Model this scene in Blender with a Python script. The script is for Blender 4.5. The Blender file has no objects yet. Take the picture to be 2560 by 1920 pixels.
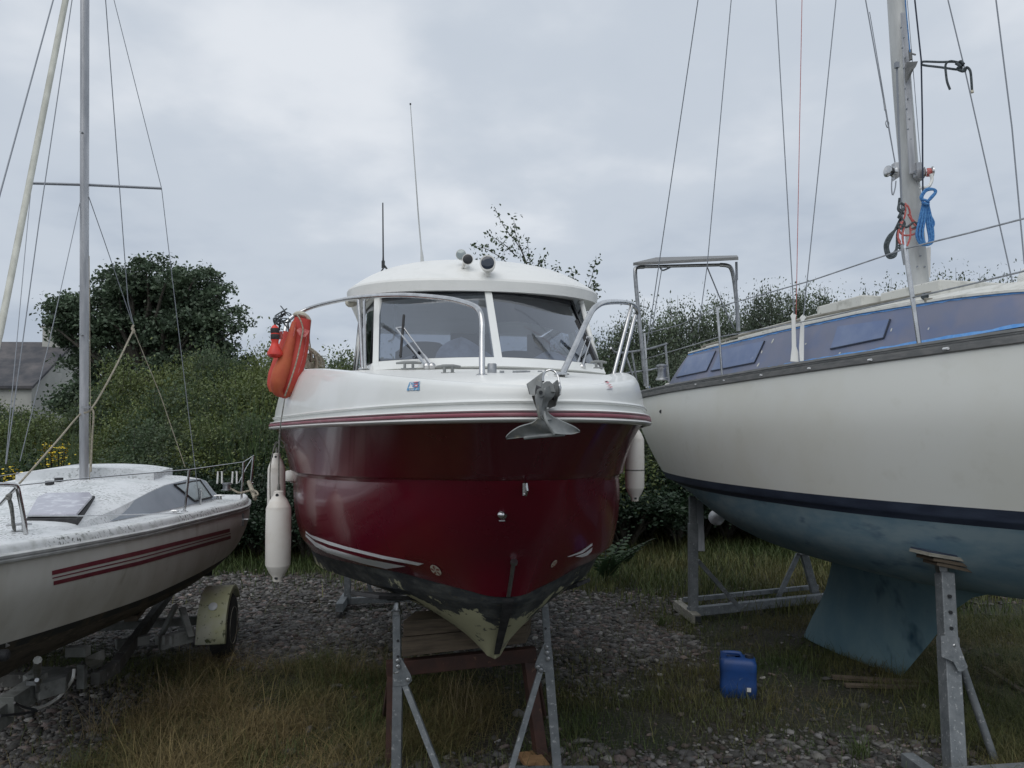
import bpy, math, random
import numpy as np
from mathutils import Vector, Matrix
from mathutils.bvhtree import BVHTree
R = math.radians
random.seed(7)
C = bpy.context.scene
col = C.collection
# ------------------------------------------------------------------ camera
CH = 2.05            # eye height
FPX = 1900.0         # focal length for a frame 2560 wide
PITCH = R(2.2)
SHIFT = 47.0
cam_d = bpy.data.cameras.new('camera')
cam_d.sensor_width = 36.0
cam_d.lens = FPX / 2560 * 36
cam_d.shift_y = SHIFT / 2560
cam_d.clip_start = 0.05
cam_d.clip_end = 2000
cam = bpy.data.objects.new('camera', cam_d)
col.objects.link(cam)
cam.location = (0, 0, CH)
cam.rotation_euler = (R(90) + PITCH, 0, 0)
C.camera = cam
# ------------------------------------------------------------------ world (overcast)
w = bpy.data.worlds.new('World')
C.world = w
w.use_nodes = True
nt = w.node_tree
nt.nodes.clear()
def N(t, typ, **kw):
    n = t.nodes.new(typ)
    for k, v in kw.items():
        setattr(n, k, v)
    return n
out = N(nt, 'ShaderNodeOutputWorld')
bg = N(nt, 'ShaderNodeBackground')
bg.inputs['Strength'].default_value = 0.1
sky = N(nt, 'ShaderNodeTexSky', sky_type='NISHITA')
sky.sun_disc = False
SUN_EL, SUN_ROT = R(52), R(205)
sky.sun_elevation = SUN_EL
sky.sun_rotation = SUN_ROT
sky.air_density = 1.2
sky.dust_density = 2.5
tc = N(nt, 'ShaderNodeTexCoord')
sep = N(nt, 'ShaderNodeSeparateXYZ')
nt.links.new(tc.outputs['Generated'], sep.inputs[0])
zz = N(nt, 'ShaderNodeMath', operation='MAXIMUM'); zz.inputs[1].default_value = 0.0
nt.links.new(sep.outputs['Z'], zz.inputs[0])
za = N(nt, 'ShaderNodeMath', operation='ADD'); za.inputs[1].default_value = 0.22
nt.links.new(zz.outputs[0], za.inputs[0])
dx = N(nt, 'ShaderNodeMath', operation='DIVIDE'); dy = N(nt, 'ShaderNodeMath', operation='DIVIDE')
nt.links.new(sep.outputs['X'], dx.inputs[0]); nt.links.new(za.outputs[0], dx.inputs[1])
nt.links.new(sep.outputs['Y'], dy.inputs[0]); nt.links.new(za.outputs[0], dy.inputs[1])
cmb = N(nt, 'ShaderNodeCombineXYZ')
nt.links.new(dx.outputs[0], cmb.inputs[0]); nt.links.new(dy.outputs[0], cmb.inputs[1])
cmb.inputs[2].default_value = 3.7
n1 = N(nt, 'ShaderNodeTexNoise'); n1.inputs['Scale'].default_value = 0.85; n1.inputs['Detail'].default_value = 6
n1.inputs['Roughness'].default_value = 0.5; n1.inputs['Distortion'].default_value = 0.15
n2 = N(nt, 'ShaderNodeTexNoise'); n2.inputs['Scale'].default_value = 3.1; n2.inputs['Detail'].default_value = 5
n2.inputs['Roughness'].default_value = 0.5
nt.links.new(cmb.outputs[0], n1.inputs['Vector']); nt.links.new(cmb.outputs[0], n2.inputs['Vector'])
mixn = N(nt, 'ShaderNodeMix'); mixn.data_type = 'FLOAT'; mixn.inputs[0].default_value = 0.3
nt.links.new(n1.outputs['Fac'], mixn.inputs[2]); nt.links.new(n2.outputs['Fac'], mixn.inputs[3])
ramp = N(nt, 'ShaderNodeValToRGB')
ramp.color_ramp.interpolation = 'EASE'
e = ramp.color_ramp.elements
e[0].position = 0.34; e[0].color = (0.425, 0.485, 0.575, 1)
e[1].position = 0.66; e[1].color = (0.74, 0.775, 0.825, 1)
m_ = ramp.color_ramp.elements.new(0.5); m_.color = (0.545, 0.60, 0.675, 1)
nt.links.new(mixn.outputs[0], ramp.inputs[0])
bst = N(nt, 'ShaderNodeVectorMath', operation='SCALE'); bst.inputs['Scale'].default_value = 10.6
nt.links.new(ramp.outputs[0], bst.inputs[0])
mx = N(nt, 'ShaderNodeMix'); mx.data_type = 'RGBA'; mx.inputs[0].default_value = 0.95
nt.links.new(sky.outputs[0], mx.inputs[6]); nt.links.new(bst.outputs[0], mx.inputs[7])
nt.links.new(mx.outputs[2], bg.inputs['Color'])
nt.links.new(bg.outputs[0], out.inputs[0])
# ------------------------------------------------------------------ sun (veiled)
sd = bpy.data.lights.new('sun', 'SUN')
sd.energy = 1.2
sd.angle = R(60)
sd.color = (1.0, 0.97, 0.93)
sun = bpy.data.objects.new('sun', sd)
col.objects.link(sun)
# direction towards the sun: behind the camera, a little left, high
sv = Vector((-0.26, -0.6, 0.95)).normalized()
sun.rotation_euler = sv.to_track_quat('Z', 'Y').to_euler()
sun.location = (-4, -10, 16)
sky.sun_elevation = math.asin(sv.z)
sky.sun_rotation = math.atan2(sv.x, sv.y)
C.view_settings.view_transform = 'Standard'
C.view_settings.look = 'None'
C.view_settings.gamma = 1
C.view_settings.exposure = 0.0
C.view_settings.use_curve_mapping = False
C.cycles.max_bounces = 8
C.cycles.transparent_max_bounces = 16

# ------------------------------------------------------------------ view rays (used to lay prints on built surfaces)
_cp, _sp = math.cos(PITCH), math.sin(PITCH)
def ray(px, py):
    u = (960 + SHIFT - py) / FPX
    return Vector(((px - 1280) / FPX, _cp - _sp * u, _sp + _cp * u))
def at(px, py, d):
    r = ray(px, py)
    r = r * (d / r.y)
    return Vector((r.x, r.y, r.z + CH))
EYE = Vector((0, 0, CH))

# ------------------------------------------------------------------ materials
MATS = {}
def mat(name, c, rough=0.5, metal=0.0, c2=None, scale=5.0, lo=0.4, hi=0.6, detail=4, bump=0.0, bscale=40.0,
        spec=0.5, coat=0.0, stretch=(1, 1, 1), c3=None, scale3=30.0, lo3=0.6, hi3=0.65, attr=None, transl=0.0, rvar=0.0, clump=0.0):
    m = bpy.data.materials.new(name)
    m.use_nodes = True
    t = m.node_tree
    b = t.nodes['Principled BSDF']
    b.inputs['Roughness'].default_value = rough
    b.inputs['Metallic'].default_value = metal
    b.inputs['Specular IOR Level'].default_value = spec
    b.inputs['Coat Weight'].default_value = coat
    b.inputs['Coat Roughness'].default_value = 0.06
    tcn = N(t, 'ShaderNodeTexCoord')
    mp = N(t, 'ShaderNodeMapping')
    mp.inputs['Scale'].default_value = stretch
    t.links.new(tcn.outputs['Object'], mp.inputs[0])
    rgb = N(t, 'ShaderNodeRGB'); rgb.outputs[0].default_value = (*c, 1)
    cur = rgb.outputs[0]
    def layer(cur, cc, sc, lo, hi, det):
        nn = N(t, 'ShaderNodeTexNoise')
        nn.inputs['Scale'].default_value = sc; nn.inputs['Detail'].default_value = det
        nn.inputs['Roughness'].default_value = 0.6
        t.links.new(mp.outputs[0], nn.inputs['Vector'])
        mr = N(t, 'ShaderNodeMapRange')
        mr.inputs[1].default_value = lo; mr.inputs[2].default_value = hi
        t.links.new(nn.outputs['Fac'], mr.inputs[0])
        mm = N(t, 'ShaderNodeMix'); mm.data_type = 'RGBA'
        t.links.new(mr.outputs[0], mm.inputs[0])
        t.links.new(cur, mm.inputs[6]); mm.inputs[7].default_value = (*cc, 1)
        return mm.outputs[2], mr.outputs[0]
    if c2 is not None:
        if clump:
            base_ = cur
            cur, f = layer(cur, c2, scale, lo, hi, detail)
            n9 = N(t, 'ShaderNodeTexNoise'); n9.inputs['Scale'].default_value = clump; n9.inputs['Detail'].default_value = 3
            t.links.new(mp.outputs[0], n9.inputs['Vector'])
            m9 = N(t, 'ShaderNodeMapRange'); m9.inputs[1].default_value = 0.42; m9.inputs[2].default_value = 0.6
            t.links.new(n9.outputs['Fac'], m9.inputs[0])
            x9 = N(t, 'ShaderNodeMix'); x9.data_type = 'RGBA'; t.links.new(m9.outputs[0], x9.inputs[0]); t.links.new(base_, x9.inputs[6]); t.links.new(cur, x9.inputs[7]); cur = x9.outputs[2]
        else:
            cur, f = layer(cur, c2, scale, lo, hi, detail)
        if rvar:
            ma = N(t, 'ShaderNodeMath', operation='MULTIPLY_ADD')
            t.links.new(f, ma.inputs[0]); ma.inputs[1].default_value = rvar; ma.inputs[2].default_value = rough
            t.links.new(ma.outputs[0], b.inputs['Roughness'])
    if c3 is not None:
        cur, _ = layer(cur, c3, scale3, lo3, hi3, 3)
    if attr:
        an = N(t, 'ShaderNodeAttribute'); an.attribute_name = attr
        mm = N(t, 'ShaderNodeMix'); mm.data_type = 'RGBA'; mm.blend_type = 'MULTIPLY'; mm.inputs[0].default_value = 1
        t.links.new(cur, mm.inputs[6]); t.links.new(an.outputs['Color'], mm.inputs[7])
        cur = mm.outputs[2]
    t.links.new(cur, b.inputs['Base Color'])
    if bump:
        nb = N(t, 'ShaderNodeTexNoise'); nb.inputs['Scale'].default_value = bscale; nb.inputs['Detail'].default_value = 5
        t.links.new(mp.outputs[0], nb.inputs['Vector'])
        bp = N(t, 'ShaderNodeBump'); bp.inputs['Strength'].default_value = bump; bp.inputs['Distance'].default_value = 0.02
        t.links.new(nb.outputs['Fac'], bp.inputs['Height'])
        t.links.new(bp.outputs[0], b.inputs['Normal'])
    if transl:
        o = t.nodes['Material Output']
        tr = N(t, 'ShaderNodeBsdfTranslucent'); t.links.new(cur, tr.inputs[0])
        ms = N(t, 'ShaderNodeMixShader'); ms.inputs[0].default_value = transl
        t.links.new(b.outputs[0], ms.inputs[1]); t.links.new(tr.outputs[0], ms.inputs[2])
        t.links.new(ms.outputs[0], o.inputs[0])
    MATS[name] = m
    return m

mat('gelcoat_white', (0.78, 0.79, 0.77), 0.28, c2=(0.72, 0.73, 0.70), scale=2.5, lo=0.4, hi=0.7, coat=0.25, bump=0.01, bscale=3, rvar=0.12)
mat('roof_white', (0.80, 0.80, 0.77), 0.35, c2=(0.70, 0.71, 0.68), scale=4, lo=0.5, hi=0.8, c3=(0.5, 0.5, 0.46), scale3=60, lo3=0.72, hi3=0.78)
mat('gelcoat_red', (0.128, 0.002, 0.014), 0.22, c2=(0.110, 0.003, 0.015), scale=2.2, lo=0.4, hi=0.7, coat=0.3, bump=0.012, bscale=2.2, rvar=0.08)
mat('rail_maroon', (0.30, 0.09, 0.12), 0.45, c2=(0.38, 0.2, 0.22), scale=6, lo=0.5, hi=0.75)
mat('steel', (0.62, 0.62, 0.62), 0.2, 1.0, c2=(0.5, 0.5, 0.5), scale=12)
mat('steel_dull', (0.42, 0.43, 0.44), 0.42, 1.0, c2=(0.3, 0.31, 0.32), scale=15)
mat('galvanised', (0.20, 0.215, 0.225), 0.6, 0.3, c2=(0.12, 0.135, 0.145), scale=14, lo=0.35, hi=0.7, c3=(0.36, 0.37, 0.37), scale3=45, lo3=0.6, hi3=0.7, bump=0.15, bscale=70)
mat('anchor_metal', (0.27, 0.28, 0.275), 0.65, 0.2, c2=(0.20, 0.21, 0.21), scale=9, c3=(0.34, 0.33, 0.28), scale3=18, lo3=0.6, hi3=0.75, bump=0.1, bscale=50)
mat('rubber_black', (0.02, 0.02, 0.022), 0.7, c2=(0.04, 0.04, 0.042), scale=20)
mat('plastic_black', (0.025, 0.027, 0.03), 0.4)
mat('plastic_white', (0.72, 0.71, 0.68), 0.4, c2=(0.6, 0.59, 0.55), scale=8, lo=0.5, hi=0.75)
mat('fender_vinyl', (0.74, 0.71, 0.66), 0.42, c2=(0.62, 0.56, 0.48), scale=7, lo=0.48, hi=0.8, c3=(0.35, 0.3, 0.26), scale3=28, lo3=0.7, hi3=0.8, bump=0.03, bscale=14)
mat('mast_alloy', (0.54, 0.545, 0.56), 0.45, 0.5, c2=(0.34, 0.35, 0.37), scale=8, stretch=(1, 1, 0.15))
mat('mast_pale', (0.55, 0.56, 0.55), 0.5, 0.15, c2=(0.42, 0.43, 0.42), scale=7, stretch=(1, 1, 0.2))
mat('furled_sail', (0.62, 0.62, 0.55), 0.75, c2=(0.48, 0.48, 0.42), scale=10, stretch=(1, 1, 0.25))
mat('wire', (0.26, 0.28, 0.31), 0.5, 0.4)
mat('rope_beige', (0.42, 0.38, 0.30), 0.9, c2=(0.28, 0.25, 0.19), scale=60, bump=0.4, bscale=200)
mat('rope_grey', (0.22, 0.22, 0.20), 0.9, c2=(0.12, 0.12, 0.11), scale=60)
mat('rope_blue', (0.04, 0.16, 0.42), 0.8, c2=(0.10, 0.28, 0.55), scale=70, bump=0.3, bscale=200)
mat('rope_red', (0.42, 0.07, 0.07), 0.8, c2=(0.55, 0.2, 0.18), scale=60)
mat('rope_black', (0.035, 0.045, 0.05), 0.85, c2=(0.09, 0.11, 0.12), scale=60)
mat('float_faded', (0.50, 0.115, 0.045), 0.7, c2=(0.45, 0.07, 0.04), scale=6, bump=0.08, bscale=22)
mat('float_orange', (0.52, 0.065, 0.045), 0.65, c2=(0.50, 0.05, 0.04), scale=5, c3=(0.65, 0.17, 0.06), scale3=4, lo3=0.55, hi3=0.7, bump=0.05, bscale=30)
mat('float_red', (0.72, 0.05, 0.03), 0.4, c2=(0.6, 0.05, 0.04), scale=7)
mat('cloth_cream', (0.6, 0.57, 0.47), 0.9, c2=(0.45, 0.43, 0.36), scale=15)
mat('small_hull', (0.60, 0.595, 0.55), 0.45, c2=(0.44, 0.42, 0.36), scale=2.6, lo=0.42, hi=0.75, c3=(0.30, 0.27, 0.2), scale3=6, lo3=0.62, hi3=0.85, stretch=(1, 1, 0.45), rvar=0.2)
mat('small_deck', (0.72, 0.74, 0.75), 0.6, c2=(0.20, 0.21, 0.20), scale=52, lo=0.55, hi=0.60, clump=2.2, c3=(0.52, 0.55, 0.55), scale3=7, lo3=0.5, hi3=0.75, detail=3)
mat('small_gunwale', (0.70, 0.72, 0.72), 0.6, c2=(0.14, 0.15, 0.14), scale=40, lo=0.54, hi=0.59, clump=2.6, c3=(0.5, 0.52, 0.5), scale3=12, lo3=0.5, hi3=0.75, detail=3)
mat('small_window', (0.36, 0.40, 0.45), 0.3, c2=(0.31, 0.35, 0.40), scale=4)
mat('acrylic_hatch', (0.42, 0.42, 0.48), 0.25, c2=(0.62, 0.63, 0.68), scale=14, lo=0.5, hi=0.62)
mat('stripe_dark_red', (0.15, 0.02, 0.035), 0.5, c2=(0.18, 0.04, 0.05), scale=12)
mat('stripe_white', (0.75, 0.76, 0.77), 0.4)
mat('small_antifoul', (0.022, 0.024, 0.024), 0.75, c2=(0.09, 0.07, 0.04), scale=5, lo=0.5, hi=0.7)
mat('brown_bottom', (0.075, 0.064, 0.048), 0.85, c2=(0.03, 0.026, 0.02), scale=9, lo=0.45, hi=0.65, c3=(0.16, 0.13, 0.09), scale3=22, lo3=0.6, hi3=0.75, stretch=(0.7, 0.7, 3))
mat('yacht_hull', (0.70, 0.71, 0.67), 0.32, c2=(0.66, 0.66, 0.60), scale=1.3, lo=0.4, hi=0.7, c3=(0.60, 0.60, 0.54), scale3=5, lo3=0.6, hi3=0.9, rvar=0.12, bump=0.008, bscale=2)
mat('boot_navy', (0.018, 0.026, 0.048), 0.6, c2=(0.03, 0.042, 0.07), scale=8, stretch=(0.4, 0.4, 2))
mat('antifoul_blue', (0.165, 0.275, 0.345), 0.8, c2=(0.27, 0.365, 0.41), scale=2.6, lo=0.42, hi=0.66, detail=8, c3=(0.05, 0.11, 0.18), scale3=3.2, lo3=0.60, hi3=0.78, stretch=(1, 1, 2.6), bump=0.05, bscale=25)
mat('keel_blue', (0.135, 0.245, 0.30), 0.85, c2=(0.20, 0.31, 0.345), scale=2.3, lo=0.42, hi=0.66, detail=8, c3=(0.03, 0.08, 0.12), scale3=3.6, lo3=0.60, hi3=0.75, stretch=(1, 1, 0.6), bump=0.08, bscale=25)
mat('toe_rail', (0.16, 0.165, 0.165), 0.55, 0.2, c2=(0.22, 0.22, 0.215), scale=9, stretch=(1, 1, 4))
mat('cabin_blue', (0.165, 0.185, 0.26), 0.42, c2=(0.20, 0.205, 0.275), scale=1.8, lo=0.4, hi=0.65, c3=(0.13, 0.17, 0.29), scale3=3, lo3=0.5, hi3=0.7)
mat('window_blue', (0.13, 0.18, 0.32), 0.3, c2=(0.17, 0.22, 0.35), scale=5, c3=(0.30, 0.33, 0.42), scale3=9, lo3=0.68, hi3=0.8)
mat('tape_blue', (0.10, 0.30, 0.68), 0.6, c2=(0.16, 0.36, 0.70), scale=30)
mat('yacht_deck', (0.62, 0.62, 0.58), 0.65, c2=(0.45, 0.45, 0.41), scale=11, lo=0.5, hi=0.72, c3=(0.28, 0.27, 0.24), scale3=30, lo3=0.66, hi3=0.72)
mat('bottom_worn', (0.028, 0.032, 0.036), 0.75, c2=(0.12, 0.125, 0.115), scale=7, lo=0.46, hi=0.78, detail=9, stretch=(1, 1, 2.5), c3=(0.06, 0.055, 0.04), scale3=40, lo3=0.58, hi3=0.66, bump=0.08, bscale=40)
mat('brown_paint', (0.055, 0.022, 0.015), 0.75, c2=(0.035, 0.016, 0.012), scale=9, c3=(0.10, 0.05, 0.03), scale3=30, lo3=0.66, hi3=0.7)
mat('timber', (0.135, 0.105, 0.075), 0.85, c2=(0.075, 0.058, 0.042), scale=4.5, lo=0.4, hi=0.62, stretch=(1, 1, 9), bump=0.15, bscale=20)
mat('timber_pale', (0.30, 0.29, 0.25), 0.85, c2=(0.2, 0.19, 0.16), scale=8, stretch=(1, 1, 6))
mat('timber_raw', (0.32, 0.19, 0.09), 0.85, c2=(0.2, 0.11, 0.05), scale=8)
mat('can_blue', (0.010, 0.058, 0.22), 0.5, c2=(0.012, 0.045, 0.16), scale=6, c3=(0.1, 0.16, 0.25), scale3=25, lo3=0.68, hi3=0.74, bump=0.04, bscale=30)
mat('mudguard', (0.50, 0.50, 0.30), 0.6, c2=(0.58, 0.57, 0.46), scale=4, lo=0.45, hi=0.65, c3=(0.10, 0.11, 0.05), scale3=22, lo3=0.60, hi3=0.68)
mat('tyre', (0.016, 0.016, 0.017), 0.85, c2=(0.03, 0.028, 0.025), scale=20)
mat('wheel_rim', (0.60, 0.58, 0.50), 0.6, 0.2, c2=(0.22, 0.18, 0.13), scale=10)
mat('slate', (0.045, 0.047, 0.055), 0.7, c2=(0.12, 0.11, 0.11), scale=1.4, lo=0.4, hi=0.7)
mat('render_wall', (0.50, 0.50, 0.46), 0.9, c2=(0.4, 0.4, 0.37), scale=0.8)
mat('bark', (0.05, 0.042, 0.033), 0.9, c2=(0.08, 0.075, 0.06), scale=10, bump=0.5, bscale=20)
mat('leaf_oak', (0.10, 0.142, 0.085), 0.55, c2=(0.075, 0.112, 0.068), scale=0.9, attr='tone', transl=0.2)
mat('leaf_bush2', (0.10, 0.13, 0.07), 0.55, c2=(0.07, 0.105, 0.055), scale=0.8, attr='tone', transl=0.4)
mat('leaf_bush', (0.15, 0.18, 0.055), 0.55, c2=(0.095, 0.13, 0.045), scale=0.8, attr='tone', transl=0.25)
mat('leaf_far', (0.115, 0.145, 0.09), 0.6, c2=(0.085, 0.115, 0.078), scale=0.8, attr='tone', transl=0.25)
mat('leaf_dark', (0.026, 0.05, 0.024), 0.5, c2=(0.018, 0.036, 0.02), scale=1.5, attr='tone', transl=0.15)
mat('leaf_broom', (0.060, 0.10, 0.030), 0.6, c2=(0.038, 0.066, 0.025), scale=1.2, attr='tone', transl=0.2)
mat('leaf_birch', (0.06, 0.09, 0.045), 0.5, attr='tone', transl=0.2)
mat('leaf_fern', (0.035, 0.065, 0.028), 0.6, attr='tone', transl=0.3)
mat('flower_yellow', (0.75, 0.55, 0.02), 0.6, attr='tone')
mat('grass', (1, 1, 1), 0.7, attr='tone', transl=0.25)
mat('stone', (1, 1, 1), 0.85, attr='tone', c2=(0.8, 0.8, 0.8), scale=30, bump=0.3, bscale=60)
mat('interior_grey', (0.16, 0.17, 0.19), 0.8)
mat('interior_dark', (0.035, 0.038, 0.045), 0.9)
mat('interior_cloth', (0.30, 0.33, 0.40), 0.9, c2=(0.2, 0.22, 0.28), scale=9)
mat('lens_dark', (0.03, 0.04, 0.06), 0.08, spec=0.8)
mat('lens_grey', (0.30, 0.34, 0.34), 0.15, 0.4)
mat('reflector_white', (0.7, 0.72, 0.72), 0.2)
mat('sticker_blue', (0.10, 0.30, 0.52), 0.5, c2=(0.55, 0.6, 0.65), scale=60, lo=0.5, hi=0.56)
mat('sticker_purple', (0.22, 0.16, 0.42), 0.5)
mat('sticker_red', (0.55, 0.12, 0.16), 0.5)
mat('sticker_ghost', (0.58, 0.57, 0.53), 0.7, c2=(0.7, 0.7, 0.67), scale=40)
mat('badge_white', (0.62, 0.58, 0.48), 0.5)
mat('badge_red', (0.22, 0.06, 0.04), 0.5)

# glass: part see-through, part mirror
def glass(name, tint, refl):
    m = bpy.data.materials.new(name); m.use_nodes = True
    t = m.node_tree; t.nodes.clear()
    o = N(t, 'ShaderNodeOutputMaterial')
    tr = N(t, 'ShaderNodeBsdfTransparent'); tr.inputs[0].default_value = (*tint, 1)
    gl = N(t, 'ShaderNodeBsdfGlossy'); gl.inputs['Roughness'].default_value = 0.03
    gl.inputs['Color'].default_value = (0.92, 0.95, 1.0, 1)
    ge = N(t, 'ShaderNodeNewGeometry')
    dt = N(t, 'ShaderNodeVectorMath', operation='DOT_PRODUCT'); t.links.new(ge.outputs['Normal'], dt.inputs[0]); t.links.new(ge.outputs['Incoming'], dt.inputs[1])
    ab = N(t, 'ShaderNodeMath', operation='ABSOLUTE'); t.links.new(dt.outputs['Value'], ab.inputs[0])
    om = N(t, 'ShaderNodeMath', operation='SUBTRACT'); om.inputs[0].default_value = 1; t.links.new(ab.outputs[0], om.inputs[1])
    pw = N(t, 'ShaderNodeMath', operation='POWER'); t.links.new(om.outputs[0], pw.inputs[0]); pw.inputs[1].default_value = 4
    ad = N(t, 'ShaderNodeMath', operation='MULTIPLY_ADD'); ad.inputs[1].default_value = 0.8; ad.inputs[2].default_value = refl; ad.use_clamp = True
    t.links.new(pw.outputs[0], ad.inputs[0])
    ms = N(t, 'ShaderNodeMixShader')
    t.links.new(ad.outputs[0], ms.inputs[0]); t.links.new(tr.outputs[0], ms.inputs[1]); t.links.new(gl.outputs[0], ms.inputs[2])
    t.links.new(ms.outputs[0], o.inputs[0])
    MATS[name] = m
glass('cabin_glass', (0.50, 0.54, 0.60), 0.21)
glass('small_glass', (0.5, 0.52, 0.55), 0.18)

# worn bottom of the red boat: dark antifouling over cream primer, bare below
def worn_bottom():
    m = MATS['bottom_worn']; t = m.node_tree
    b = t.nodes['Principled BSDF']
    old = b.inputs['Base Color'].links[0].from_socket
    g = N(t, 'ShaderNodeTexCoord')
    sp = N(t, 'ShaderNodeSeparateXYZ'); t.links.new(g.outputs['Object'], sp.inputs[0])
    nz = N(t, 'ShaderNodeTexNoise'); nz.inputs['Scale'].default_value = 5; nz.inputs['Detail'].default_value = 12; nz.inputs['Roughness'].default_value = 0.68
    t.links.new(g.outputs['Object'], nz.inputs['Vector'])
    a = N(t, 'ShaderNodeMath', operation='MULTIPLY_ADD'); a.inputs[1].default_value = 1.15; a.inputs[2].default_value = -0.575
    t.links.new(nz.outputs['Fac'], a.inputs[0])
    s = N(t, 'ShaderNodeMath', operation='ADD'); t.links.new(sp.outputs['Z'], s.inputs[0]); t.links.new(a.outputs[0], s.inputs[1])
    mr = N(t, 'ShaderNodeMapRange'); mr.inputs[1].default_value = 1.06; mr.inputs[2].default_value = 1.03
    t.links.new(s.outputs[0], mr.inputs[0])
    mm = N(t, 'ShaderNodeMix'); mm.data_type = 'RGBA'
    t.links.new(mr.outputs[0], mm.inputs[0]); t.links.new(old, mm.inputs[6]); mm.inputs[7].default_value = (0.40, 0.39, 0.25, 1)
    # chalky scuff at the very foot
    mr2 = N(t, 'ShaderNodeMapRange'); mr2.inputs[1].default_value = 0.76; mr2.inputs[2].default_value = 0.70
    t.links.new(s.outputs[0], mr2.inputs[0])
    m2 = N(t, 'ShaderNodeMix'); m2.data_type = 'RGBA'
    t.links.new(mr2.outputs[0], m2.inputs[0]); t.links.new(mm.outputs[2], m2.inputs[6]); m2.inputs[7].default_value = (0.22, 0.20, 0.17, 1)
    t.links.new(m2.outputs[2], b.inputs['Base Color'])
worn_bottom()

# ------------------------------------------------------------------ mesh builder
WO = {}     # world origin of every thing / part
def tag(o, label=None, cat=None, group=None, kind=None):
    if label: o['label'] = label
    if cat: o['category'] = cat
    if group: o['group'] = group
    if kind: o['kind'] = kind
    return o
def thing(name, label, cat, loc=(0, 0, 0), group=None):
    o = bpy.data.objects.new(name, None)
    o.empty_display_size = 0.1
    col.objects.link(o)
    o.location = loc
    WO[o.name] = Vector(loc)
    return tag(o, label, cat, group)
class MB:
    def __init__(s): s.v = []; s.f = []
    def add(s, vs, fs):
        k = len(s.v); s.v += [Vector(v) for v in vs]; s.f += [tuple(i + k for i in f) for f in fs]; return s
    def box(s, c, size, rot=None, bevel=0.0):
        c = Vector(c); x, y, z = size[0] / 2, size[1] / 2, size[2] / 2
        pts = [Vector((a * x, b * y, d * z)) for a in (-1, 1) for b in (-1, 1) for d in (-1, 1)]
        if rot is not None: pts = [rot @ p for p in pts]
        return s.add([c + p for p in pts], [(0, 1, 3, 2), (4, 6, 7, 5), (0, 4, 5, 1), (2, 3, 7, 6), (0, 2, 6, 4), (1, 5, 7, 3)])
    def bar(s, a, b, w, h, up=(0, 0, 1)):
        a, b = Vector(a), Vector(b); d = (b - a).normalized(); up = Vector(up)
        if abs(d.dot(up)) > 0.97: up = Vector((0, 1, 0))
        r = d.cross(up).normalized(); u = r.cross(d)
        P = []
        for p in (a, b):
            for i, j in ((-1, -1), (1, -1), (1, 1), (-1, 1)): P.append(p + r * (i * w / 2) + u * (j * h / 2))
        return s.add(P, [(3, 2, 1, 0), (4, 5, 6, 7), (0, 1, 5, 4), (1, 2, 6, 5), (2, 3, 7, 6), (3, 0, 4, 7)])
    def tube(s, path, r, seg=8, closed=False, flat=1.0, flatdir=None):
        P = [Vector(p) for p in path]; n = len(P)
        rr = r if isinstance(r, (list, tuple)) else [r] * n
        rings = []; prev = None
        for i in range(n):
            if closed: d = P[(i + 1) % n] - P[i - 1]
            else: d = P[min(i + 1, n - 1)] - P[max(i - 1, 0)]
            if d.length < 1e-9: d = Vector((0, 0, 1))
            d.normalize()
            if flatdir is not None: nn = (Vector(flatdir) - d * d.dot(Vector(flatdir))).normalized()
            elif prev is None:
                a = Vector((0, 0, 1)) if abs(d.z) < 0.9 else Vector((1, 0, 0)); nn = (a - d * a.dot(d)).normalized()
            else: nn = (prev - d * prev.dot(d)).normalized()
            prev = nn; bb = d.cross(nn)
            rings.append([P[i] + (nn * (math.cos(2 * math.pi * k / seg) * flat) + bb * math.sin(2 * math.pi * k / seg)) * rr[i] for k in range(seg)])
        vs = [v for g in rings for v in g]; fs = []
        m = n if closed else n - 1
        for i in range(m):
            j = (i + 1) % n
            for k in range(seg):
                q = (k + 1) % seg
                fs.append((i * seg + k, i * seg + q, j * seg + q, j * seg + k))
        if not closed:
            fs.append(tuple(reversed(range(seg)))); fs.append(tuple((n - 1) * seg + k for k in range(seg)))
        return s.add(vs, fs)
    def lathe(s, base, axis, prof, seg=20):
        base = Vector(base); a = Vector(axis).normalized()
        t = Vector((0, 0, 1)) if abs(a.z) < 0.9 else Vector((1, 0, 0))
        n = (t - a * t.dot(a)).normalized(); b = a.cross(n)
        vs = []; fs = []
        for (r, h) in prof:
            for k in range(seg):
                an = 2 * math.pi * k / seg
                vs.append(base + a * h + (n * math.cos(an) + b * math.sin(an)) * max(r, 1e-4))
        for i in range(len(prof) - 1):
            for k in range(seg):
                q = (k + 1) % seg
                fs.append((i * seg + k, i * seg + q, (i + 1) * seg + q, (i + 1) * seg + k))
        fs.append(tuple(reversed(range(seg)))); fs.append(tuple((len(prof) - 1) * seg + k for k in range(seg)))
        return s.add(vs, fs)
    def grid(s, rows, flip=False):
        n = len(rows[0]); vs = [p for r in rows for p in r]; fs = []
        for i in range(len(rows) - 1):
            for k in range(n - 1):
                f = (i * n + k, i * n + k + 1, (i + 1) * n + k + 1, (i + 1) * n + k)
                fs.append(tuple(reversed(f)) if flip else f)
        return s.add(vs, fs)
    def prism(s, pts, off):
        off = Vector(off); n = len(pts); a = [Vector(p) for p in pts]
        fs = [tuple(reversed(range(n))), tuple(range(n, 2 * n))]
        for i in range(n):
            j = (i + 1) % n; fs.append((i, j, n + j, n + i))
        return s.add(a + [p + off for p in a], fs)
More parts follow.
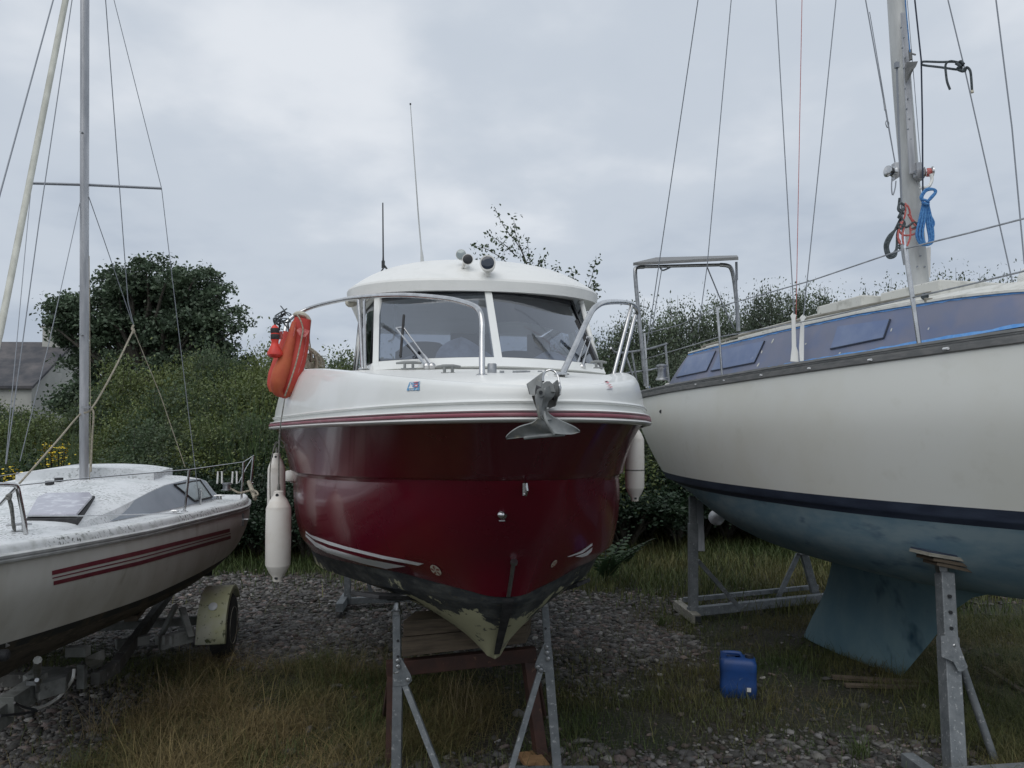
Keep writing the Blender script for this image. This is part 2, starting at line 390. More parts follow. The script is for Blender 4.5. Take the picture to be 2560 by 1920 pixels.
    def build(s, name, m, parent=None, smooth=40, label=None, bevel=0.0, kind=None):
        o0 = WO[parent.name] if parent is not None else Vector((0, 0, 0))
        me = bpy.data.meshes.new(name)
        me.from_pydata([tuple(v - o0) for v in s.v], [], s.f)
        me.materials.append(MATS[m] if isinstance(m, str) else m)
        me.validate()
        if smooth:
            me.polygons.foreach_set('use_smooth', [True] * len(me.polygons))
            me.set_sharp_from_angle(angle=R(smooth))
        o = bpy.data.objects.new(name, me); col.objects.link(o)
        if parent is not None: o.parent = parent
        WO[o.name] = o0
        if bevel:
            b = o.modifiers.new('bevel', 'BEVEL'); b.width = bevel; b.segments = 2; b.limit_method = 'ANGLE'; b.angle_limit = R(40)
        if label: o['label'] = label
        if kind: o['kind'] = kind
        return o
def crom(P, n):
    """Catmull-Rom through P (index-uniform), n samples."""
    P = [Vector(p) for p in P]; m = len(P); res = []
    for i in range(n):
        u = i / (n - 1) * (m - 1); k = min(int(u), m - 2); f = u - k
        p1, p2 = P[k], P[k + 1]
        p0 = P[k - 1] if k > 0 else p1 * 2 - p2
        p3 = P[k + 2] if k + 2 < m else p2 * 2 - p1
        res.append(0.5 * ((2 * p1) + (p2 - p0) * f + (2 * p0 - 5 * p1 + 4 * p2 - p3) * f * f + (3 * p1 - p0 - 3 * p2 + p3) * f ** 3))
    return res
def smoothpath(P, n=None): return crom(P, n or (len(P) * 6))
def copy_thing(root, loc, rot=0, sc=(1, 1, 1), label=None, group=None):
    c = root.copy(); col.objects.link(c); c.location = loc; c.rotation_euler = (0, 0, rot); c.scale = sc
    if label: c['label'] = label
    if group: c['group'] = group
    for ch in root.children:
        d = ch.copy(); col.objects.link(d); d.parent = c
        for g in ch.children:
            h = g.copy(); col.objects.link(h); h.parent = d
    return c
def bvh_of(mb):
    return BVHTree.FromPolygons([tuple(v) for v in mb.v], mb.f)
def hit(bvh, px, py, lift=0.003, fallback=None):
    r = ray(px, py).normalized()
    loc, nor, idx, dist = bvh.ray_cast(EYE, r)
    if loc is None: return fallback
    if nor.dot(r) > 0: nor = -nor
    return loc + nor * lift
def band(mb, bvh, A, B, n=24, lift=0.003):
    """thin strip laid on a surface between two picture lines."""
    R4 = [[], [], [], []]
    for i in range(n + 1):
        u = i / n
        def p(L):
            x = u * (len(L) - 1); k = min(int(x), len(L) - 2); f = x - k
            return (L[k][0] * (1 - f) + L[k + 1][0] * f, L[k][1] * (1 - f) + L[k + 1][1] * f)
        pa, pb = p(A), p(B)
        q4 = [hit(bvh, pa[0] + (pb[0] - pa[0]) * k / 3, pa[1] + (pb[1] - pa[1]) * k / 3, lift) for k in range(4)]
        if any(v is None for v in q4): continue
        for k in range(4): R4[k].append(q4[k])
    if len(R4[0]) > 1: mb.grid(R4)
    return mb
def decal(mb, bvh, pts, lift=0.003):
    q = [hit(bvh, *p, lift) for p in pts]
    if any(x is None for x in q): return mb
    c = sum(q, Vector()) / len(q); n = len(q)
    mb.add(q + [c], [(i, (i + 1) % n, n) for i in range(n)])
    return mb
#@@STRUCTURE
# ================================================================== GROUND
rng = np.random.default_rng(11)
def vnoise(x, y, s, seed=0):
    """cheap smooth value noise, numpy, 0..1"""
    x = np.asarray(x, float) * s + seed * 17.3; y = np.asarray(y, float) * s + seed * 9.1
    xi = np.floor(x); yi = np.floor(y); fx = x - xi; fy = y - yi
    fx = fx * fx * (3 - 2 * fx); fy = fy * fy * (3 - 2 * fy)
    def h(a, b):
        v = np.sin(a * 127.1 + b * 311.7 + seed * 3.3) * 43758.5453
        return v - np.floor(v)
    return (h(xi, yi) * (1 - fx) + h(xi + 1, yi) * fx) * (1 - fy) + (h(xi, yi + 1) * (1 - fx) + h(xi + 1, yi + 1) * fx) * fy
def fbm(x, y, s, seed=0):
    return (vnoise(x, y, s, seed) + 0.5 * vnoise(x, y, s * 2.1, seed + 1) + 0.25 * vnoise(x, y, s * 4.3, seed + 2)) / 1.75
def sstep(a, b, x):
    t = np.clip((x - a) / (b - a), 0, 1); return t * t * (3 - 2 * t)
def gh(x, y):
    return 0.05 * (fbm(x, y, 0.6, 5) - 0.5) * sstep(1.0, 3.0, np.asarray(y, float)) + 0.025 * (fbm(x, y, 2.5, 6) - 0.5)
def gravel(x, y):
    """1 = stony track, 0 = grass (world metres)"""
    x = np.asarray(x, float); y = np.asarray(y, float)
    n = (fbm(x, y, 0.9, 3) - 0.5) * 1.6
    track = sstep(6.5, 7.2, y + n * .8) * (1 - sstep(9.9, 11.0, y + n * 1.3 + 0.12 * x))
    track *= 1 - sstep(1.3, 2.0, x + n) * (1 - 0.55 * sstep(8.8, 9.3, y))
    mid = sstep(5.6, 6.2, y + n) * (1 - sstep(0.1, 0.9, np.abs(x - 0.7) + n)) * 0.5
    corner = (1 - sstep(-2.95, -2.45, x + n * 0.5)) * (1 - sstep(5.7, 6.5, y + n))
    front = (1 - sstep(4.75, 5.15, y + n * 0.5)) * sstep(-1.5, -0.6, x + n * 0.4) * (1 - sstep(2.2, 3.0, x + n)) * 0.8
    front2 = (1 - sstep(5.0, 5.5, y + n * 0.6)) * sstep(1.0, 1.7, x + n * 0.4) * (1 - sstep(2.6, 3.2, x)) * 0.7
    return np.clip(np.maximum.reduce([track, corner, front, front2, mid]), 0, 1)
# one sheet: fine near the boats, out to the horizon
xs = np.concatenate([[-600, -200, -80, -40, -20, -12], np.arange(-8, 8.01, 0.16), [12, 20, 40, 80, 200, 600]])
ys = np.concatenate([[-300, -60, -15, -4, 0, 2], np.arange(3, 17.01, 0.16), [22, 30, 45, 80, 200, 900]])
X, Y = np.meshgrid(xs, ys)
Z = gh(X, Y) * (np.abs(X) < 8.5) * (Y < 17.5) * (Y > 2.5)
g = MB()
g.grid([[Vector((X[i, k], Y[i, k], Z[i, k])) for k in range(X.shape[1])] for i in range(X.shape[0])])
mat('soil', (0.030, 0.026, 0.019), 0.95, c2=(0.018, 0.024, 0.010), scale=1.1, lo=0.42, hi=0.6, detail=8, c3=(0.06, 0.054, 0.046), scale3=26, lo3=0.56, hi3=0.62, bump=0.7, bscale=30)
go = g.build('ground', 'soil', None, smooth=180)
tag(go, kind='structure')

def np_mesh(name, verts, faces_n, k, m, tone=None, parent=None, kind=None):
    """verts (N,3), faces consecutive with k corners each; tone (N,3) per vertex colour"""
    me = bpy.data.meshes.new(name)
    o0 = WO[parent.name] if parent is not None else Vector((0, 0, 0))
    verts = np.asarray(verts, np.float32) - np.array(o0, np.float32)
    return me, verts

def raw_mesh(name, verts, faces, m, tone=None, parent=None, smooth=False):
    o0 = np.array(WO[parent.name] if parent is not None else (0, 0, 0), np.float32)
    verts = np.asarray(verts, np.float32) - o0
    faces = np.asarray(faces, np.int32)
    nf, k = faces.shape
    me = bpy.data.meshes.new(name)
    me.vertices.add(len(verts)); me.vertices.foreach_set('co', verts.ravel())
    me.loops.add(nf * k); me.loops.foreach_set('vertex_index', faces.ravel())
    me.polygons.add(nf); me.polygons.foreach_set('loop_start', np.arange(0, nf * k, k, dtype=np.int32))
    me.polygons.foreach_set('loop_total', np.full(nf, k, np.int32))
    if tone is not None:
        a = me.color_attributes.new('tone', 'FLOAT_COLOR', 'POINT')
        c4 = np.ones((len(verts), 4), np.float32); c4[:, :3] = tone
        a.data.foreach_set('color', c4.ravel())
    me.materials.append(MATS[m]); me.update()
    if smooth: me.polygons.foreach_set('use_smooth', np.ones(nf, bool))
    o = bpy.data.objects.new(name, me); col.objects.link(o)
    if parent is not None: o.parent = parent
    WO[o.name] = Vector(o0.tolist())
    return o

# ---- stones
phi = (1 + 5 ** 0.5) / 2
ICO = np.array([(-1, phi, 0), (1, phi, 0), (-1, -phi, 0), (1, -phi, 0), (0, -1, phi), (0, 1, phi), (0, -1, -phi), (0, 1, -phi), (phi, 0, -1), (phi, 0, 1), (-phi, 0, -1), (-phi, 0, 1)]) / 1.9
ICF = np.array([(0, 11, 5), (0, 5, 1), (0, 1, 7), (0, 7, 10), (0, 10, 11), (1, 5, 9), (5, 11, 4), (11, 10, 2), (10, 7, 6), (7, 1, 8), (3, 9, 4), (3, 4, 2), (3, 2, 6), (3, 6, 8), (3, 8, 9), (4, 9, 5), (2, 4, 11), (6, 2, 10), (8, 6, 7), (9, 8, 1)])
def sample(n, x0, x1, y0, y1, dens):
    """rejection sample points with probability dens(x,y), only inside the view wedge plus margin"""
    x = rng.uniform(x0, x1, n); y = rng.uniform(y0, y1, n)
    k = (rng.random(n) < dens(x, y)) & (np.abs(x) < y * 0.72 + 0.9)
    return x[k], y[k]
def make_stones():
    gx, gy = sample(250000, -7, 6, 4.2, 8.6, lambda x, y: gravel(x, y) ** 1.5 * 0.8 + 0.012)
    hx, hy = sample(60000, -7, 8, 8.6, 13.0, lambda x, y: gravel(x, y) ** 1.5 * 0.9 + 0.012)
    x = np.concatenate([gx, hx]); y = np.concatenate([gy, hy]); n = len(x)
    s = np.exp(rng.normal(-4.3, 0.5, n)) * (1 + 0.06 * np.clip(y - 6, 0, 6))
    s = np.clip(s, 0.006, 0.04)
    big = rng.random(n) < 0.012; s[big] = rng.uniform(0.028, 0.052, big.sum())
    P = ICO[None] * (1 + rng.normal(0, 0.17, (n, 12, 1)))
    ax = np.stack([rng.uniform(0.8, 1.5, n), rng.uniform(0.7, 1.1, n), rng.uniform(0.28, 0.6, n)], 1)
    P = P * ax[:, None] * s[:, None, None]
    # tilt then spin
    a = rng.normal(0, 0.35, n); ca, sa = np.cos(a)[:, None], np.sin(a)[:, None]
    Yv = P[..., 1] * ca - P[..., 2] * sa; Zv = P[..., 1] * sa + P[..., 2] * ca
    b = rng.uniform(0, 6.28, n); cb, sb = np.cos(b)[:, None], np.sin(b)[:, None]
    Xv = P[..., 0] * cb - Yv * sb; Y2 = P[..., 0] * sb + Yv * cb
    V = np.stack([Xv + x[:, None], Y2 + y[:, None], Zv + (gh(x, y) + s * 0.2)[:, None]], -1).reshape(-1, 3)
    F = (ICF[None] + (np.arange(n) * 12)[:, None, None]).reshape(-1, 3)
    br = np.exp(rng.normal(-2.4, 0.48, n)); br = np.clip(br, 0.03, 0.36)
    warm = rng.random((n, 1))
    c = br[:, None] * (np.array([1.04, 1.0, 0.90]) * warm + np.array([1.0, 0.97, 0.97]) * (1 - warm))
    red = rng.random(n) < 0.22; c[red] *= np.array([1.05, 0.86, 0.82])
    o = raw_mesh('gravel', V, F, 'stone', np.repeat(c, 12, 0))
    tag(o, 'loose grey and brown stones of the boatyard track between the boats', 'gravel', kind='stuff')
    return n
ns = make_stones()

# ---- grass blades: each a bent strip of 3 segments
def blades(name, x, y, h, wd, c, lean, label, cat='grass', m='grass', z0=None, parent=None, away=None):
    n = len(x)
    az = rng.uniform(0, 6.283, n); ln = lean * rng.uniform(0.3, 1.4, n)
    dx_, dy_ = np.cos(az), np.sin(az)
    sx, sy = -dy_, dx_
    z = gh(x, y) - 0.01 if z0 is None else z0
    V = np.zeros((n, 7, 3), np.float32)
    for i, (t, ww) in enumerate(((0, 1.0), (0.4, 0.9), (0.75, 0.6))):
        off = ln * h * t ** 1.8; zz_ = z + h * t * np.sqrt(np.clip(1 - (ln * t * 0.6) ** 2, 0.15, 1))
        for j, sg in enumerate((-1, 1)):
            V[:, i * 2 + j] = np.stack([x + dx_ * off + sx * wd * ww * 0.5 * sg, y + dy_ * off + sy * wd * ww * 0.5 * sg, zz_], -1)
    off = ln * h; V[:, 6] = np.stack([x + dx_ * off, y + dy_ * off, z + h * np.sqrt(np.clip(1 - (ln * 0.6) ** 2, 0.1, 1))], -1)
    Ft = np.array([(0, 1, 3), (0, 3, 2), (2, 3, 5), (2, 5, 4), (4, 5, 6)])
    F = (Ft[None] + (np.arange(n) * 7)[:, None, None]).reshape(-1, 3)
    o = raw_mesh(name, V.reshape(-1, 3), F, m, np.repeat(c, 7, 0), parent)
    if label: tag(o, label, cat, kind='stuff')
    return o
def blend(a, b, t): return np.array(a)[None] * (1 - t[:, None]) + np.array(b)[None] * t[:, None]
# tall dry grass in front
def dry_mask(x, y):
    n = fbm(x, y, 0.8, 21)
    left = sstep(-3.1, -2.5, x + (n - .5)) * (1 - sstep(-0.55, 0.1, x)) * (1 - sstep(6.7, 7.4, y + (n - .5) * 1.5))
    right = sstep(2.7, 3.3, x - 0.12 * (y - 5) + (n - .5)) * (1 - sstep(9.0, 10.5, y))
    return np.clip(np.maximum(left, right), 0, 1)
def green_mask(x, y):
    return np.clip((1 - gravel(x, y)) , 0, 1)
x, y = sample(400000, -4.4, 6.5, 4.1, 7.8, lambda x, y: np.clip(dry_mask(x, y) * (1 - gravel(x, y) * 0.9) * (0.25 + 0.9 * sstep(0.3, 0.6, fbm(x, y, 2.2, 31))), 0, 1) * 0.62)
n = len(x); t = np.clip(fbm(x, y, 1.3, 41) * 2.4 - 1.05 + sstep(-1.9, -0.6, x) * .45 + rng.normal(0, 0.18, n), 0, 1)
c = blend((0.215, 0.165, 0.074), (0.085, 0.10, 0.032), t) * np.exp(rng.normal(0, 0.3, n))[:, None]
blades('dry_grass', x, y, np.exp(rng.normal(-2.5, 0.42, n)) * (0.45 + 1.2 * sstep(.3, .75, fbm(x, y, 2.6, 91))), 0.0028 * np.ones(n), c, 1.5, 'long brown dry grass matted in the foreground')
# short green grass everywhere off the gravel
x, y = sample(300000, -6, 7.5, 4.1, 8.5, lambda x, y: green_mask(x, y) * (0.2 + sstep(0.35, 0.6, fbm(x, y, 1.7, 51))) * 0.62 + 0.03)
n = len(x); t = np.clip(fbm(x, y, 1.2, 61) * 1.9 - 0.5 + rng.normal(0, 0.15, n), 0, 1)
c = blend((0.050, 0.080, 0.020), (0.120, 0.105, 0.038), t) * np.exp(rng.normal(0, 0.28, n))[:, None]
blades('green_grass', x, y, np.exp(rng.normal(-2.8, 0.45, n)) * (0.5 + 1.1 * fbm(x, y, 2.2, 92)), 0.0042 * np.ones(n), c, 0.8, 'short green grass and moss growing between the stones')
x, y = sample(330000, -11, 12, 8.5, 17.0, lambda x, y: np.clip(green_mask(x, y) * (0.25 + sstep(0.3, 0.6, fbm(x, y, 1.0, 71))) + 0.01 + sstep(10.6, 11.5, y), 0, 1) * 0.5)
n = len(x); t = np.clip(fbm(x, y, 0.7, 81) * 2.0 - 0.55 + rng.normal(0, 0.2, n), 0, 1)
c = blend((0.055, 0.085, 0.024), (0.15, 0.135, 0.05), t) * np.exp(rng.normal(0, 0.25, n))[:, None]
blades('meadow_grass', x, y, np.exp(rng.normal(-2.05, 0.4, n)), 0.011 * np.ones(n), c, 0.6, 'rough grass verge running along the foot of the hedge')
# dead tussocks with straw stalks in the left foreground
for i, (px, py) in enumerate([(455, 1775), (270, 1830), (1185, 1800), (1150, 1760)]):
    d = 1.0 / (py - 1080) * 3895; cx = (px - 1280) / 1900 * d
    k = 60 if i < 2 else 34
    xx = cx + rng.normal(0, 0.06, k); yy = d + rng.normal(0, 0.06, k)
    cc = np.array((0.24, 0.19, 0.105))[None] * np.exp(rng.normal(0, 0.25, k))[:, None]
    o = blades('straw_tussock', xx, yy, rng.uniform(0.15, 0.42, k), 0.004 * np.ones(k), cc, 0.9, None)
    tag(o, ['dead straw tussock fanning out in the left foreground grass', 'bleached straw tuft beside the bottom left gravel',
            'dry seeding grass stalks standing under the brown trestle', 'second clump of dry stalks between the trestle legs'][i], 'grass tuft', kind='thing')
# green tuft by the front right stand
for (px, py, lab) in [(2135, 1880, 'bright green spiky grass tuft in front of the yacht keel'), (1650, 1560, 'small green tuft beside the end of the far cradle')]:
    d = 3895 / (py - 1080); cx = (px - 1280) / 1900 * d; k = 70
    xx = cx + rng.normal(0, 0.04, k); yy = d + rng.normal(0, 0.04, k)
    cc = np.array((0.07, 0.10, 0.03))[None] * np.exp(rng.normal(0, 0.2, k))[:, None]
    o = blades('grass_tuft', xx, yy, rng.uniform(0.08, 0.2, k), 0.006 * np.ones(k), cc, 0.8, None)
    tag(o, lab, 'grass tuft', kind='thing')

# ================================================================== FOLIAGE
def leaf_cloud(pts, size, upbias=0.8, seed=1, aspect=0.55):
    r = np.random.default_rng(seed); n = len(pts)
    nrm = r.normal(0, 1, (n, 3)); nrm[:, 2] += upbias; nrm /= np.linalg.norm(nrm, axis=1, keepdims=True)
    a = r.normal(0, 1, (n, 3)); a -= nrm * (a * nrm).sum(1, keepdims=True); a /= np.linalg.norm(a, axis=1, keepdims=True)
    b = np.cross(nrm, a)
    s = size * r.uniform(0.6, 1.3, (n, 1))
    V = np.stack([pts - a * s, pts + b * s * aspect + nrm * s * 0.12, pts + a * s, pts - b * s * aspect + nrm * s * 0.12], 1)
    F = (np.array([(0, 1, 2, 3)])[None] + (np.arange(n) * 4)[:, None, None]).reshape(-1, 4)
    return V.reshape(-1, 3), F
def crown_points(n_cl, n_leaf, rad, seed, cl=0.3, fill=0.55, flatten_bottom=0.25, twig=0.0):
    """leaf positions in clumps spread through an ellipsoid of radii rad, centre at z=rad.z"""
    r = np.random.default_rng(seed)
    d = r.normal(0, 1, (n_cl, 3)); d /= np.linalg.norm(d, axis=1, keepdims=True)
    d[:, 2] = np.where(d[:, 2] < -flatten_bottom, -d[:, 2] * 0.8, d[:, 2])
    rr = fill + (1 - fill) * r.random((n_cl, 1)) ** 0.6
    lump = 1 + 0.22 * np.sin(d[:, :1] * 5 + seed) * np.cos(d[:, 1:2] * 4 + seed * 2) + 0.1 * np.sin(d[:, 2:3] * 9)
    cpos = d * rr * lump * np.array(rad)
    k = n_leaf // n_cl
    csz = cl * r.uniform(0.55, 1.35, (n_cl, 1, 1))
    p = cpos[:, None] + r.normal(0, 1, (n_cl, k, 3)) * csz * np.array([1, 1, 0.62])
    tone = np.exp(r.normal(0, 0.22, (n_cl, 1))) * np.ones((n_cl, k))
    tone = tone * np.exp(r.normal(0, 0.10, (n_cl, k)))
    if twig:
        m = int(n_cl * 0.25); top = np.argsort(-cpos[:, 2])[:m]
        for i in top:
            st = cpos[i]; L = twig * r.uniform(0.5, 1.4); dirn = np.array([r.normal(0, 0.35), r.normal(0, 0.35), 1.0])
            kk = min(k, 26); tt = r.random((kk, 1)) * L
            p[i, :kk] = st + dirn * tt + r.normal(0, 0.045, (kk, 3))
    p = p.reshape(-1, 3); p[:, 2] += rad[2]
    return p, tone.reshape(-1), cpos + np.array([0, 0, rad[2]])
def limbs(base, targets, r0, seed, name, parent, nseg=5):
    r = random.Random(seed); mb = MB(); base = Vector(base)
    for tg in targets:
        tg = Vector(tg); path = []
        for i in range(nseg + 1):
            u = i / nseg
            p = base.lerp(tg, u) + Vector((r.uniform(-1, 1), r.uniform(-1, 1), r.uniform(-.5, .8))) * 0.06 * (tg - base).length * math.sin(u * 3.1)
            p.z = base.z + (tg.z - base.z) * (u ** 0.85)
            path.append(p)
        mb.tube(path, [max(0.008, r0 * (1 - i / nseg) ** 1.0 + 0.01) for i in range(nseg + 1)], 6)
    return mb.build(name, 'bark', parent)
def bush(name, label, cat, loc, rad, m, leaves=9000, size=0.06, clumps=70, seed=1, group=None, cl=0.3, twig=0.0, rot=0, stem=True, zoff=0.0):
    root = thing(name, label, cat, loc, group)
    p, tone, cp = crown_points(clumps, leaves, rad, seed, cl, twig=twig)
    p[:, 2] += zoff; cp[:, 2] += zoff
    p[:, 2] = np.maximum(p[:, 2], 0.02)
    V, F = leaf_cloud(p + np.array(loc), size, seed=seed)
    tn = np.repeat(np.clip(tone, 0.45, 1.9), 4)[:, None] * np.ones(3)
    raw_mesh('crown', V, F, m, tn, root)
    if stem and twig:
        rr = random.Random(seed); q = MB(); top = sorted(range(len(cp)), key=lambda i: -cp[i][2])[:len(cp) // 3]
        for i in top:
            a_ = Vector(cp[i].tolist()) + Vector(loc); q.tube([a_ - Vector((0, 0, .2)), a_ + Vector((rr.uniform(-.06, .06), rr.uniform(-.05, .05), twig * 1.1))], [.006, .003], 4)
        q.build('twigs', 'bark', root, kind='stuff')
    if stem:
        sel = [cp[i] + np.array(loc) for i in range(0, len(cp), max(1, len(cp) // 14))]
        limbs(loc, sel, 0.035 * max(rad) / 1.2, seed, 'trunk', root)
    return root
# ---- big oak behind the scrub, left
def oak():
    loc = Vector((-13.1, 27.5, 0))
    root = thing('oak_tree', 'broad dark oak tree rising above the scrub behind the small sailboat mast', 'tree', loc)
    r = np.random.default_rng(5)
    lobes = [(-3.0, 0, 6.3, 1.6, 1.1), (-1.6, .4, 7.3, 1.6, 1.2), (0.2, -.3, 7.9, 1.7, 1.1), (1.9, .2, 7.4, 1.6, 1.2), (3.0, 0, 6.2, 1.3, 1.2),
             (-1.3, 0, 5.6, 1.9, 1.3), (1.3, 0, 5.8, 1.9, 1.3), (-3.0, .3, 4.9, 1.0, .8), (3.3, .1, 4.9, 1.1, 1.0), (0, .5, 6.6, 2.0, 1.4),
             (-2.6, 0, 3.7, 1.0, .7), (2.3, .4, 4.2, 1.4, .9), (-3.9, 0, 6.9, .7, .5), (-1.2, 0, 4.0, 1.2, .8), (0.9, 0, 4.5, 1.3, .9), (-4.0, 0, 3.3, .8, .5)]
    lobes = [(a * .79, b, c * .955, d * .88, e_ * .9) for a, b, c, d, e_ in lobes]
    P = []; T = []; tg = []
    for i, (lx, ly, lz, rx, rz) in enumerate(lobes):
        k = int(24 * rx * rz) + 7
        d = r.normal(0, 1, (k, 3)); d /= np.linalg.norm(d, axis=1, keepdims=True)
        c = d * (r.random((k, 1)) ** 0.45) * np.array([rx, rx * 0.9, rz]) + np.array([lx, ly, lz])
        tg.append(Vector((lx, ly, lz)) + loc)
        for q in c:
            m = 130
            P.append(q + r.normal(0, 1, (m, 3)) * np.array([.21, .21, .13]) * r.uniform(0.6, 1.3))
            T.append(np.exp(r.normal(0, 0.18)) * np.exp(r.normal(0, 0.15, m)))
            if r.random() < 0.3: tg.append(Vector(q.tolist()) + loc)
    P = np.concatenate(P); T = np.concatenate(T)
    V, F = leaf_cloud(P + np.array(loc), 0.075, seed=3, aspect=0.6)
    raw_mesh('crown', V, F, 'leaf_oak', np.repeat(np.clip(T, .4, 1.8), 4)[:, None] * np.ones(3), root)
    mb = MB()
    mb.tube([loc, loc + Vector((.05, 0, 1.5)), loc + Vector((-.1, 0, 3.0)), loc + Vector((0.1, 0, 4.6))], [0.42, 0.34, 0.3, 0.2], 10)
    rr = random.Random(4)
    for t_ in tg:
        b0 = loc + Vector((0, 0, rr.uniform(2.2, 4.2)))
        path = [b0.lerp(t_, u) + Vector((rr.uniform(-.15, .15), 0, .5 * math.sin(u * 3.14) * rr.uniform(-.3, .6))) for u in (0, .25, .5, .75, 1)]
        mb.tube(path, [.14, .1, .075, .05, .02], 6)
    mb.build('trunk', 'bark', root)
oak()
# ---- house with slate roof
def house():
    a, b = at(-260, 1100, 33.0), at(175, 1100, 31.0)
    root = thing('house', 'pale rendered house with a dark slate roof half hidden behind the scrub', 'house', (a.x, a.y, 0))
    r1 = at(178, 862, 36.0)      # ridge at the gable
    e0 = at(96, 966, 33.0)       # eave near corner
    # gable end faces right/near; ridge runs to the left
    gz = r1.z
    gable_c = Vector((r1.x, r1.y, 0)); L = Vector((-12, -.8, 0))
    acr = Vector((0.2, -3.2, 0))
    f = gable_c + acr; k = gable_c - acr
    ez = e0.z
    mb = MB()
    mb.add([f, k, Vector((k.x, k.y, ez)), Vector((gable_c.x, gable_c.y, gz - .12)), Vector((f.x, f.y, ez)),
            f + L, k + L, Vector((k.x, k.y, ez)) + L, Vector((gable_c.x, gable_c.y, gz - .12)) + L, Vector((f.x, f.y, ez)) + L],
           [(0, 1, 2, 3, 4), (5, 9, 8, 7, 6), (0, 4, 9, 5), (1, 6, 7, 2)])
    mb.build('wall', 'render_wall', root, smooth=0)
    rf = MB()
    ov = acr * 0.06
    for s_, e_ in ((1, f), (-1, k)):
        top = Vector((gable_c.x, gable_c.y, gz)); lo = Vector((e_.x, e_.y, ez)) + ov * s_ - Vector((0, 0, .12))
        ex = -L.normalized() * 0.15
        rf.prism([top + ex, lo + ex, lo + L, top + L], (0, 0, 0.12))
    roof = rf.build('roof', 'slate', root, smooth=0)
    ch = MB(); ch.box((gable_c.x - .55, gable_c.y - .1, gz + .25), (1.1, .7, 1.0)); ch.box((gable_c.x - .55, gable_c.y - .1, gz + .78), (1.25, .85, .08))
    ch.build('chimney', 'render_wall', roof)
    sk = MB(); p = gable_c + L * 0.45 + acr * 0.55; sl = (Vector((f.x, f.y, ez)) - Vector((gable_c.x, gable_c.y, gz)))
    q = Vector((gable_c.x, gable_c.y, gz)) + sl * 0.62 + L * 0.42 + Vector((0, -.05, .2))
    u = sl.normalized(); v = L.normalized()
    sk.add([q, q + v * .6, q + v * .6 + u * .8, q + u * .8], [(0, 1, 2, 3)])
    sk.build('skylight', 'reflector_white', roof)
house()

# ---- scrub bank on the left (bushes in rows, copied from three grown ones)
protos = [bush('bush', None, 'bush', (0, 0, 0), (1.35, 1.1, 1.25), 'leaf_bush', 26000, 0.032, 150, seed=s, cl=0.25, twig=0.22, group='bushes of the scrub bank') for s in (1, 2, 3)]
protos[1].children[0].data.materials[0] = MATS['leaf_bush2']
far = [bush('hedge_tree', None, 'tree', (0, 0, 0), (1.3, 1.1, 1.6), 'leaf_far', 30000, 0.030, 150, seed=s, cl=0.27, twig=0.32, group='young trees of the right hedge') for s in (11, 12)]
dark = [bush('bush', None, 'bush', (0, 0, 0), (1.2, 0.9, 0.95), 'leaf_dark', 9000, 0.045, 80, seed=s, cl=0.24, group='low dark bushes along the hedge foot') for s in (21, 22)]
used = set()
def put(pr, x, y, sx, sz, rot, label):
    if pr.name not in used:
        used.add(pr.name); pr.location = (x, y, 0); pr.rotation_euler = (0, 0, rot); pr.scale = (sx, sx, sz); pr['label'] = label
        return pr
    return copy_thing(pr, (x, y, 0), rot, (sx, sx, sz), label)
rb = random.Random(3)
LB = 'leafy green bush in the dense scrub bank behind the small sailboat'
def ztop(py, d): return CH + (1080 - py) / 1900 * d
sil = [(-120, 955), (0, 962), (90, 1010), (180, 1020), (270, 940), (360, 880), (450, 862), (540, 850), (640, 842), (720, 845), (800, 848), (880, 855), (960, 880), (1060, 900), (1170, 900), (1280, 890), (1400, 850)]
for row, (d, drop, step) in enumerate(((17.5, 0, 1), (15.6, 60, 1), (13.9, 150, 1))):
    for i, (px, py) in enumerate(sil):
        px2 = px + rb.uniform(-25, 25) + row * 45; dd = d + rb.uniform(-.4, .4)
        top = ztop(py + drop + rb.uniform(-12, 12), dd) - 0.15
        x = (px2 - 1280) / 1900 * dd
        put(protos[(i + row) % 3], x, dd, rb.uniform(0.85, 1.05), top / 2.75, rb.uniform(0, 6.28), LB)
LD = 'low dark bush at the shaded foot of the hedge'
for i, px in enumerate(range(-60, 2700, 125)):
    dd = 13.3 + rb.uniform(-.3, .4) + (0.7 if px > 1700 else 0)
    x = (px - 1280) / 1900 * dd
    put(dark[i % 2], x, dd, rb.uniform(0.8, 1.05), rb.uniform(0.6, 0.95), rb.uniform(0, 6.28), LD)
silr = [(1450, 840), (1530, 835), (1600, 800), (1680, 775), (1760, 765), (1840, 745), (1900, 735), (1960, 745), (2030, 728), (2110, 745), (2200, 770), (2290, 725), (2350, 700), (2420, 735), (2500, 715), (2590, 745), (2680, 720)]
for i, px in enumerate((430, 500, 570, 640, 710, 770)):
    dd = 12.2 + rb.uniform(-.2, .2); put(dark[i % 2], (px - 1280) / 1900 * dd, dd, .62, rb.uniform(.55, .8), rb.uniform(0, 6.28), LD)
LF = 'slender young tree in the tall hedge behind the big yacht'
for row, (d, drop) in enumerate(((18.0, 0), (16.0, 110), (14.6, 210))):
    for i, (px, py) in enumerate(silr):
        px2 = px + rb.uniform(-18, 18) + row * 40; dd = d + rb.uniform(-.4, .4)
        top = ztop(py + drop + rb.uniform(-14, 14), dd) + 0.1
        put(far[(i + row) % 2], (px2 - 1280) / 1900 * dd, dd, rb.uniform(0.8, 1.0), top / 3.5, rb.uniform(0, 6.28), LF)
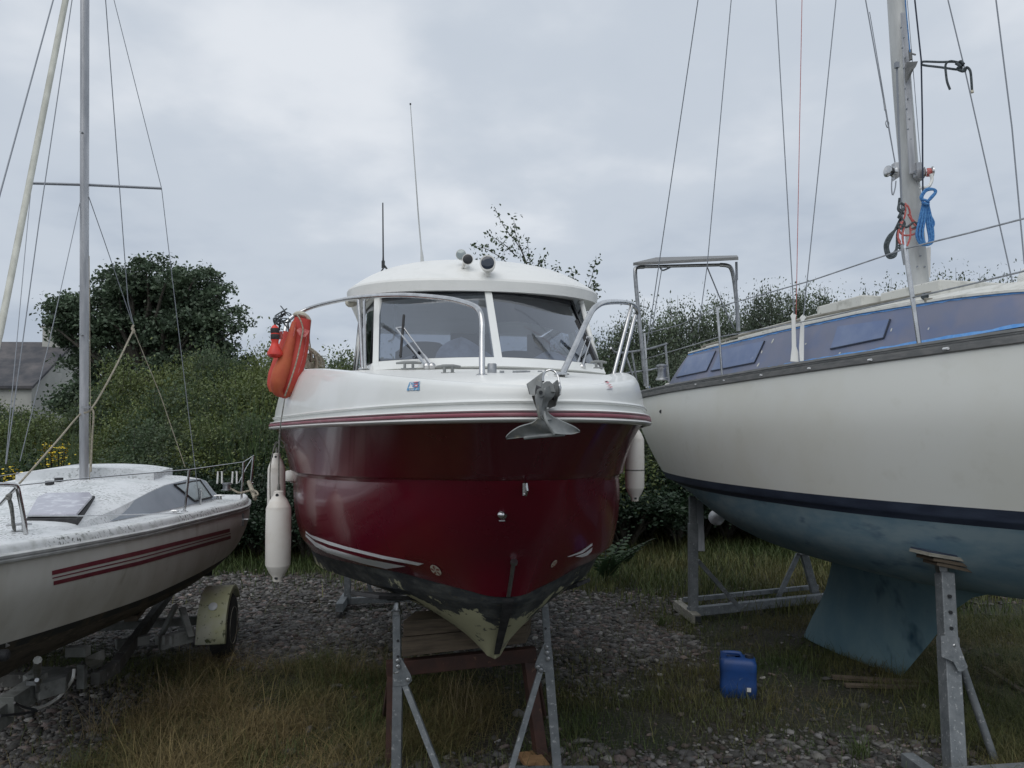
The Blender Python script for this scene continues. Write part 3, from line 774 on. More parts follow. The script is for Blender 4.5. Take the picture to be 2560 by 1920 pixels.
# ---- broom: upright whippy green shrubs
def broom(px, py_top, d, wdt, n, label, seed):
    x = (px - 1280) / 1900 * d; h = ztop(py_top, d)
    root = thing('broom_shrub', label, 'shrub', (x, d, 0))
    r = np.random.default_rng(seed)
    bx = x + r.normal(0, wdt * 0.22, n); by = d + r.normal(0, wdt * 0.18, n)
    ang = np.arctan2(by - d, bx - x); ln = r.uniform(0.05, 0.42, n)
    L = h * r.uniform(0.55, 1.06, n)
    V = np.zeros((n, 6, 3), np.float32); wd = 0.014
    for i, t in enumerate((0.15, 0.6, 1.0)):
        ox = np.cos(ang) * ln * L * t ** 1.5 * 0.7; oy = np.sin(ang) * ln * L * t ** 1.5 * 0.7
        for j, sg in enumerate((-1, 1)):
            V[:, i * 2 + j] = np.stack([bx + ox + sg * wd * (1.1 - t), by + oy, L * t], -1)
    F = (np.array([(0, 1, 3, 2), (2, 3, 5, 4)])[None] + (np.arange(n) * 6)[:, None, None]).reshape(-1, 4)
    tn = np.repeat(np.exp(r.normal(0, .25, n)), 6)[:, None] * np.ones(3)
    raw_mesh('branches', V.reshape(-1, 3), F, 'leaf_broom', tn, root)
    # fine side shoots
    k = n * 7; ii = r.integers(0, n, k); tt = r.uniform(0.35, 1.0, k)
    cx = bx[ii] + np.cos(ang[ii]) * ln[ii] * L[ii] * tt ** 1.5 * 0.7 + r.normal(0, .03, k)
    cy = by[ii] + np.sin(ang[ii]) * ln[ii] * L[ii] * tt ** 1.5 * 0.7 + r.normal(0, .03, k)
    cz = L[ii] * tt; sl = r.uniform(.10, .26, k); la = r.uniform(0, 6.28, k)
    V = np.stack([np.stack([cx - .006, cy, cz], -1), np.stack([cx + .006, cy, cz], -1), np.stack([cx + np.cos(la) * sl * .3, cy + np.sin(la) * sl * .3, cz + sl], -1)], 1)
    F = (np.array([(0, 1, 2)])[None] + (np.arange(k) * 3)[:, None, None]).reshape(-1, 3)
    tn = np.repeat(np.exp(r.normal(0, .3, k)), 3)[:, None] * np.ones(3)
    raw_mesh('foliage', V.reshape(-1, 3), F, 'leaf_broom', tn, root)
broom(650, 1000, 13.4, 1.2, 170, 'bright green upright broom shrub just left of the red boat', 1)
broom(600, 1080, 13.1, 0.8, 90, 'lower broom shrub in front of the tall broom left of the red boat', 2)
broom(110, 1070, 13.0, 1.6, 150, 'broad broom shrub behind the bow of the small sailboat', 3)
# ---- birch sapling behind the cabin roof
def birch():
    base = Vector(((1300 - 1280) / 1900 * 9.6, 9.9, 0)); d = 9.9
    root = thing('birch_sapling', 'thin birch sapling whose leafy top sticks up behind the red boat cabin', 'tree', base)
    r = random.Random(9); mb = MB(); pts = []
    brs = [[(1330, 700), (1300, 620), (1262, 570), (1238, 522)], [(1330, 700), (1310, 640), (1290, 590), (1284, 545)], [(1335, 700), (1325, 655), (1318, 600)],
           [(1300, 690), (1260, 650), (1215, 622), (1184, 615)], [(1340, 700), (1352, 660), (1362, 640)], [(1310, 690), (1240, 660), (1190, 650)], [(1350, 720), (1380, 690), (1392, 668)], [(1290, 640), (1262, 612), (1225, 588)],
           [(1455, 800), (1465, 735), (1480, 690), (1490, 648)], [(1455, 780), (1440, 720), (1428, 672)], [(1450, 900), (1462, 830), (1470, 760)], [(1455, 790), (1480, 730), (1492, 710)], [(1450, 860), (1452, 800), (1448, 770)]]
    st = [at(1330, 1080, d), at(1331, 800, d), at(1330, 690, d)]
    mb.tube([base] + st, [.035, .03, .022, .015], 7)
    st2 = [at(1450, 1080, d + .1), at(1452, 900, d + .1), at(1455, 780, d + .1)]
    mb.tube([base] + st2, [.03, .025, .02, .012], 7)
    for b in brs:
        path = smoothpath([at(px, py, d + r.uniform(-.15, .15)) for px, py in b], 10)
        mb.tube(path, [0.008 - 0.0055 * i / 9 for i in range(10)], 5)
        for p in path[2:]:
            for _ in range(8):
                pts.append((p + Vector((r.gauss(0, .045), r.gauss(0, .06), r.gauss(-.015, .04)))))
        pts.append(path[-1])
    mb.build('trunk', 'bark', root)
    V, F = leaf_cloud(np.array([tuple(p) for p in pts]), 0.026, seed=8, aspect=0.62)
    rr = np.random.default_rng(2)
    raw_mesh('leaves', V, F, 'leaf_birch', np.repeat(rr.uniform(.7, 1.4, len(pts)), 4)[:, None] * np.ones(3), root)
birch()
# ---- ragwort in flower
for i, (px, py, d, hh, lab) in enumerate([(140, 1100, 10.0, .3, 'tall yellow flowering weed behind the small sailboat bow'), (25, 1170, 9.2, .3, 'yellow flowering weed at the left edge by the pulpit')]):
    x = (px - 1280) / 1900 * d; top = ztop(py, d)
    root = thing('flowering_weed', lab, 'plant', (x, d, 0)); r = random.Random(i)
    mb = MB(); fp = []; lp = []
    for k in range(7):
        tx = x + r.gauss(0, .09); p = [Vector((x + r.gauss(0, .05), d, 0)), Vector((x + (tx - x) * .5, d, top * .55)), Vector((tx, d + r.gauss(0, .1), top - r.uniform(0, .25)))]
        mb.tube(smoothpath(p, 6), .006, 5)
        for _ in range(26): fp.append(p[2] + Vector((r.gauss(0, .05), r.gauss(0, .05), r.gauss(-.08, .1))))
        for _ in range(25): lp.append(p[0].lerp(p[2], r.uniform(.2, .9)) + Vector((r.gauss(0, .05), r.gauss(0, .05), 0)))
    mb.build('stem', 'leaf_birch', root)
    V, F = leaf_cloud(np.array([tuple(p) for p in fp]), 0.016, upbias=2.5, seed=i + 30, aspect=0.95); raw_mesh('flowers', V, F, 'flower_yellow', np.ones((len(V), 3)), root)
    V, F = leaf_cloud(np.array([tuple(p) for p in lp]), 0.035, seed=i + 40); raw_mesh('leaves', V, F, 'leaf_bush', np.ones((len(V), 3)), root)
# ---- bracken fern at the hedge foot
def fern(px, py, d, lab, seed, n=13):
    x = (px - 1280) / 1900 * d; r = random.Random(seed)
    z0 = 0.0
    root = thing('fern', lab, 'fern', (x, d, z0)); hh = ztop(py, d)
    mb = MB(); V = []; F = []
    for k in range(n):
        a = r.uniform(0, 6.28); L = hh * r.uniform(.75, 1.1)
        dirn = Vector((math.cos(a), math.sin(a), 0)); side = Vector((-dirn.y, dirn.x, 0))
        path = [Vector((x, d, 0)) + dirn * (L * .75 * u ** 1.6) + Vector((0, 0, L * (1.15 * u - .35 * u * u))) for u in [i / 12 for i in range(13)]]
        mb.tube(path, .005, 4)
        for i in range(3, 13):
            wdt = L * .24 * (1 - abs(i - 5) / 9); ax = (path[i] - path[i - 1]).normalized()
            for sg in (-1, 1):
                b = len(V); t = path[i] + side * sg * wdt + ax * wdt * .35 - Vector((0, 0, .12 * wdt))
                V += [path[i], path[i].lerp(t, .5) + ax * .035, t, path[i].lerp(t, .5) - ax * .02]; F.append((b, b + 1, b + 2, b + 3))
    mb.build('stem', 'leaf_birch', root)
    raw_mesh('fronds', np.array([tuple(v) for v in V]), F, 'leaf_fern', np.ones((len(V), 3)), root)
fern(1512, 1325, 10.2, 'green bracken fern beside the red boat hull under the fender', 1, 12)
fern(1560, 1330, 11.5, 'smaller fern at the hedge foot right of the red boat', 2, 9)
fern(700, 1330, 11.5, 'fern in the shade between the small sailboat and the red boat', 3, 9)
# ================================================================== RED CABIN BOAT
TH = R(9.5)
RP = Vector((0.15, 3.0, 0)); RA = Vector((-math.sin(TH), math.cos(TH), 0)); RL = Vector((-math.cos(TH), -math.sin(TH), 0))
def rb_(s, y, z):
    """boat frame: s aft of the bow, y to picture left, z up"""
    return RP + RA * s + RL * (y * (1.03 if y > 0 else 0.905)) + Vector((0, 0, z))
boat = thing('cabin_boat', 'dark red and white cabin motor boat standing bow on in the middle of the yard', 'boat', rb_(3, 0, 0))
NS = 72
def lon(s, y, z):
    z = z if isinstance(z, (list, tuple)) else [z] * len(s)
    return crom([(a, b, c) for a, b, c in zip(s, y, z)], NS)
RAIL = lon([0, .015, .10, .36, .78, 1.3, 2, 2.8, 3.6, 5.8], [0, .15, .33, .55, .75, .94, 1.17, 1.40, 1.47, 1.46], [2.10, 2.10, 2.098, 2.095, 2.092, 2.09, 2.085, 2.08, 2.08, 2.08])
KNU = lon([.47, .49, .58, .8, 1.1, 1.5, 2.1, 2.8, 3.6, 5.8], [0, .12, .27, .46, .66, .85, 1.07, 1.26, 1.35, 1.35], [1.84, 1.838, 1.835, 1.828, 1.815, 1.80, 1.78, 1.765, 1.76, 1.76])
CHI = lon([.87, .89, .97, 1.13, 1.36, 1.7, 2.2, 2.85, 3.6, 5.8], [0, .12, .25, .43, .62, .82, 1.02, 1.19, 1.26, 1.26], [1.40, 1.395, 1.385, 1.37, 1.345, 1.32, 1.29, 1.26, 1.245, 1.235])
ANF = lon([1.03, 1.05, 1.12, 1.25, 1.45, 1.75, 2.25, 2.85, 3.6, 5.8], [0, .1, .2, .36, .53, .74, .95, 1.13, 1.2, 1.2], [1.185, 1.192, 1.210, 1.235, 1.252, 1.248, 1.215, 1.185, 1.175, 1.17])
BCH = lon([1.05, 1.07, 1.14, 1.27, 1.47, 1.77, 2.27, 2.87, 3.6, 5.8], [0, .085, .175, .31, .46, .65, .87, 1.08, 1.16, 1.16], [1.15, 1.15, 1.15, 1.15, 1.14, 1.12, 1.09, 1.06, 1.04, 1.03])
GAR = lon([1.16, 1.18, 1.24, 1.36, 1.54, 1.84, 2.34, 2.9, 3.6, 5.8], [0, .05, .11, .19, .27, .36, .47, .56, .58, .58], [1.04, 1.03, 1.01, .99, .97, .955, .945, .94, .93, .92])
KEE = lon([1.48, 1.492, 1.515, 1.57, 1.67, 1.9, 2.35, 2.9, 3.6, 5.8], [0, .022, .035, .042, .046, .05, .055, .06, .06, .06], [.755, .748, .742, .735, .73, .72, .71, .70, .69, .68])
def off(Cv, dist, dz):
    """push a curve outward (plan normal)"""
    res = []
    for i, p in enumerate(Cv):
        a = Cv[max(i - 1, 0)]; b = Cv[min(i + 1, len(Cv) - 1)]
        if i == 0: n = Vector((-1, 0, 0))
        else:
            t = (b - a); n = Vector((-t.y, t.x, 0))
            n = Vector((-(b - a).y, (b - a).x, 0)).normalized()
        dd = dist[i] if isinstance(dist, list) else dist
        zz_ = dz[i] if isinstance(dz, list) else dz
        q = p + n * dd + Vector((0, 0, zz_))
        if i == 0: q.y = 0
        res.append(q)
    return res
def lerpc(A, B, t, bulge=0.0):
    r_ = [a.lerp(b, t) for a, b in zip(A, B)]
    return off(r_, bulge * 4 * t * (1 - t), 0) if bulge else r_
def full(rows, T=None):
    T = T or rb_
    """mirror every longitudinal curve to both sides"""
    return [[T(p.x, -p.y, p.z) for p in reversed(r)] + [T(p.x, p.y, p.z) for p in r[1:]] for r in rows]
KIN = off(KNU, -0.022, -0.012)
KN2 = off(KNU, -0.03, -0.03)
top_rows = [off(RAIL, -0.03, 0.0)] + [off(lerpc(RAIL, KNU, t), -0.03 * (1 - t) - 0.012 * 4 * t * (1 - t), 0) for t in (.15, .3, .45, .6, .75, .9)] + [KNU]
low_rows = [KIN, KN2] + [lerpc(KN2, CHI, t, 0.025) for t in (.15, .3, .45, .6, .75, .9)] + [CHI] + [lerpc(CHI, ANF, t) for t in (.5,)] + [ANF]
mb = MB(); mb.grid(full(top_rows + low_rows))
hull = mb.build('hull', 'gelcoat_red', boat, smooth=14)
bv_hull = bvh_of(mb)
mb = MB(); a_ = off(ANF, -0.006, 0)
mb.grid(full([a_, lerpc(a_, BCH, .5), BCH, lerpc(BCH, GAR, .33), lerpc(BCH, GAR, .66), GAR, lerpc(GAR, KEE, .3, -.012), lerpc(GAR, KEE, .6, -.012), lerpc(GAR, KEE, .9), KEE, [Vector((p.x + .01, 0, p.z - .02)) for p in KEE]]))
bott = mb.build('bottom', 'bottom_worn', boat, smooth=20)
bv_bot = bvh_of(mb)
# transom
mb = MB(); pts = [RAIL[-1], KNU[-1], CHI[-1], ANF[-1], GAR[-1], KEE[-1]]
pl = [rb_(p.x - .01, p.y, p.z) for p in pts] + [rb_(p.x - .01, -p.y, p.z) for p in reversed(pts)]
mb.prism(pl, RA * 0.03); mb.build('transom', 'gelcoat_red', boat, smooth=0)
# white upper shell (bulwark), rounded top, inner face
i10 = [k / 9 * (NS - 1) for k in range(10)]
def v10(vals): return [float(np.interp(i, i10, vals)) for i in range(NS)]
hgt = crom([(h, 0, 0) for h in [.135, .14, .155, .19, .24, .30, .37, .42, .435, .44]], NS); hgt = [h.x for h in hgt]
ins = crom([(h, 0, 0) for h in [.015, .018, .024, .034, .046, .064, .088, .108, .115, .115]], NS); ins = [h.x for h in ins]
def bul(f, extra=0.0, dz=0.0, ex2=0.0):
    return off(RAIL, [-i * (f ** 1.9) - 0.012 - extra for i in ins], [h * f + dz for h in hgt])
rows = [bul(0, 0, .0), bul(.12), bul(.3), bul(.5), bul(.7), bul(.86), off(RAIL, [-i - .012 - .006 for i in ins], [h * .968 for h in hgt]),
        off(RAIL, [-i - .012 - .020 for i in ins], [h * .995 for h in hgt]), off(RAIL, [-i - .012 - .045 for i in ins], [h * 1.0 for h in hgt]),
        off(RAIL, [-i - .012 - .10 for i in ins], [h * .985 for h in hgt]), off(RAIL, [-i - .012 - .14 for i in ins], [h * .96 for h in hgt])]
def fixbow(r):
    for p in r:
        if p.y < 0: p.y = 0
    return r
rows = [fixbow(r) for r in rows]
mb = MB(); mb.grid(full(rows)); mb.build('bulwark', 'gelcoat_white', boat, smooth=50); bv_bul = bvh_of(mb)
# deck
inner = rows[-1]
dk = [[Vector((p.x, p.y * f, p.z + 0.03 * (1 - f * f) - 0.0)) for p in inner] for f in (1.0, .75, .5, .25, 0.0)]
mb = MB(); mb.grid(full(dk)); mb.build('deck', 'roof_white', boat, smooth=60)
# rub rail: two white beads with a maroon insert
def sweep(curve, prof, name, m, parent, T=None, smooth=50):
    rws = [fixbow(off(curve, a, b)) for a, b in prof]
    q = MB(); q.grid(full(rws, T)); return q.build(name, m, parent, smooth=smooth)
def arc_prof(cx, cz, rx, rz, n=7): return [(cx + rx * math.cos(R(-90 + 180 * k / (n - 1))), cz + rz * math.sin(R(-90 + 180 * k / (n - 1)))) for k in range(n)]
rub = sweep(RAIL, arc_prof(-.02, .0, .045, .013), 'rub_rail', 'gelcoat_white', boat)
sweep(RAIL, [(.012, .010), (.021, .012), (.0225, .015), (.0225, .022), (.021, .025), (.010, .026)], 'rail_insert', 'rail_maroon', rub)
sweep(RAIL, arc_prof(-.02, .035, .038, .009), 'rail_bead', 'gelcoat_white', rub)
sweep(RAIL, arc_prof(-.02, .072, .018, .009), 'upper_bead', 'gelcoat_white', boat)
# stem strip
mb = MB()
mb.tube([rb_(.855, 0, 1.40), rb_(.95, 0, 1.28), rb_(1.022, 0, 1.19)], .011, 8)
mb.tube([rb_(.845, 0, 1.405), rb_(.855, 0, 1.39)], .019, 8)
mb.build('stem_strip', 'steel_dull', boat)
mb = MB(); ks = [ANF[0], BCH[0], GAR[0], Vector((1.35, 0, .87)), Vector((1.455, 0, .775))]
mb.grid([[rb_(p.x - .022, w_ * (1 - .5 * k_ / 13), p.z) for k_, p in enumerate(crom(ks, 14))] for w_ in (-.034, -.012, .012, .034)])
mb.build('keel_band', 'rubber_black', boat)
# white flash stripes near the chine
mb = MB(); band(mb, bv_hull, [(765, 1327), (776, 1336), (820, 1352), (866, 1366), (956, 1388), (1060, 1408)], [(765, 1332), (785, 1347), (822, 1361), (866, 1374), (956, 1396), (1046, 1413)], 30)
mb.build('hull_stripe', 'stripe_white', boat)
mb = MB(); band(mb, bv_hull, [(765, 1335), (790, 1355), (821, 1369), (866, 1382), (911, 1395), (1015, 1415)], [(765, 1340), (790, 1366), (821, 1382), (866, 1396), (911, 1409), (966, 1421)], 30)
mb.build('hull_stripe', 'stripe_white', boat)
mb = MB(); band(mb, bv_hull, [(1417, 1391), (1450, 1378), (1480, 1357)], [(1424, 1391), (1455, 1382), (1480, 1363)], 10); mb.build('hull_stripe', 'stripe_white', boat)
mb = MB(); band(mb, bv_hull, [(1437, 1391), (1462, 1381), (1480, 1368)], [(1455, 1392), (1467, 1388), (1478, 1378)], 10); mb.build('hull_stripe', 'stripe_white', boat)
# propeller badge
def ell(cx, cy, rx, ry, tilt, n=20):
    return [(cx + rx * math.cos(a) * math.cos(tilt) - ry * math.sin(a) * math.sin(tilt), cy + rx * math.cos(a) * math.sin(tilt) + ry * math.sin(a) * math.cos(tilt)) for a in [2 * math.pi * k / n for k in range(n)]]
def badge(cx, cy, rx, ry, tilt, name_):
    q = MB(); decal(q, bv_hull, ell(cx, cy, rx, ry, tilt), .004); b = q.build(name_, 'badge_white', boat)
    q = MB()
    for k in range(5):
        a = 2 * math.pi * k / 5
        pet = []
        for (rr, da) in ((.12, 0), (.55, -.42), (.9, -.1), (.88, .25), (.5, .2)):
            ca, sa = math.cos(a + da) * rr * rx, math.sin(a + da) * rr * ry
            pet.append((cx + ca * math.cos(tilt) - sa * math.sin(tilt), cy + ca * math.sin(tilt) + sa * math.cos(tilt)))
        decal(q, bv_hull, pet, .007)
    q.build('propeller_mark', 'badge_red', b)
badge(1090, 1424, 17, 9, R(42), 'thruster_badge')
badge(1384, 1408, 11, 4.5, R(-52), 'thruster_badge')
# eye bolt and skin fitting
p = hit(bv_hull, 1310, 1218, 0); nrm = (EYE - p).normalized(); nrm = Vector((nrm.x + .15, nrm.y, 0)).normalized()
mb = MB(); mb.box(p + nrm * .006, (.014, .012, .075)); mb.tube([p + nrm * .01 + Vector((0, 0, .03)), p + nrm * .04 + Vector((0.005, 0, .018)), p + nrm * .046 + Vector((.008, 0, -.012)), p + nrm * .032 + Vector((.004, 0, -.034)), p + nrm * .006 + Vector((0, 0, -.03))], .0055, 8)
mb.build('towing_eye', 'steel', boat)
p = hit(bv_hull, 1256, 1287, 0); nrm = Vector((-.25, -.95, .1)).normalized()
mb = MB(); mb.lathe(p - nrm * .005, nrm, [(.022, 0), (.022, .006), (.018, .012), (.016, .03), (.008, .036)], 18); mb.build('skin_fitting', 'steel', boat)
p = hit(bv_hull, 1256, 1287, .038)
if p: 
    mb = MB(); mb.box(p + Vector((0, -.0, 0)), (.028, .004, .006)); mb.build('fitting_slot', 'steel_dull', boat)
# stickers on the bulwark
def sticker(pts, m, lift=.004, lab=None):
    q = MB(); decal(q, bv_bul, pts, lift); return q.build('sticker', m, boat, label=lab)
st = sticker([(1018, 977), (1025, 957), (1032, 955), (1040, 958), (1052, 954), (1050, 976)], 'sticker_blue', .004, 'faded light blue sailing sticker')
q = MB(); decal(q, bv_bul, [(1024, 972), (1030, 960), (1036, 972)], .006); decal(q, bv_bul, [(1040, 962), (1046, 961), (1045, 968), (1041, 968)], .006); q.build('sticker_print', 'stripe_white', st)
q = MB()
for k in range(3): decal(q, bv_bul, [(1037, 957 + k * 5), (1048, 956 + k * 5), (1048, 958 + k * 5), (1037, 959 + k * 5)], .0065)
q.build('sticker_lines', 'sticker_red', st)
sticker(ell(1052, 948, 10, 9, 0), 'sticker_ghost', .003, 'round peeled sticker remains')
st = sticker([(1508, 952), (1516, 951), (1530, 972), (1516, 973)], 'sticker_purple', .004, 'small purple striped sticker')
q = MB()
for k in range(4): decal(q, bv_bul, [(1512 + k * 3, 954 + k * 5), (1519 + k * 3, 953 + k * 5), (1520 + k * 3, 955 + k * 5), (1513 + k * 3, 956 + k * 5)], .006)
q.build('sticker_lines', 'sticker_red', st)

# ---- cabin
WT = 2.93
def rbc(s, y, z): return rb_(s, y / (1.03 if y > 0 else .905) - .02, z)
# windscreen outline: centre to corner, bottom & top
def wbot(u): return (1.52 + .30 * abs(u) ** 2.2, .715 * u, 2.475 - .01 * abs(u))
def wtop(u): return (1.98 + .28 * abs(u) ** 2.2, (.715 if u > 0 else .64) * u, 2.975 - .02 * abs(u))
def pane(u0, u1, f0, f1, lift=0.0, n=14, m=7):
    rws = []
    for j in range(m + 1):
        f = f0 + (f1 - f0) * j / m; row = []
        for i in range(n + 1):
            u = u0 + (u1 - u0) * i / n; b, t_ = wbot(u), wtop(u)
            q = [b[k] * (1 - f) + t_[k] * f for k in range(3)]
            row.append(rbc(q[0] - lift, q[1], q[2] + lift * .4))
        rws.append(row)
    return rws
scr = MB(); scr.grid(pane(-1, -.035, .03, .97)); p1 = scr.build('windscreen_pane', 'cabin_glass', boat)
scr = MB(); scr.grid(pane(.035, 1, .03, .97)); p2 = scr.build('windscreen_pane', 'cabin_glass', boat)
def framebar(u0, u1, f0, f1, name_, m='gelcoat_white', lift=.012):
    q = MB(); a = pane(u0, u1, f0, f1, lift, 12, 1); b = pane(u0, u1, f0, f1, -.03, 12, 1)
    q.grid(a); q.grid([list(a[0]), list(b[0])]); q.grid([list(a[1]), list(b[1])]); q.grid([[r_[0] for r_ in a], [r_[0] for r_ in b]]); q.grid([[r_[-1] for r_ in a], [r_[-1] for r_ in b]]); q.grid(b)
    return q.build(name_, m, boat, smooth=40)
framebar(-.035, .035, -.02, 1.02, 'mullion')
framebar(-1.03, 1.03, -.085, .03, 'window_sill')
framebar(-1.03, 1.03, .97, 1.06, 'window_header', 'interior_dark', .004)
framebar(.985, 1.035, -.03, 1.03, 'corner_post')
framebar(-1.012, -.985, -.03, 1.03, 'corner_post', 'plastic_black')
# sill screw line: dark rubber gasket
mb = MB(); g_ = pane(-1, 1, .028, .04, .006, 24, 1); mb.grid(g_); mb.build('gasket', 'rubber_black', boat)
# side walls with window openings
SB = [(1.82, .72), (2.6, .85), (3.4, .93), (4.5, .97)]
ST = [(2.26, .70), (2.8, .80), (3.5, .87), (4.5, .90)]
def sidept(u, f, sg, lift=0.0):
    b = crom([(a, c_, 0) for a, c_ in SB], 31)[int(round(u * 30))]; t_ = crom([(a, c_, 0) for a, c_ in ST], 31)[int(round(u * 30))]
    s_, y_ = b.x * (1 - f) + t_.x * f, b.y * (1 - f) + t_.y * f
    return rbc(s_, sg * (y_ + lift), 2.40 + .60 * f)
def sidepatch(u0, u1, f0, f1, sg, lift=0.0, n=12):
    return [[sidept(u0 + (u1 - u0) * i / n, f, sg, lift) for i in range(n + 1)] for f in (f0, (f0 + f1) / 2, f1)]
for sg in (-1, 1):
    q = MB()
    q.grid(sidepatch(0, 1, -.15, .14, sg)); q.grid(sidepatch(0, 1, .93, 1, sg)); q.grid(sidepatch(0, .04, .14, .93, sg, 0, 1)); q.grid(sidepatch(.50, .56, .14, .93, sg, 0, 2)); q.grid(sidepatch(.94, 1, .14, .93, sg, 0, 2))
    o = q.build('side_wall', 'gelcoat_white', boat); md = o.modifiers.new('thick', 'SOLIDIFY'); md.thickness = .03; md.offset = 0
    for a, b in ((.04, .50), (.56, .94)):
        q = MB(); q.grid(sidepatch(a, b, .14, .93, sg)); q.build('side_window', 'cabin_glass', boat)
        q = MB(); q.tube([sidept(a + .013, .16, sg, .012), sidept(b - .01, .16, sg, .012), sidept(b - .01, .91, sg, .012), sidept(a + .013, .91, sg, .012)], .009, 6, closed=True); q.build('window_frame', 'plastic_black', boat)
# rear bulkhead: posts + window openings
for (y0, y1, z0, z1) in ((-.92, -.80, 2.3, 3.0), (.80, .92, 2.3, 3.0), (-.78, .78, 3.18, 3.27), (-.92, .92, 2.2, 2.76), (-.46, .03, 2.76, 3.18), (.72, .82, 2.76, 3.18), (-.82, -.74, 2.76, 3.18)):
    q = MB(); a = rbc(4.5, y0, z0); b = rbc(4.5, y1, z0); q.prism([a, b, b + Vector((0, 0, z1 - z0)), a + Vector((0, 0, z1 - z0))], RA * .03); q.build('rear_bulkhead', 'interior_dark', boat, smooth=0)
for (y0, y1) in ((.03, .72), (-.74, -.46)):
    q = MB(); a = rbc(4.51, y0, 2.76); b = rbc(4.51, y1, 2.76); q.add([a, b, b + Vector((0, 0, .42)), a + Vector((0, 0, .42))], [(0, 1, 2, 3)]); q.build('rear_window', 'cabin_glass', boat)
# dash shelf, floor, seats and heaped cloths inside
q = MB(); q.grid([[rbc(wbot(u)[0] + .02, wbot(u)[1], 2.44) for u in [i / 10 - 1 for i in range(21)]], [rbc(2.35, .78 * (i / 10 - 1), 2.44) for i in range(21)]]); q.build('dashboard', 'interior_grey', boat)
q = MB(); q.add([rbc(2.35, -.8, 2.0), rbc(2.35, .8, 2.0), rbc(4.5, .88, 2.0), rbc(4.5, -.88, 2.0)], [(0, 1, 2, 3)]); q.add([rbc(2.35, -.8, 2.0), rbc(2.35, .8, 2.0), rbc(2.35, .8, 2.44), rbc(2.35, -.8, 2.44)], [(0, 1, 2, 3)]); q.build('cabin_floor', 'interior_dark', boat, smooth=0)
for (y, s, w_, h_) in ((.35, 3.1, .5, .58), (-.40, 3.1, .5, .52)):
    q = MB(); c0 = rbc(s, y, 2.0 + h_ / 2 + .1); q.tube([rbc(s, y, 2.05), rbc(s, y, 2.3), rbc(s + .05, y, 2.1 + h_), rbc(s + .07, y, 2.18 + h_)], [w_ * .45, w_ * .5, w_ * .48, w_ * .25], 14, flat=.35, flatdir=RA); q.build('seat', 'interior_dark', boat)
def heap(c0, r_, hz, seed, n=14):
    rr = random.Random(seed); ph = [rr.uniform(0, 6.28) for _ in range(6)]
    rows_ = []
    for j in range(n + 1):
        f = j / n; row = []
        for i in range(25):
            a = 2 * math.pi * i / 24
            k = 1 + .14 * math.sin(3 * a + ph[0] + f * 3) + .09 * math.sin(7 * a + ph[1] - f * 5) + .05 * math.sin(11 * a + ph[2])
            row.append(Vector(c0) + Vector((math.cos(a) * r_ * k * (1 - f) ** .7, math.sin(a) * r_ * .7 * k * (1 - f) ** .7, hz * (f ** .8) * (1 + .15 * math.sin(5 * a + ph[3])))))
        rows_.append(row)
    return MB().grid(rows_)
heap(rbc(1.98, .18, 2.44), .24, .2, 1).build('cloth_heap', 'interior_cloth', boat)
heap(rbc(2.0, -.42, 2.44), .27, .13, 2).build('cloth_heap', 'interior_cloth', boat)
heap(rbc(2.05, .48, 2.44), .15, .10, 3).build('cloth_heap', 'interior_grey', boat)
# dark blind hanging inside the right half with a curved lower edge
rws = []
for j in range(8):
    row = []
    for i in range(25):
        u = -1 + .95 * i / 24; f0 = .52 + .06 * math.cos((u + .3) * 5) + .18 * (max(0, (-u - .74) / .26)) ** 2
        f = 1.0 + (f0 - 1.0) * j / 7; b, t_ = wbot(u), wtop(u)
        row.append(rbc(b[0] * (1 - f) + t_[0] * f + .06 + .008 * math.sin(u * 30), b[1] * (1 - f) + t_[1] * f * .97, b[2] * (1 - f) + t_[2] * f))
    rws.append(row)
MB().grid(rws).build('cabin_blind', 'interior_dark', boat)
# roof
def roof_rows(dz_edge=0.0, inset=0.0, flat=False):
    rws = []; nu, nv = 36, 30
    for j in range(nv + 1):
        v = j / nv; row = []
        for i in range(nu + 1):
            u = -1 + 2 * i / nu
            W = .945 - inset
            # disc-like mapping: front edge curved, sides straight
            y = W * math.sin(u * math.pi / 2) * (1 - .06 * v)
            sf = 1.93 + inset + .98 * (1 - (1 - (abs(y) / (W * 1.0001)) ** 2.3) ** (1 / 2.3))
            s_ = sf + (4.65 - inset - sf) * v ** 1.35
            ed = 1 - (abs(y) / W) ** 2.6
            fr = min(1.0, (s_ - sf) / .85)
            prof = (1 - (1 - fr) ** 2.4)
            base = 2.985 + .055 * min(1, max(0, (s_ - 1.95) / 1.0)) + .0
            z = base + .062 + (0.235 * max(ed, 0) ** .62 * prof if not flat else 0)
            row.append((s_, y, z + dz_edge, base + dz_edge))
        rws.append(row)
    return rws
rr_ = roof_rows()
mb = MB(); mb.grid([[rbc(*q[:3]) for q in row] for row in rr_])
under = roof_rows(0, 0, True)
mb.grid([[rbc(q[0] + (.0), q[1], q[3] - .02) for q in row] for row in under], flip=True)
# fascia around the edge
edge = [row[0] for row in reversed(rr_)] + rr_[0] + [row[-1] for row in rr_]
mb.grid([[rbc(q[0], q[1], q[2]) for q in edge], [rbc(q[0] - .006, q[1] * 1.006, q[2] - .015) for q in edge], [rbc(q[0], q[1], q[3] - .02) for q in edge]])
rows_last = rr_[-1]; mb.grid([[rbc(q[0], q[1], q[2]) for q in rows_last], [rbc(q[0], q[1], q[3] - .02) for q in rows_last]])
roof = mb.build('roof', 'roof_white', boat, smooth=24); bv_roof = bvh_of(mb)
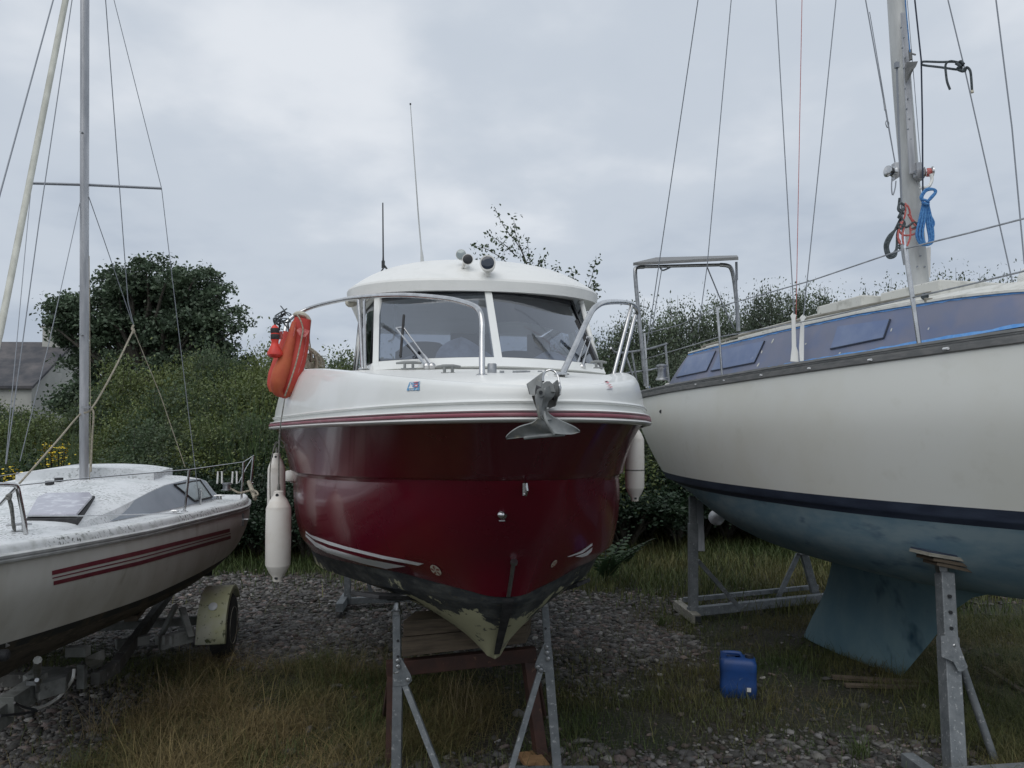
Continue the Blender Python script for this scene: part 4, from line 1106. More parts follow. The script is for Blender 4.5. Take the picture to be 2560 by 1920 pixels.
# grab handle seen through the left side window
mb = MB(); a = rbc(2.35, .62, 2.93); mb.tube(smoothpath([a, a + Vector((.02, 0, -.02)), a + Vector((.02, -.02, -.22)), a + Vector((-.02, -.02, -.26))], 14), .008, 8); mb.build('grab_handle', 'plastic_white', boat)
# wipers
def wiper(base, tip, d0, d1, blade=None):
    q = MB()
    for (bx, tx) in zip(base, tip):
        a, b = at(*bx, d0), at(*tx, d1); q.tube([a, a.lerp(b, .25), a.lerp(b, .3), b], [.013, .010, .006, .005], 6)
        q.lathe(a + Vector((0, 0, -.01)), (0, -.3, 1), [(.022, 0), (.022, .02), (.012, .03)], 12)
    q.tube([at(*tip[0], d1), at(*tip[-1], d1)], .006, 6)
    o = q.build('wiper_arm', 'steel', boat)
    if blade:
        q = MB(); q.bar(at(*blade[0], d1 + .02), at(*blade[1], d0 + .1), .012, .02); q.build('wiper_blade', 'rubber_black', boat)
wiper([(1067, 916), (1080, 916)], [(990, 820), (1008, 818)], 4.42, 4.60, [(1010, 788), (1001, 893)])
wiper([(1441, 917), (1455, 918)], [(1467, 842), (1478, 844)], 4.75, 4.9, [(1440, 800), (1489, 905)])
# guard rails
def tubepart(pts, r_, name_, m='steel', parent=boat, n=None, seg=10):
    return MB().tube(smoothpath(pts, n or len(pts) * 7), r_, seg).build(name_, m, parent)
g1 = [at(1205, 944, 3.55), at(1205, 860, 3.6), at(1205, 806, 3.63), at(1197, 776, 3.68), at(1172, 760, 3.78), at(1110, 746, 4.0), at(1000, 738, 4.45), at(900, 743, 4.95), at(830, 755, 5.25), at(770, 772, 5.4), at(722, 800, 5.35), at(712, 830, 5.3)]
rail1 = tubepart(g1, .0145, 'guard_rail')
q = MB(); q.tube([at(897, 750, 4.97), at(907, 922, 4.9)], .0135, 10); q.tube([at(910, 750, 4.95), at(913, 922, 4.85)], .010, 8); q.build('rail_post', 'steel', rail1)
for p_ in (at(1205, 942, 3.55), at(908, 924, 4.9)): MB().lathe(p_, (0, 0, 1), [(.035, 0), (.035, .006), (.018, .014)], 16).build('rail_foot', 'steel', rail1)
g2 = [at(1405, 938, 3.5), at(1440, 862, 3.75), at(1473, 790, 4.0), at(1490, 767, 4.1), at(1515, 756, 4.3), at(1555, 755, 4.8), at(1583, 762, 5.3), at(1592, 780, 5.5), at(1582, 812, 5.5), at(1548, 948, 5.42)]
rail2 = tubepart(g2, .0155, 'guard_rail')
q = MB(); q.tube([at(1579, 764, 5.1), at(1531, 946, 4.98)], .0135, 10); q.build('rail_post', 'steel', rail2)
q = MB(); q.lathe(at(1404, 938, 3.5), (0, 0, 1), [(.036, 0), (.036, .006), (.018, .014)], 16); q.build('rail_foot', 'steel', rail2)
# cleats, post, hatch gear
def cleat(pxc, pyc, d, L, name_='cleat', ang=0.0, parent=boat, m='steel', T=None):
    c0 = T or at(pxc, pyc, d); u = Vector((math.cos(ang), math.sin(ang), 0))
    q = MB(); q.bar(c0 - u * L * .28 - Vector((0, 0, .02)), c0 + u * L * .28 - Vector((0, 0, .02)), .035, .006)
    for sg in (-1, 1): q.tube([c0 + u * sg * L * .16 - Vector((0, 0, .02)), c0 + u * sg * L * .16 + Vector((0, 0, .012))], .008, 8)
    q.tube([c0 - u * L * .5 + Vector((0, 0, .012)), c0 - u * L * .2 + Vector((0, 0, .016)), c0 + u * L * .2 + Vector((0, 0, .016)), c0 + u * L * .5 + Vector((0, 0, .012))], [.006, .009, .009, .006], 8)
    return q.build(name_, m, parent)
cleat(1121, 923, 3.85, .125, ang=-.05, m='anchor_metal'); cleat(1022, 913, 4.4, .15, ang=-.1, m='anchor_metal'); cleat(1497, 911, 4.5, .10, ang=.2, m='anchor_metal')
mb = MB(); c0 = at(1230, 934, 3.75); mb.lathe(c0, (0, 0, 1), [(.023, 0), (.023, .045), (.020, .05)], 16); mb.build('samson_post', 'steel_dull', boat)
mb = MB()
for px in (1255, 1287, 1320, 1350): mb.box(at(px, 932, 3.72), (.022, .02, .02))
mb.bar(at(1245, 935, 3.74), at(1362, 935, 3.70), .03, .008); mb.tube([at(1290, 929, 3.72), at(1318, 929, 3.72)], .006, 6); mb.build('anchor_locker_latch', 'steel_dull', boat)
mb = MB(); mb.prism([at(1245, 941, 3.66), at(1370, 941, 3.55), at(1360, 930, 3.9), at(1250, 930, 3.95)], (0, 0, .012)); mb.build('anchor_locker_lid', 'roof_white', boat)
# bow roller bracket
mb = MB(); dd = 2.84
mb.prism([at(1316, 960, dd), at(1323, 986, dd), at(1336, 989, dd), at(1352, 986, dd), at(1354, 944, dd + .1), at(1357, 930, dd + .3), at(1352, 934, dd + .3)], (.004, .01, 0))
mb.prism([at(1392, 950, dd), at(1398, 958, dd), at(1400, 986, dd), at(1394, 992, dd), at(1389, 1008, dd), at(1388, 1014, dd + .05), at(1372, 1021, dd + .1), at(1368, 1000, dd + .1), at(1380, 960, dd + .2)], (.004, .012, 0))
mb.prism([at(1330, 989, dd + .02), at(1392, 989, dd + .02), at(1388, 1014, dd + .16), at(1340, 1018, dd + .16)], (0, .004, -.004))
br = mb.build('bow_roller_bracket', 'anchor_metal', boat, smooth=30)
mb = MB(); mb.lathe(at(1338, 982, dd), (1, 0, 0), [(.012, 0), (.03, .004), (.018, .03), (.018, .05), (.03, .07), (.012, .075)], 16); mb.build('roller', 'rubber_black', br)
mb = MB(); mb.tube(smoothpath([at(1358, 954, dd), at(1358, 940, dd + .02), at(1364, 929, dd + .04), at(1376, 925, dd + .04), at(1388, 930, dd + .04), at(1395, 942, dd + .02), at(1399, 962, dd), at(1399, 984, dd)], 30), .0042, 8); mb.build('roller_hoop', 'steel', br)
mb = MB(); mb.tube([at(1397, 955, dd), at(1401, 968, dd), at(1400, 986, dd)], .004, 6); mb.build('retaining_pin', 'steel', br)
# horn and spotlights on the roof
rd = lambda x_, y_: hit(bv_roof, x_, y_, 0).y
p = at(1155, 637, rd(1155, 668)); mb = MB(); mb.lathe(p + Vector((0, .05, 0)), (-.15, -1, .05), [(.02, -.02), (.034, .02), (.036, .05)], 20); h1 = mb.build('roof_spotlight', 'plastic_white', boat)
mb = MB(); mb.lathe(p + Vector((-.007, -.002, .002)), (-.15, -1, .05), [(.033, 0), (.030, .005), (.01, .008)], 20); mb.build('lamp_lens', 'lens_grey', h1)
p = at(1167, 648, rd(1167, 668) - .10); mb = MB(); mb.lathe(p + Vector((0, .12, 0)), (.05, -1, 0), [(.014, 0), (.020, .06), (.034, .1), (.037, .118)], 20); mb.tube([p + Vector((-.02, .06, 0)), p + Vector((-.03, .06, -.045))], .012, 8); h2 = mb.build('roof_horn', 'plastic_white', boat)
mb = MB(); mb.lathe(p + Vector((0.006, .003, 0)), (.05, -1, 0), [(.034, 0), (.030, .003), (.01, .004)], 20); mb.build('horn_mouth', 'plastic_black', h2)
p = at(1219, 657, rd(1219, 682) - .13); mb = MB(); mb.lathe(p + Vector((0, .13, 0)), (0, -1, 0), [(.03, 0), (.045, .03), (.05, .10), (.052, .13)], 24); mb.tube([p + Vector((0, .07, -.03)), p + Vector((0, .08, -.075))], .018, 8); h3 = mb.build('roof_spotlight', 'plastic_white', boat)
mb = MB(); mb.lathe(p + Vector((0, .002, 0)), (0, -1, 0), [(.046, 0), (.040, .004), (.02, .006)], 24); mb.build('lamp_lens', 'lens_dark', h3)
# antennas
an = MB(); an.tube([at(958, 665, 6.1), at(958, 640, 6.1), at(957, 507, 6.1)], [.010, .0065, .005], 8); an.tube([at(962, 665, 6.1), at(974, 682, 6.05)], .008, 8); an.tube([at(962, 665, 6.1), at(951, 682, 6.15)], .006, 8); an.tube([at(958, 670, 6.1), at(958, 652, 6.1)], .014, 8); an.build('radio_antenna', 'plastic_black', boat)
an = MB(); an.tube([at(1056, 662, 6.0), at(1055, 640, 6.0), at(1053, 620, 6.0), at(1046, 540, 6.0), at(1026, 262, 6.0)], [.016, .012, .006, .0055, .0032], 8); an.tube([at(1054, 664, 6.0), at(1066, 658, 6.0)], .006, 6); an.build('whip_antenna', 'mast_pale', boat)
an = MB(); an.lathe(at(1026, 262, 6.0), (0, 0, 1), [(.007, 0), (.007, .012)], 8); an.build('antenna_tip', 'plastic_black', boat)
# loose thing under the left roof overhang: deck light
mb = MB(); mb.tube(smoothpath([at(866, 752, 5.6), at(873, 760, 5.6), at(888, 758, 5.6), at(893, 750, 5.6)], 10), [.012, .018, .022, .024, .024, .022, .02, .018, .014, .01], 10); mb.build('side_light', 'cloth_cream', boat)

# ================================================================== ANCHOR on the bow roller
D = 2.74
anc = thing('anchor', 'grey galvanised anchor with two broad flukes hanging from the red boat bow roller', 'anchor', at(1360, 1000, D))
mb = MB()
def loft(secs, n=None):
    return MB().grid(secs)
def thick(front, dvec, mb_):
    mb_.prism(front, dvec)
# shank: broad curved casting
sh_l = [(1352, 975), (1340, 985), (1338, 996), (1341, 1012), (1343, 1030), (1348, 1046), (1352, 1052)]
sh_r = [(1381, 962), (1388, 978), (1384, 992), (1372, 1004), (1367, 1020), (1372, 1034), (1384, 1048)]
secs = []
for (l, r_) in zip(crom([(a, b, 0) for a, b in sh_l], 20), crom([(a, b, 0) for a, b in sh_r], 20)):
    A, B = at(l.x, l.y, D + .02), at(r_.x, r_.y, D + .02)
    Mf = at((l.x * .55 + r_.x * .45), (l.y + r_.y) / 2, D - .025)
    back = Vector((0, .045, 0))
    secs.append([A, Mf, B, B + back, Mf + back * 1.6, A + back, A])
mb.grid(secs)
mb.prism([at(1352, 976, D), at(1358, 958, D), at(1366, 953, D), at(1374, 953, D), at(1384, 962, D), at(1389, 980, D)], (0, .05, 0))
mb.tube([at(1352, 981, D - .03), at(1352, 981, D + .06)], .016, 14)
mb.build('shank', 'anchor_metal', anc, smooth=35)
mb = MB(); mb.tube([at(1352, 981, D - .036), at(1352, 981, D - .028)], .007, 10); mb.build('pivot_pin', 'plastic_black', anc)
# flukes: two curved blades joined at the ridge
def fluke(outer, inner, name_, dtip, th=.012):
    q = MB(); O = crom([(a, b, c_) for a, b, c_ in outer], 16); I = crom([(a, b, c_) for a, b, c_ in inner], 16)
    f = [[], [], [], []]
    for o_, i_ in zip(O, I):
        a, b = at(o_.x, o_.y, o_.z), at(i_.x, i_.y, i_.z)
        m1 = a.lerp(b, .33) + Vector((0, .012, -.002)); m2 = a.lerp(b, .66) + Vector((0, .014, -.003))
        for k, v in enumerate((a, m1, m2, b)): f[k].append(v)
    q.grid(f); bk = [[v + Vector((0, th, .004)) for v in r_] for r_ in f]; q.grid(bk, flip=True)
    q.grid([f[0], bk[0]]); q.grid([f[-1], bk[-1]]); q.grid([[r_[0] for r_ in f], [r_[0] for r_ in bk]]); q.grid([[r_[-1] for r_ in f], [r_[-1] for r_ in bk]])
    return q.build(name_, 'anchor_metal', anc, smooth=40)
fluke([(1345, 1046, D + .01), (1330, 1058, D + .03), (1300, 1067, D + .07), (1278, 1080, D + .10), (1265, 1093, D + .12), (1266, 1097, D + .12)],
      [(1368, 1050, D - .02), (1372, 1066, D - .02), (1378, 1078, D), (1375, 1084, D + .02), (1320, 1092, D + .08), (1266, 1098, D + .12)], 'fluke', 0)
fluke([(1366, 1018, D), (1372, 1034, D), (1388, 1046, D + .02), (1415, 1058, D + .05), (1438, 1069, D + .08), (1450, 1078, D + .10)],
      [(1352, 1040, D - .02), (1362, 1056, D - .03), (1372, 1074, D - .03), (1390, 1084, D - .02), (1428, 1086, D + .05), (1450, 1080, D + .10)], 'fluke', 0)
mb = MB(); mb.tube(smoothpath([at(1312, 1095, D + .08), at(1345, 1091, D + .04), at(1380, 1088, D + .0), at(1410, 1086, D + .03)], 12), .007, 8); mb.tube(smoothpath([at(1360, 1030, D - .01), at(1367, 1055, D - .03), at(1385, 1086, D - .02)], 10), [.006] * 10, 8)
mb.build('fluke_rim', 'anchor_metal', anc)
# ================================================================== FENDERS AND LIFE FLOATS
def fender(top_eye, L, rad, rope, label, lean=(0, 0), band_=False):
    c0 = Vector(top_eye); ax = Vector((lean[0], lean[1], -1)).normalized()
    root = thing('fender', label, 'fender', c0 + ax * L, 'long white fenders hung along the red boat')
    q = MB(); cn = L * .17
    pr = [(.010, .0), (rad * .40, .006), (rad * .42, .03), (rad * .70, cn * .62), (rad * .93, cn), (rad * .99, cn * 1.12), (rad * .985, cn * 1.14), (rad, cn * 1.18), (rad * 1.02, L * .5), (rad, L - cn * 1.18), (rad * .985, L - cn * 1.14), (rad * .99, L - cn * 1.12), (rad * .93, L - cn), (rad * .70, L - cn * .62), (rad * .42, L - .03), (rad * .38, L - .006), (.01, L)]
    q.lathe(c0, ax, pr, 28); q.build('body', 'fender_vinyl', root, smooth=60)
    q = MB()
    for h_ in (.028, L - .030): 
        p_ = c0 + ax * h_; q.tube([p_ + Vector((0, -rad * .47, 0)), p_ + Vector((0, rad * .47, 0))], rad * .13, 12)
    q.build('rope_eye', 'plastic_black', root)
    if band_:
        q = MB(); q.lathe(c0 + ax * L * .58, ax, [(rad * 1.021, 0), (rad * 1.025, .004), (rad * 1.021, .010)], 28); q.build('dirt_ring', 'rope_grey', root)
    if rope:
        q = MB(); q.tube([Vector(p_) for p_ in rope], .0045, 6); e_ = Vector(rope[-1]); q.tube([e_ + Vector((0, 0, .05)), e_ + Vector((0, 0, .02)), e_], [.007, .011, .007], 6); q.build('rope', 'rope_grey', root)
    return root
f1 = at(697, 1226, 4.92)
fender(f1, .585, .0785, [at(712, 996, 4.95), at(703, 1050, 4.92), at(698, 1095, 4.90), at(697, 1160, 4.91), f1 + Vector((0, 0, -.01))], 'nearest long white fender on the left side, hanging lowest on its rope')
f2 = at(692, 1132, 5.5)
fender(f2, .60, .062, smoothpath([at(702, 1080, 5.5), at(700, 1105, 5.5), f2 + Vector((0, 0, -.01))], 6), 'white fender half hidden behind the lowest one on the left side')
q = MB(); q.tube(smoothpath([at(699, 1100, 5.44), at(686, 1120, 5.42), at(676, 1165, 5.41), at(675, 1230, 5.41), at(677, 1262, 5.41)], 20), .004, 6); q.tube(smoothpath([at(700, 1098, 5.46), at(712, 1108, 5.44), at(708, 1120, 5.44), at(690, 1105, 5.44), at(680, 1140, 5.43)], 20), .0035, 6)
o = q.build('loose_line', 'rope_grey', None); tag(o, 'thin loose line drooping beside the half hidden left fender', 'rope')
f3 = at(733, 1172, 6.1)
fender(f3, .115, .062, None, 'small round white fender peeping out behind the left side of the red hull')
f4 = at(1586, 1062, 5.95)
fender(f4, .60, .074, [at(1586, 1000, 5.9), at(1586, 1040, 5.93), f4], 'single white fender hanging on the right side near the yacht', band_=True)

def cushion(path, w, name_, m, parent, flat, fdir, n=40, seg=20):
    P_ = smoothpath(path, n); W = [float(np.interp(i / (n - 1), np.linspace(0, 1, len(w)), w)) for i in range(n)]
    q = MB(); q.tube(P_, W, seg, flat=flat, flatdir=fdir); return q.build(name_, m, parent, smooth=60)
d0 = 5.12
lb = thing('horseshoe_buoy', 'large orange horseshoe lifebuoy with a white cord hanging from the left guard rail', 'lifebuoy', at(725, 990, d0))
cushion([at(757, 796, d0), at(752, 820, d0), at(746, 860, d0), at(734, 905, d0 - .02), at(721, 950, d0 - .03), at(712, 978, d0 - .02), at(710, 994, d0)],
        [.055, .062, .066, .074, .080, .082, .078, .058, .02], 'float_body', 'float_orange', lb, .62, (0, 1, 0))
cushion([at(737, 806, d0 - .02), at(727, 850, d0 - .05), at(712, 900, d0 - .08), at(697, 945, d0 - .1), at(694, 975, d0 - .08), at(705, 990, d0 - .05)],
        [.02, .030, .040, .052, .050, .035, .015], 'float_lobe', 'float_faded', lb, 1.0, (0, 1, 0))
q = MB(); q.tube(smoothpath([at(739, 812, d0 - .055), at(728, 868, d0 - .075), at(711, 925, d0 - .085), at(700, 965, d0 - .08), at(702, 985, d0 - .06)], 30), .0035, 5); q.tube(smoothpath([at(768, 830, d0 - .03), at(758, 890, d0 - .045), at(742, 940, d0 - .06), at(726, 985, d0 - .05)], 30), .0035, 5); q.build('welded_seam', 'rope_red', lb)
q = MB(); q.tube(smoothpath([at(742, 786, d0 - .05), at(751, 800, d0 - .075), at(757, 820, d0 - .08), at(756, 835, d0 - .085), at(748, 875, d0 - .095), at(738, 915, d0 - .115), at(724, 958, d0 - .13), at(712, 990, d0 - .1)], 40), .005, 6); q.build('cord', 'rope_beige', lb)
q = MB(); q.tube(smoothpath([at(735, 788, d0), at(748, 785, d0), at(766, 792, d0 + .02), at(776, 803, d0 + .02)], 14), [.02, .024, .028, .032, .034, .036, .036, .034, .03, .028, .026, .022, .018, .01], 10, flat=.6, flatdir=(0, 0, 1)); q.build('torn_cover', 'cloth_cream', lb)
q = MB(); q.tube(smoothpath([at(747, 822, d0 - .068), at(758, 838, d0 - .082), at(768, 825, d0 - .06)], 8), .02, 6, flat=.2, flatdir=(0, 1, 0)); q.build('patch', 'rope_red', lb)
lb2 = thing('horseshoe_buoy', 'second faded red lifebuoy behind and left of the large orange one', 'lifebuoy', at(680, 980, d0 + .2))
cushion([at(722, 830, d0 + .18), at(712, 870, d0 + .18), at(697, 920, d0 + .17), at(685, 960, d0 + .15), at(681, 980, d0 + .15)], [.035, .045, .055, .06, .045, .02], 'float_body', 'float_orange', lb2, .6, (0, 1, 0))
sl = thing('rescue_light', 'bright red floating rescue light hung upside down left of the orange lifebuoy', 'rescue light', at(690, 900, d0 - .1))
q = MB(); q.lathe(at(687, 812, d0 - .12), (.02, 0, -1), [(.004, 0), (.016, .008), (.024, .02), (.026, .03), (.026, .10), (.022, .115), (.026, .135), (.050, .185), (.050, .20), (.034, .215), (.01, .22)], 22); q.build('float_cone', 'float_red', sl, smooth=35)
q = MB(); q.lathe(at(687, 821, d0 - .12), (.02, 0, -1), [(.027, 0), (.0285, .004), (.0285, .028), (.027, .032)], 22); q.lathe(at(687.5, 836, d0 - .12), (.02, 0, -1), [(.027, 0), (.0285, .004), (.0285, .030), (.027, .034)], 22); q.build('black_tape', 'rubber_black', sl)
q = MB(); q.tube(smoothpath([at(688, 812, d0 - .1), at(695, 802, d0 - .08), at(704, 797, d0 - .05)], 8), .006, 6); q.build('lanyard', 'rope_black', sl)
# black straps and buckles lashing them
ls = thing('lashing', 'tangle of black straps tying the lifebuoys to the left guard rail', 'strap', at(712, 800, d0))
rs = random.Random(12); q = MB()
for k in range(9):
    a = at(rs.uniform(700, 724), rs.uniform(779, 812), d0 - rs.uniform(-.02, .08))
    pts_ = [a] + [a + Vector((rs.uniform(-.05, .05), rs.uniform(-.04, .04), rs.uniform(-.06, .05))) for _ in range(3)]
    q.tube(smoothpath(pts_, 12), .007, 5, flat=.45)
q.tube(smoothpath([at(720, 806, d0 - .03), at(722, 830, d0 - .03), at(725, 852, d0 - .02)], 8), .012, 6, flat=.3); q.build('strap', 'rope_black', ls)
q = MB(); q.tube(smoothpath([at(703, 793, d0 - .03), at(704, 781, d0 - .03), at(712, 779, d0 - .03), at(713, 790, d0 - .03)], 16), .005, 6); q.build('shackle', 'plastic_black', ls)
q = MB(); q.box(at(700, 838, d0 - .08), (.03, .02, .05)); q.build('pouch', 'rope_red', ls)
# coil of beige rope on the gunwale
cr = thing('rope_coil', 'coil of beige mooring rope hanging behind the orange lifebuoy above the white gunwale', 'rope', at(785, 925, 5.35))
q = MB(); rs = random.Random(5)
for k in range(15):
    t_ = k / 14; x0 = 764 + rs.uniform(-3, 4); x1 = 770 + 38 * t_ + rs.uniform(-3, 3); yb = 925 - 14 * abs(.5 - t_) + rs.uniform(-4, 3); dd = 5.35 + rs.uniform(-.07, .07)
    q.tube(smoothpath([at(x0 + 2, 866 + rs.uniform(-3, 4), dd), at(x0 + (x1 - x0) * .55 + 6, 878 + 6 * t_, dd - .02), at(x1, 905, dd), at(x1 - 2, yb, dd), at(x1 - 9, yb - 8, dd + .03), at(x0 + 4, 885, dd + .05)], 20), .0065, 6)
for k in range(4): q.tube(smoothpath([at(762, 884 + k * 6, 5.3), at(772, 906 + k * 4, 5.26), at(784, 908 + k * 4, 5.3)], 10), .0065, 6)
q.tube(smoothpath([at(777, 800, 5.2), at(773, 840, 5.3), at(776, 868, 5.33)], 10), .005, 6)
q.build('coiled_rope', 'rope_beige', cr)

# ================================================================== STANDS, TRESTLE, BOARDS
GAL = 'galvanised'
def postbar(a, b, w_, name_, parent, m=GAL, bevel=.004, up=(0, 1, 0)): return MB().bar(a, b, w_, w_, up).build(name_, m, parent, smooth=0, bevel=bevel)
def holes(pts, parent, r_=.009, fwd=Vector((0, -1, 0)), dep=.004):
    q = MB()
    for p_ in pts: q.lathe(p_ - fwd * .01, fwd, [(r_, 0), (r_, .01 + dep)], 12)
    return q.build('bolt_hole', 'plastic_black', parent, smooth=30)
# left jack stand under the red bow
def boat_prop(label, xt, xm, xb, d, ytop, ysl, head, brace, gus, hole_y, bolt, wU, wL):
    base = Vector(at(xb, 1080, d)); base.z = 0
    root = thing('jack_stand', label, 'boat stand', base, 'jack stands propping the bow of the red boat')
    lo = base + Vector((0, 0, .02)); mid = at(xm, ysl, d); top = at(xt, ytop, d)
    postbar(lo, mid, wL, 'lower_post', root); postbar(mid - (mid - lo).normalized() * .3, top, wU, 'upper_post', root)
    q = MB(); q.prism([at(x_, y_, d - wL / 2 - .006) for x_, y_ in gus], (0, .006, 0)); q.build('gusset_plate', GAL, root, smooth=0, bevel=.001)
    b0 = at(*brace[0], d - .005); b1 = at(*brace[1], d - .12); dr = (b1 - b0).normalized(); b1 = b0 + dr * ((0.02 - b0.z) / dr.z)
    MB().bar(b0, b1, .034, .034, (0, 1, 0)).build('brace', GAL, root, smooth=0, bevel=.002)
    holes([at(x_, y_, d - wU / 2) for x_, y_ in hole_y], root, .008)
    for x_, y_ in bolt: MB().lathe(at(x_, y_, d - wL / 2 - .012), (0, -1, 0), [(.014, 0), (.014, .008), (.008, .012)], 6).build('bolt', 'steel_dull', root, smooth=0)
    q = MB(); q.box(lo + Vector((0, 0, -.005)), (.5, .09, .05)); q.build('base_rail', GAL, root, smooth=0, bevel=.003)
    # swivel head: sleeve, fork and pad against the hull
    q = MB(); q.lathe(top - Vector((0, 0, .03)), (0, 0, 1), [(wU * .72, 0), (wU * .72, .02), (wU * .5, .03), (wU * .42, .07)], 16)
    hp = at(*head, d + .02); q.prism([top + Vector((-.05, -.02, .05)), top + Vector((.05, -.02, .05)), hp + Vector((.08, -.02, -.02)), hp + Vector((-.08, -.02, -.02))], (0, .05, 0)); q.build('swivel_head', 'steel_dull', root, smooth=40)
    return root, hp
r1, hp = boat_prop('left galvanised jack stand propping the red bow, its brace sloping right', 992, 996, 996, 4.52, 1522, 1648, (985, 1478),
                   [(1008, 1700), (1092, 1915)], [(984, 1645), (1003, 1645), (1027, 1688), (1030, 1702), (1021, 1712), (1002, 1716), (984, 1716)], [(995, 1602), (995, 1641)], [(1021, 1699), (995, 1652), (996, 1666)], .045, .056)
q = MB(); q.bar(rb_(1.50, .73, 1.125), rb_(1.95, .33, 1.0), .22, .022, (0, 0, 1)); q.build('pad', 'rubber_black', r1, smooth=0, bevel=.004)
q = MB(); q.tube([at(985, 1683, 4.44), at(996, 1680, 4.46)], .006, 8); q.build('locking_pin', 'steel', r1)
r2, hp = boat_prop('right galvanised jack stand propping the red bow, its brace sloping left', 1361, 1368, 1392, 4.62, 1502, 1618, (1372, 1462),
                   [(1352, 1672), (1281, 1912)], [(1361, 1606), (1375, 1606), (1380, 1676), (1360, 1680), (1344, 1678), (1337, 1668), (1340, 1654)], [(1364, 1571), (1366, 1608)], [(1345, 1668), (1370, 1647), (1352, 1675), (1366, 1618), (1367, 1632)], .043, .054)
q = MB(); q.bar(rb_(1.6, -.62, 1.135), rb_(1.85, -.26, .98), .2, .022, (0, 0, 1)); q.build('pad', 'rubber_black', r2, smooth=0, bevel=.004)
# brown steel trestle behind the keel foot
TD = 4.92
tr = thing('trestle', 'brown painted steel trestle carrying the boards under the red boat keel', 'trestle', (at(1160, 1080, TD).x, TD, 0))
MB().bar(at(966, 1672, TD - .12), at(1338, 1634, TD + .1), .07, .09).build('crossbeam', 'brown_paint', tr, smooth=0, bevel=.004)
L1 = at(978, 1690, TD - .13); MB().bar(L1, Vector((at(978, 1900, TD - .13).x - .0, TD - .2, .0)), .045, .05).build('leg', 'brown_paint', tr, smooth=0, bevel=.003)
R1 = at(1318, 1640, TD + .1); pR = Vector((at(1352, 1895, 4.85).x, 4.85, .02))
MB().bar(R1, pR, .075, .06).build('leg', 'brown_paint', tr, smooth=0, bevel=.003)
MB().bar(R1 + Vector((.03, .03, 0)), Vector((.22, 5.5, .02)), .05, .05).build('leg', 'brown_paint', tr, smooth=0, bevel=.003)
MB().bar(L1 + Vector((.0, .03, 0)), Vector((-.9, 5.5, .02)), .05, .05).build('leg', 'brown_paint', tr, smooth=0, bevel=.003)
MB().box(pR + Vector((0, -.02, -.005)), (.13, .13, .02)).build('foot_plate', 'brown_paint', tr, smooth=0)
o = MB().box(pR + Vector((-.05, -.08, .005)), (.14, .22, .03), Matrix.Rotation(.3, 3, 'Z')).build('wood_block', 'timber_raw', None, smooth=0, bevel=.003); tag(o, 'small raw wood block under the right foot of the brown trestle', 'wood block')
for (l0, l1, r0, r1_, lab) in ((1553, 1592, 1532, 1562, 'upper weathered board lying under the keel of the red boat'), (1594, 1642, 1564, 1608, 'lower weathered board resting on the brown trestle beam')):
    q = MB(); ins_ = 4 if l0 > 1580 else 0
    a, b, c_, d_ = at(1008 - ins_, l1, TD - .14), at(1322 - ins_ * 2, r1_, TD + .06), at(1324 - ins_ * 2, r0, TD + .06), at(1008 - ins_, l0, TD - .14)
    q.prism([a, b, c_, d_], (.04, .26, 0)); o = q.build('board', 'timber', None, smooth=0, bevel=.003); tag(o, lab, 'board', 'boards stacked on the brown trestle')
# far cradle under the stern of the red boat
fc = thing('boat_cradle', 'low steel cradle seen far back under the left rear of the red boat', 'boat cradle', Vector((at(920, 1080, 8.7).x, 8.7, 0)))
MB().bar(at(848, 1520, 8.3), at(866, 1492, 9.1), .08, .09).build('foot_beam', 'galvanised', fc, smooth=0, bevel=.003)
MB().bar(at(868, 1502, 8.85), at(1010, 1496, 9.0), .06, .07).build('cross_beam', 'galvanised', fc, smooth=0, bevel=.003)
MB().bar(at(869, 1500, 8.85), at(869, 1425, 8.85), .07, .07).build('post', 'galvanised', fc, smooth=0, bevel=.003)
MB().bar(at(915, 1432, 8.9), at(931, 1498, 8.95), .035, .035).build('brace', 'galvanised', fc, smooth=0)
MB().bar(at(1290, 1498, 9.2), at(1290, 1400, 9.2), .07, .07).build('post', 'galvanised', fc, smooth=0)
MB().bar(at(1000, 1496, 9.0), at(1300, 1490, 9.3), .06, .07).build('cross_beam', 'galvanised', fc, smooth=0)

# ================================================================== JERRYCAN
jb = Vector((at(1838, 1080, 5.98).x, 5.98, 0)); jc = thing('jerrycan', 'blue plastic jerrycan standing in the grass between the boats', 'jerrycan', jb)
Rz = Matrix.Rotation(R(-14), 3, 'Z')
def jp(x_, y_, z_): return jb + Rz @ Vector((x_, y_, z_))
W_, D_, H_ = .137, .10, .30
def rrect(w_, d_, z_, r_=.035, n=5, sh=(0, 0)):
    pts_ = []
    for (cx, cy, a0) in ((w_ - r_, d_ - r_, 0), (-w_ + r_, d_ - r_, 90), (-w_ + r_, -d_ + r_, 180), (w_ - r_, -d_ + r_, 270)):
        for k in range(n + 1):
            a = R(a0 + 90 * k / n); pts_.append(jp(cx + r_ * math.cos(a) + sh[0], cy + r_ * math.sin(a) + sh[1], z_))
    return pts_ + [pts_[0]]
rows_ = [rrect(W_ * .93, D_ * .93, 0), rrect(W_, D_, .015), rrect(W_, D_, .10), rrect(W_ * .985, D_ * .985, .11), rrect(W_ * .985, D_ * .985, .205), rrect(W_, D_, .215), rrect(W_, D_, .265), rrect(W_ * .97, D_ * .95, .285), rrect(W_ * .88, D_ * .8, .302), rrect(.02, .02, .306, .01)]
q = MB().grid(rows_); q.build('body', 'can_blue', jc, smooth=50)
